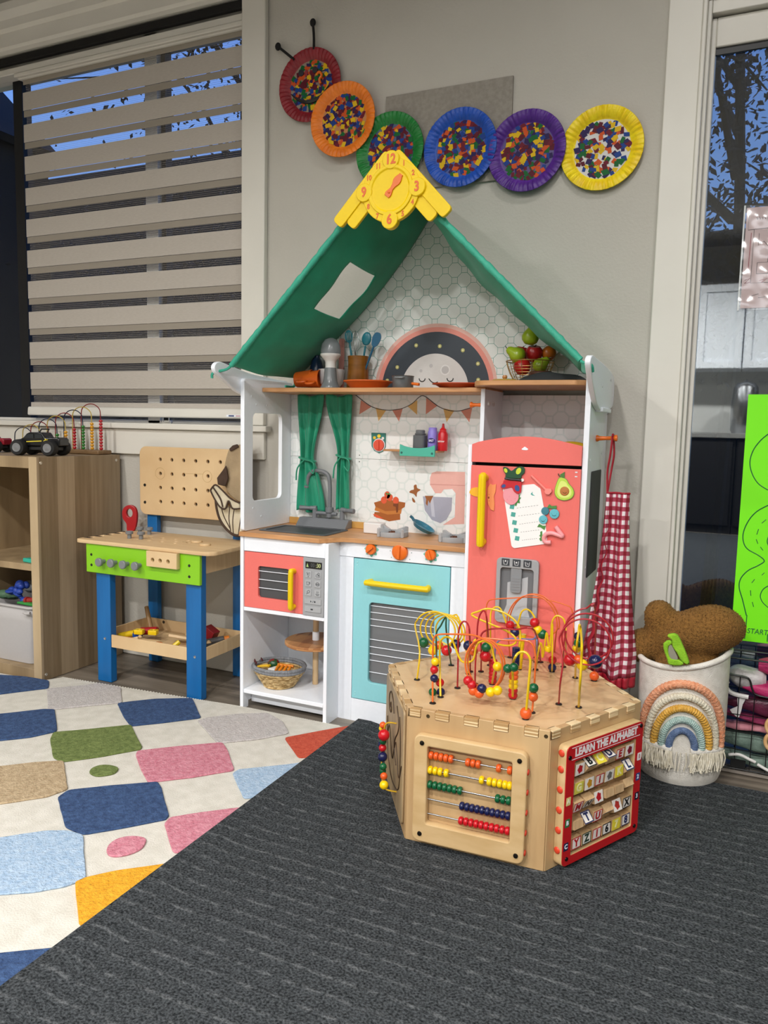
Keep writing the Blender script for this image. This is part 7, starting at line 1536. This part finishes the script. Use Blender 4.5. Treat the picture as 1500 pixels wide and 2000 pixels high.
w0 = (-0.3641,1.9358,0.306); wire([w0, *[(-0.3328,1.763,0.3925),(-0.3331,1.763,0.4148),(-0.3295,1.763,0.445)]], 'r', 4, .0019, (1, 0))
# ------------------------------------------------------------------ right side: fabric basket, bear, wire basket, papers
CANV = tex('cream_canvas', '#dbd6cc', '#e6e2d9', (60, 60, 60), .9, .5, 420)
bx, by, bR = -.088, 2.142, .108
t = thing('rainbow_basket', 'tall cream fabric basket with a stitched rainbow and fringe', 'basket', (bx, by, .0088))
def rim_z_(a): return .322+.020*cos(a)+.008*cos(2*a)
def bk(u, v):
    a = 2*pi*v; z = .0092+u*(rim_z_(a)-.0092); r = bR*(.97+.05*u)+.002*sin(a*3+u*4)
    if u < .05: r *= .955+.9*u
    return (bx+r*cos(a), by+r*sin(a), z)
b = MB(); b.surf(bk, 30, 56); b.raw([bk(0, k/56) for k in range(56)], [tuple(range(56))]); bmesh.ops.remove_doubles(b.bm, verts=b.bm.verts, dist=1e-5); b.build('body', CANV, t, solid=.003)
MB().tube([Vector(bk(1, k/64))+Vector((0, 0, .003)) for k in range(64)], .0075, closed=True, seg=10).build('rolled_rim', CANV, t)
ca = math.radians(-86)
def on_bk(s, z, off=.004):    # s: arc length from rainbow centre line, z height
    a = ca+s/bR; u = (z-.0092)/(rim_z_(a % (2*pi))-.0092); p = Vector(bk(max(0, min(1, u)), (a/(2*pi)) % 1)); n = Vector((cos(a), sin(a), 0)); return p+n*off
zb_ = .110; sc0 = .016
for nm, r, h1, h2, th in (('coral_arc', .112, '#dd9068', '#efb08c', .0105), ('cream_arc', .0905, '#d8d0b8', '#e8e2ce', .0095), ('mustard_arc', .070, '#d29a30', '#e6b85c', .0095), ('aqua_arc', .050, '#9dbbb4', '#bcd3cc', .0090), ('blue_arc', .031, '#596f94', '#7489ad', .0088)):
    q = [on_bk(r*cos(a)*.98+.004, zb_+r*1.5*sin(a), .004) for a in [pi*k/40 for k in range(41)]]
    m = tex('yarn_'+nm, h1, h2, (130, 130, 130), .9, .9, 260)
    rr = [th*(1+.07*(k % 2)) for k in range(len(q)*2)]
    q2 = cat_rom(q, 3); b = MB(); b.tube(q2, [th*(1+.09*sin(k*2.1)) for k in range(len(q2))], seg=10); b.build(nm, m, t)
for nm, s0, s1 in (('yarn_band', -.112, -.018), ('yarn_band', .024, .118)):
    MB().tube([on_bk(s0+(s1-s0)*k/14, zb_-.006, .005) for k in range(15)], .0085, seg=10, flat=1).build(nm, CANV, t)
R = random.Random(11); b = MB()
for k in range(260):
    s = R.uniform(-.115, .120)
    if -.016 < s < .022 and R.random() < .9: continue
    p = on_bk(s, zb_-.008, .008+R.uniform(0, .006)); e = on_bk(s+R.gauss(0, .006), zb_-.052+R.uniform(-.008, .008), .010+R.uniform(0, .010)); m = (p+e)/2+Vector((R.gauss(0, .002), R.gauss(0, .002), 0))
    b.tube(cat_rom([p, m, e], 3), .0016, seg=5)
fr_ = b.build('fringe', tex('cream_fringe', '#d2cab4', '#e9e3d2', (90, 90, 90), .9), t); fr_['kind'] = 'stuff'
# plush bear
PL_ = tex('brown_plush', '#735020', '#8c632c', (160, 160, 160), .95, 1.0, 330, detail=5)
t = thing('plush_bear', 'brown plush toy lying across the top of the rainbow basket', 'plush toy', (-.075, 2.14, .29))
mb = bpy.data.metaballs.new('m'); mo = bpy.data.objects.new('m', mb); COL.objects.link(mo); mb.resolution = .010; mb.threshold = .5
def mel(c, r):
    e = mb.elements.new(type='BALL'); e.co = c; e.radius = r
cA_, cB_ = Vector((-0.1057,2.13,0.3706)), Vector((-0.0011,2.11,0.4201))
for k in range(6):
    f = k/5; mel(cA_.lerp(cB_, f), .066+.022*sin(pi*min(1, f*.75+.25)))
mel((-0.1561,2.13,0.4263), .062); mel((-0.1515,2.13,0.3922), .056)
for k in range(4): mel(Vector((-0.2087,2.15,0.3277)).lerp(cA_, k/3), .068)
mel((-.115, 2.09, .285), .075); mel((-.06, 2.09, .285), .075); mel((-.04, 2.12, .31), .062); mel((-0.021,2.13,0.4049), .090); mel((0.0149,2.13,0.4096), .060)
dg = bpy.context.evaluated_depsgraph_get(); dg.update(); me = bpy.data.meshes.new_from_object(mo.evaluated_get(dg)); bpy.data.objects.remove(mo); bpy.data.metaballs.remove(mb)
b = MB(); b.bm.from_mesh(me); bpy.data.meshes.remove(me)
bo = b.build('body', PL_, t, ang=180)
R = random.Random(3); b = MB(); me = bo.data; L0 = bo.location
import bisect
ar = []; s_ = 0
for p in me.polygons: s_ += p.area; ar.append(s_)
for k in range(14000):
    p = me.polygons[bisect.bisect_left(ar, R.uniform(0, s_))]; vs = [me.vertices[i].co for i in p.vertices]
    w_ = [R.random() for _ in vs]; sw = sum(w_); c = sum((v*q for v, q in zip(vs, w_)), Vector())/sw+L0
    n = p.normal; d = (n+Vector((R.gauss(0, .6), R.gauss(0, .6), R.gauss(0, .6)-.2))).normalized(); q = d.orthogonal().normalized()*.0011
    e = c+d*R.uniform(.0018, .0038); b.raw([c-q-n*.001, c+q-n*.001, e], [(0, 1, 2)])
fz = b.build('fleece_pile', PL_, t, flat=True, fix=False); fz['kind'] = 'stuff'
# small green soft toy
t = thing('green_soft_toy', 'lime green folded felt toy with a grey middle tucked before the brown plush', 'soft toy', (-0.0975,2.035,0.3352))
FELT = tex('lime_felt', '#7db31e', '#93c92c', (40, 40, 40), .9, .4, 300)
q = [(-0.1275,0.3984),(-0.1164,0.4048),(-0.1027,0.4034),(-0.091,0.3836),(-0.0808,0.3621),(-0.072,0.3403),(-0.073,0.332),(-0.0836,0.3353),(-0.0932,0.3438),(-0.1016,0.3591),(-0.1131,0.374),(-0.1155,0.3901)]
b = MB(FY(2.032)); b.prism(smooth2(q, 2), 0, .016); b.build('outer_leaf', FELT, t, bev=.005, seg=3)
q = [(-0.1346,0.3776),(-0.1185,0.3891),(-0.1142,0.3788),(-0.1221,0.3727),(-0.1211,0.3563),(-0.1142,0.3424),(-0.0975,0.3415),(-0.0836,0.3353),(-0.0907,0.3277),(-0.1178,0.3253),(-0.1232,0.3394),(-0.1302,0.355)]
b = MB(FY(2.030)); b.prism(smooth2(q, 2), 0, .014); b.build('inner_leaf', FELT, t, bev=.004, seg=3)
q = [(-0.1212,0.3729),(-0.1154,0.377),(-0.1046,0.3587),(-0.0976,0.3432),(-0.1063,0.3369),(-0.1157,0.3422),(-0.122,0.3562)]
b = MB(FY(2.028)); b.prism(smooth2(q, 2), 0, .010); b.build('grey_middle', C('#8d8a7a', .8), t, bev=.004, seg=3)
# black wire basket with clothes
wx0, wx1, wy0, wy1, wz0_, wz1_ = .012, .46, 2.195, 2.284, .018, .318
t = thing('wire_basket', 'black wire grid basket full of folded clothes at the picture edge', 'basket', ((wx0+wx1)/2, (wy0+wy1)/2, wz0_))
BW_ = C('#101112', .4)
b = MB()
for k in range(13):
    x = wx0+.0373*k
    for y in (wy0, wy1):
        zt_ = wz1_ if y > wy0 else (.272 if k < 2 else (.228 if k >= 2 else .272))
        b.cyl((x, y, wz0_), (x, y, zt_), .0013, seg=6)
for k in range(7):
    z = wz0_+.006+.0475*k
    b.cyl((wx0, wy1, z), (wx1, wy1, z), .0013, seg=6)
    if z < .232: b.cyl((wx0, wy0, z), (wx1, wy0, z), .0013, seg=6)
    for x in (wx0, wx1): b.cyl((x, wy0, z), (x, wy1, z), .0013, seg=6)
for k in range(3): b.cyl((wx0, wy0+.03*k, wz0_), (wx0, wy0+.03*k, wz1_), .0013, seg=6); b.cyl((wx1, wy0+.03*k, wz0_), (wx1, wy0+.03*k, wz1_), .0013, seg=6)
b.build('wire_grid', BW_, t)
b = MB(); b.tube(cat_rom([(wx0, wy0, .272), (wx0+.045, wy0, .271), (wx0+.060, wy0, .264), (wx0+.068, wy0, .240), (wx0+.082, wy0, .226), (wx0+.15, wy0, .224), (wx1, wy0, .224)], 5), .0026, seg=8)
b.tube([(wx0, wy0, wz1_), (wx0, wy1, wz1_), (wx1, wy1, wz1_), (wx1, wy0, wz1_)], .0026, seg=8, closed=True); b.tube([(wx0, wy0, wz0_), (wx1, wy0, wz0_), (wx1, wy1, wz0_), (wx0, wy1, wz0_)], .0026, seg=8, closed=True)
for x in (wx0, wx1): b.cyl((x, wy0, wz0_), (x, wy0, wz1_), .0022, seg=8)
b.build('frame', BW_, t)
MB().box(wx0+.028, wx0+.065, wy0-.003, wy0-.001, .022, .045).build('clip', BW_, t)
def cloth(name, h1, h2, x0, x1, z0, z1, label, seed, rough=.8, y0=wy0+.006, y1=wy1-.006):
    R = random.Random(seed); m = tex(name+'_cloth', h1, h2, (25, 25, 40), rough, .3, 200); ph = [R.uniform(0, 6) for _ in range(6)]
    def f(u, v):
        a = 2*pi*v; x = x0+(x1-x0)*u; e = sin(pi*min(max(u, .02), .98))**.25
        ry, rz = (y1-y0)/2*e, (z1-z0)/2*e*(1+.22*sin(x*38+ph[0])+.12*sin(x*80+ph[1]))
        c, s_ = cos(a), sin(a); k = 1+.06*sin(5*a+x*30+ph[2])
        return (x, (y0+y1)/2+ry*abs(c)**.6*(1 if c > 0 else -1)*.98, (z0+z1)/2+.004*sin(x*30+ph[3])+rz*abs(s_)**.7*(1 if s_ > 0 else -1)*k)
    b = MB(); b.surf(f, 30, 28)
    return tag(b.build(name, m), label, 'clothes', 'clothes in the wire basket')
cloth('folded_shirt', '#5f7468', '#82958a', wx0+.005, wx1-.01, .021, .058, 'sage green garment lowest in the wire basket', 1)
cloth('folded_shirt', '#566a60', '#768a7e', wx0+.008, wx1-.01, .060, .112, 'grey green garment second from the bottom of the wire basket', 2)
cloth('folded_shirt', '#b8727e', '#cf8f98', wx0+.006, wx1-.01, .114, .140, 'dusty pink garment in the middle of the wire basket', 3)
cloth('folded_shirt', '#7d1f45', '#96305a', wx0+.006, wx1-.01, .142, .162, 'raspberry garment above the dusty pink one', 4)
cloth('folded_jacket', '#4e1a30', '#6b2642', wx0+.004, wx1-.01, .164, .212, 'shiny maroon garment near the top of the wire basket', 5, .35)
cloth('silver_lined_jacket', '#9d9898', '#cfcaca', wx0+.010, wx0+.10, .235, .285, 'silver lining of the jacket at the top left of the basket', 6, .3)
cloth('pink_jacket', '#9c1850', '#bb2866', wx0+.045, wx1-.02, .214, .262, 'magenta jacket spilling over the dip of the wire basket', 7, .55, wy0-.012)
cloth('pink_jacket', '#9c1850', '#bb2866', wx0+.080, wx1-.02, .262, .325, 'magenta sleeve bulging at the top right of the basket', 8, .55)
b = MB(); b.tube(cat_rom([(wx0+.008, wy0+.004, .252), (wx0+.004, wy0+.002, .238), (wx0+.02, wy0, .222), (wx0+.06, wy0-.002, .218)], 5), .006, seg=8); tag(b.build('white_strap', C('#d9d6d4', .4)), 'white reflective piping in front of the maroon garment', 'strap')
b = MB(FY(wy0+.004)); b.prism(smooth2([(.030, .176), (.048, .188), (.046, .210), (.066, .214), (.060, .196), (.054, .160), (.044, .162)], 2), 0, .003); tag(b.build('white_logo_patch', C('#d5d1d0', .5)), 'white cross-shaped patch on the maroon garment', 'patch')
b = MB(); b.tube(cat_rom([(.035, wy0+.002, .052), (.06, wy0, .058), (.085, wy0, .050), (.10, wy0+.002, .044)], 5), .004, seg=8); tag(b.build('white_ribbon', C('#dcdad6', .5)), 'white ribbon lying low in the wire basket', 'ribbon')
b = MB(); b.tube(cat_rom([(.105, wy0+.001, .040), (.13, wy0-.002, .030), (.15, wy0, .024)], 5), .004, seg=8); tag(b.build('white_ribbon', C('#dcdad6', .5)), 'short white ribbon at the bottom right of the wire basket', 'ribbon')
for z, lab in ((.152, 'upper wooden ring hanging on the wire basket at the picture edge'), (.110, 'lower wooden ring hanging on the wire basket at the picture edge')):
    tag(MB().tube([(.139+.020*cos(a), wy0-.008+.003*sin(a), z+.022*sin(a)) for a in [2*pi*k/32 for k in range(32)]], .0052, closed=True, seg=10).build('wooden_ring', tex('beech_ring', '#c99c66', '#dcb585', (40, 40, 40), .4)), lab, 'ring', 'wooden rings')
# papers on the door glass
GP = bpy.data.materials.new('fluorescent_green_card'); GP.use_nodes = True; gb = GP.node_tree.nodes['Principled BSDF']; gb.inputs['Base Color'].default_value = lin('#7df500'); gb.inputs['Roughness'].default_value = .6
t = thing('green_poster', 'fluorescent green hand drawn road poster on the door glass', 'poster', (.2, 2.305, .335))
PQ = [(0.0212,1.0122),(0.0207,0.3379)]
px0 = (PQ[0][0]+PQ[1][0])/2; pz1, pz0 = PQ[0][1], PQ[1][1]
MB().box(px0, px0+.56, 2.3145, 2.3155, pz0, pz1).build('card', GP, t, bev=.0003)
INK = C('#16603a', .6); T = FY(2.3143)
def ink(nm, p, r=.0014, n=6):
    MB(T).tube([(v.x, v.y, 0) for v in cat_rom([(a, b_, 0) for a, b_ in p], n)], r, seg=5).build(nm, INK, t)
ink('road_line', [(0.0755,0.9073),(0.0581,0.8892),(0.0425,0.8623),(0.0367,0.8306),(0.0445,0.7994),(0.0615,0.7736),(0.0856,0.7578)])
ink('road_line', [(0.0884,0.7168),(0.0622,0.6981),(0.0441,0.6724),(0.0334,0.6396),(0.0352,0.6125),(0.0471,0.5937),(0.0746,0.5788),(0.0895,0.5653),(0.0764,0.5518),(0.051,0.5344),(0.0347,0.5103),(0.0328,0.4851),(0.0429,0.4535),(0.0557,0.4097)])
ink('road_line', [(0.0569,0.4109),(0.0567,0.3796),(0.0555,0.344)], .0012)
ink('island_line', [(0.1033,0.4975),(0.0918,0.4864),(0.0864,0.4684),(0.0928,0.4517),(0.1073,0.4384)], .0012); ink('island_line', [(0.0951,0.6321),(0.0929,0.6196),(0.0967,0.6077)], .0012); ink('border_line', [(0.1111,0.364),(0.1115,0.3515),(0.1116,0.3435)], .0012)
for p in ([(0.0863,0.6778),(0.0765,0.6673)], [(0.0698,0.6507),(0.0664,0.6357)], [(0.066,0.6224),(0.0707,0.6105)], [(0.0774,0.6022),(0.0846,0.5934)], [(0.0918,0.5325),(0.0861,0.5255)], [(0.0693,0.5124),(0.0629,0.5017)], [(0.0612,0.4806),(0.0631,0.4658)], [(0.0678,0.4488),(0.0718,0.4358)]): ink('dash', p, .0010)
q = [(0.0857,0.3672)][0]
MB(T).text('START', q[0], q[1], .0205, 0, .0006, 0, bold=.0, sx=.86, shear=.12).build('lettering', INK, t)
t = thing('drawing_sleeve', 'pale pink line drawing in a glossy plastic sleeve on the door glass', 'drawing', (.1, 2.305, 1.23))
SQ = [(-0.0199,1.5053),(-0.0207,1.2339)]
sx0 = (SQ[0][0]+SQ[1][0])/2; sz1, sz0 = SQ[0][1], SQ[1][1]
MB().box(sx0+.006, sx0+.215, 2.3148, 2.3155, sz0+.006, sz1-.006).build('sheet', C('#c9b3b3', .5), t)
DK = C('#3c3436', .6); RDK = C('#a2545c', .6)
def dl(nm, p, m, r=.0008): MB(FY(2.3147)).tube([(a, b_, 0) for a, b_ in p], r, seg=4).build(nm, m, t)
SO = lambda u, v: (sx0+.006+.209*u, sz0+.006+(sz1-sz0-.012)*v)
for k, l in enumerate(([(.03, .93), (.03, .78), (.6, .80), (.95, .8)], [(.10, .78), (.10, .25), (.3, .25)], [(.16, .74), (.16, .62), (.22, .66), (.28, .60), (.28, .45), (.16, .45), (.16, .34), (.3, .34)], [(.28, .74), (.5, .35), (.5, .72), (.8, .4)], [(.12, .12), (.2, .14), (.2, .10), (.45, .12), (.45, .18), (.9, .18)], [(.4, .6), (.7, .6), (.7, .3), (.4, .3)])): dl('drawn_line', [SO(*p) for p in l], DK)
for l in ([(.07, .75), (.06, .35)], [(.03, .28), (.09, .30), (.03, .25), (.1, .26)], [(.2, .27), (.3, .29), (.22, .25)], [(.28, .68), (.34, .72)]): dl('red_line', [SO(*p) for p in l], RDK, .0013)
for k in range(9): dl('scribble', [SO(.12+.03*k, .90+.005*(k % 2)), SO(.13+.03*k, .875), SO(.135+.03*k, .89)], DK)
SLV = glassy('plastic_sleeve', '#ffffff', .16, .12, glossy=True)
b = MB(); b.surf(lambda u, v: (sx0+.222*u, 2.3125-.0016*(1+sin(u*19+v*5))*(.5+.5*sin(v*23)), sz0+(sz1-sz0)*v), 40, 50); b.build('sleeve', SLV, t)
MB().box(sx0-.001, sx0+.003, 2.3125, 2.3145, sz0, sz1).build('sleeve_edge', C('#d9dedd', .3), t)
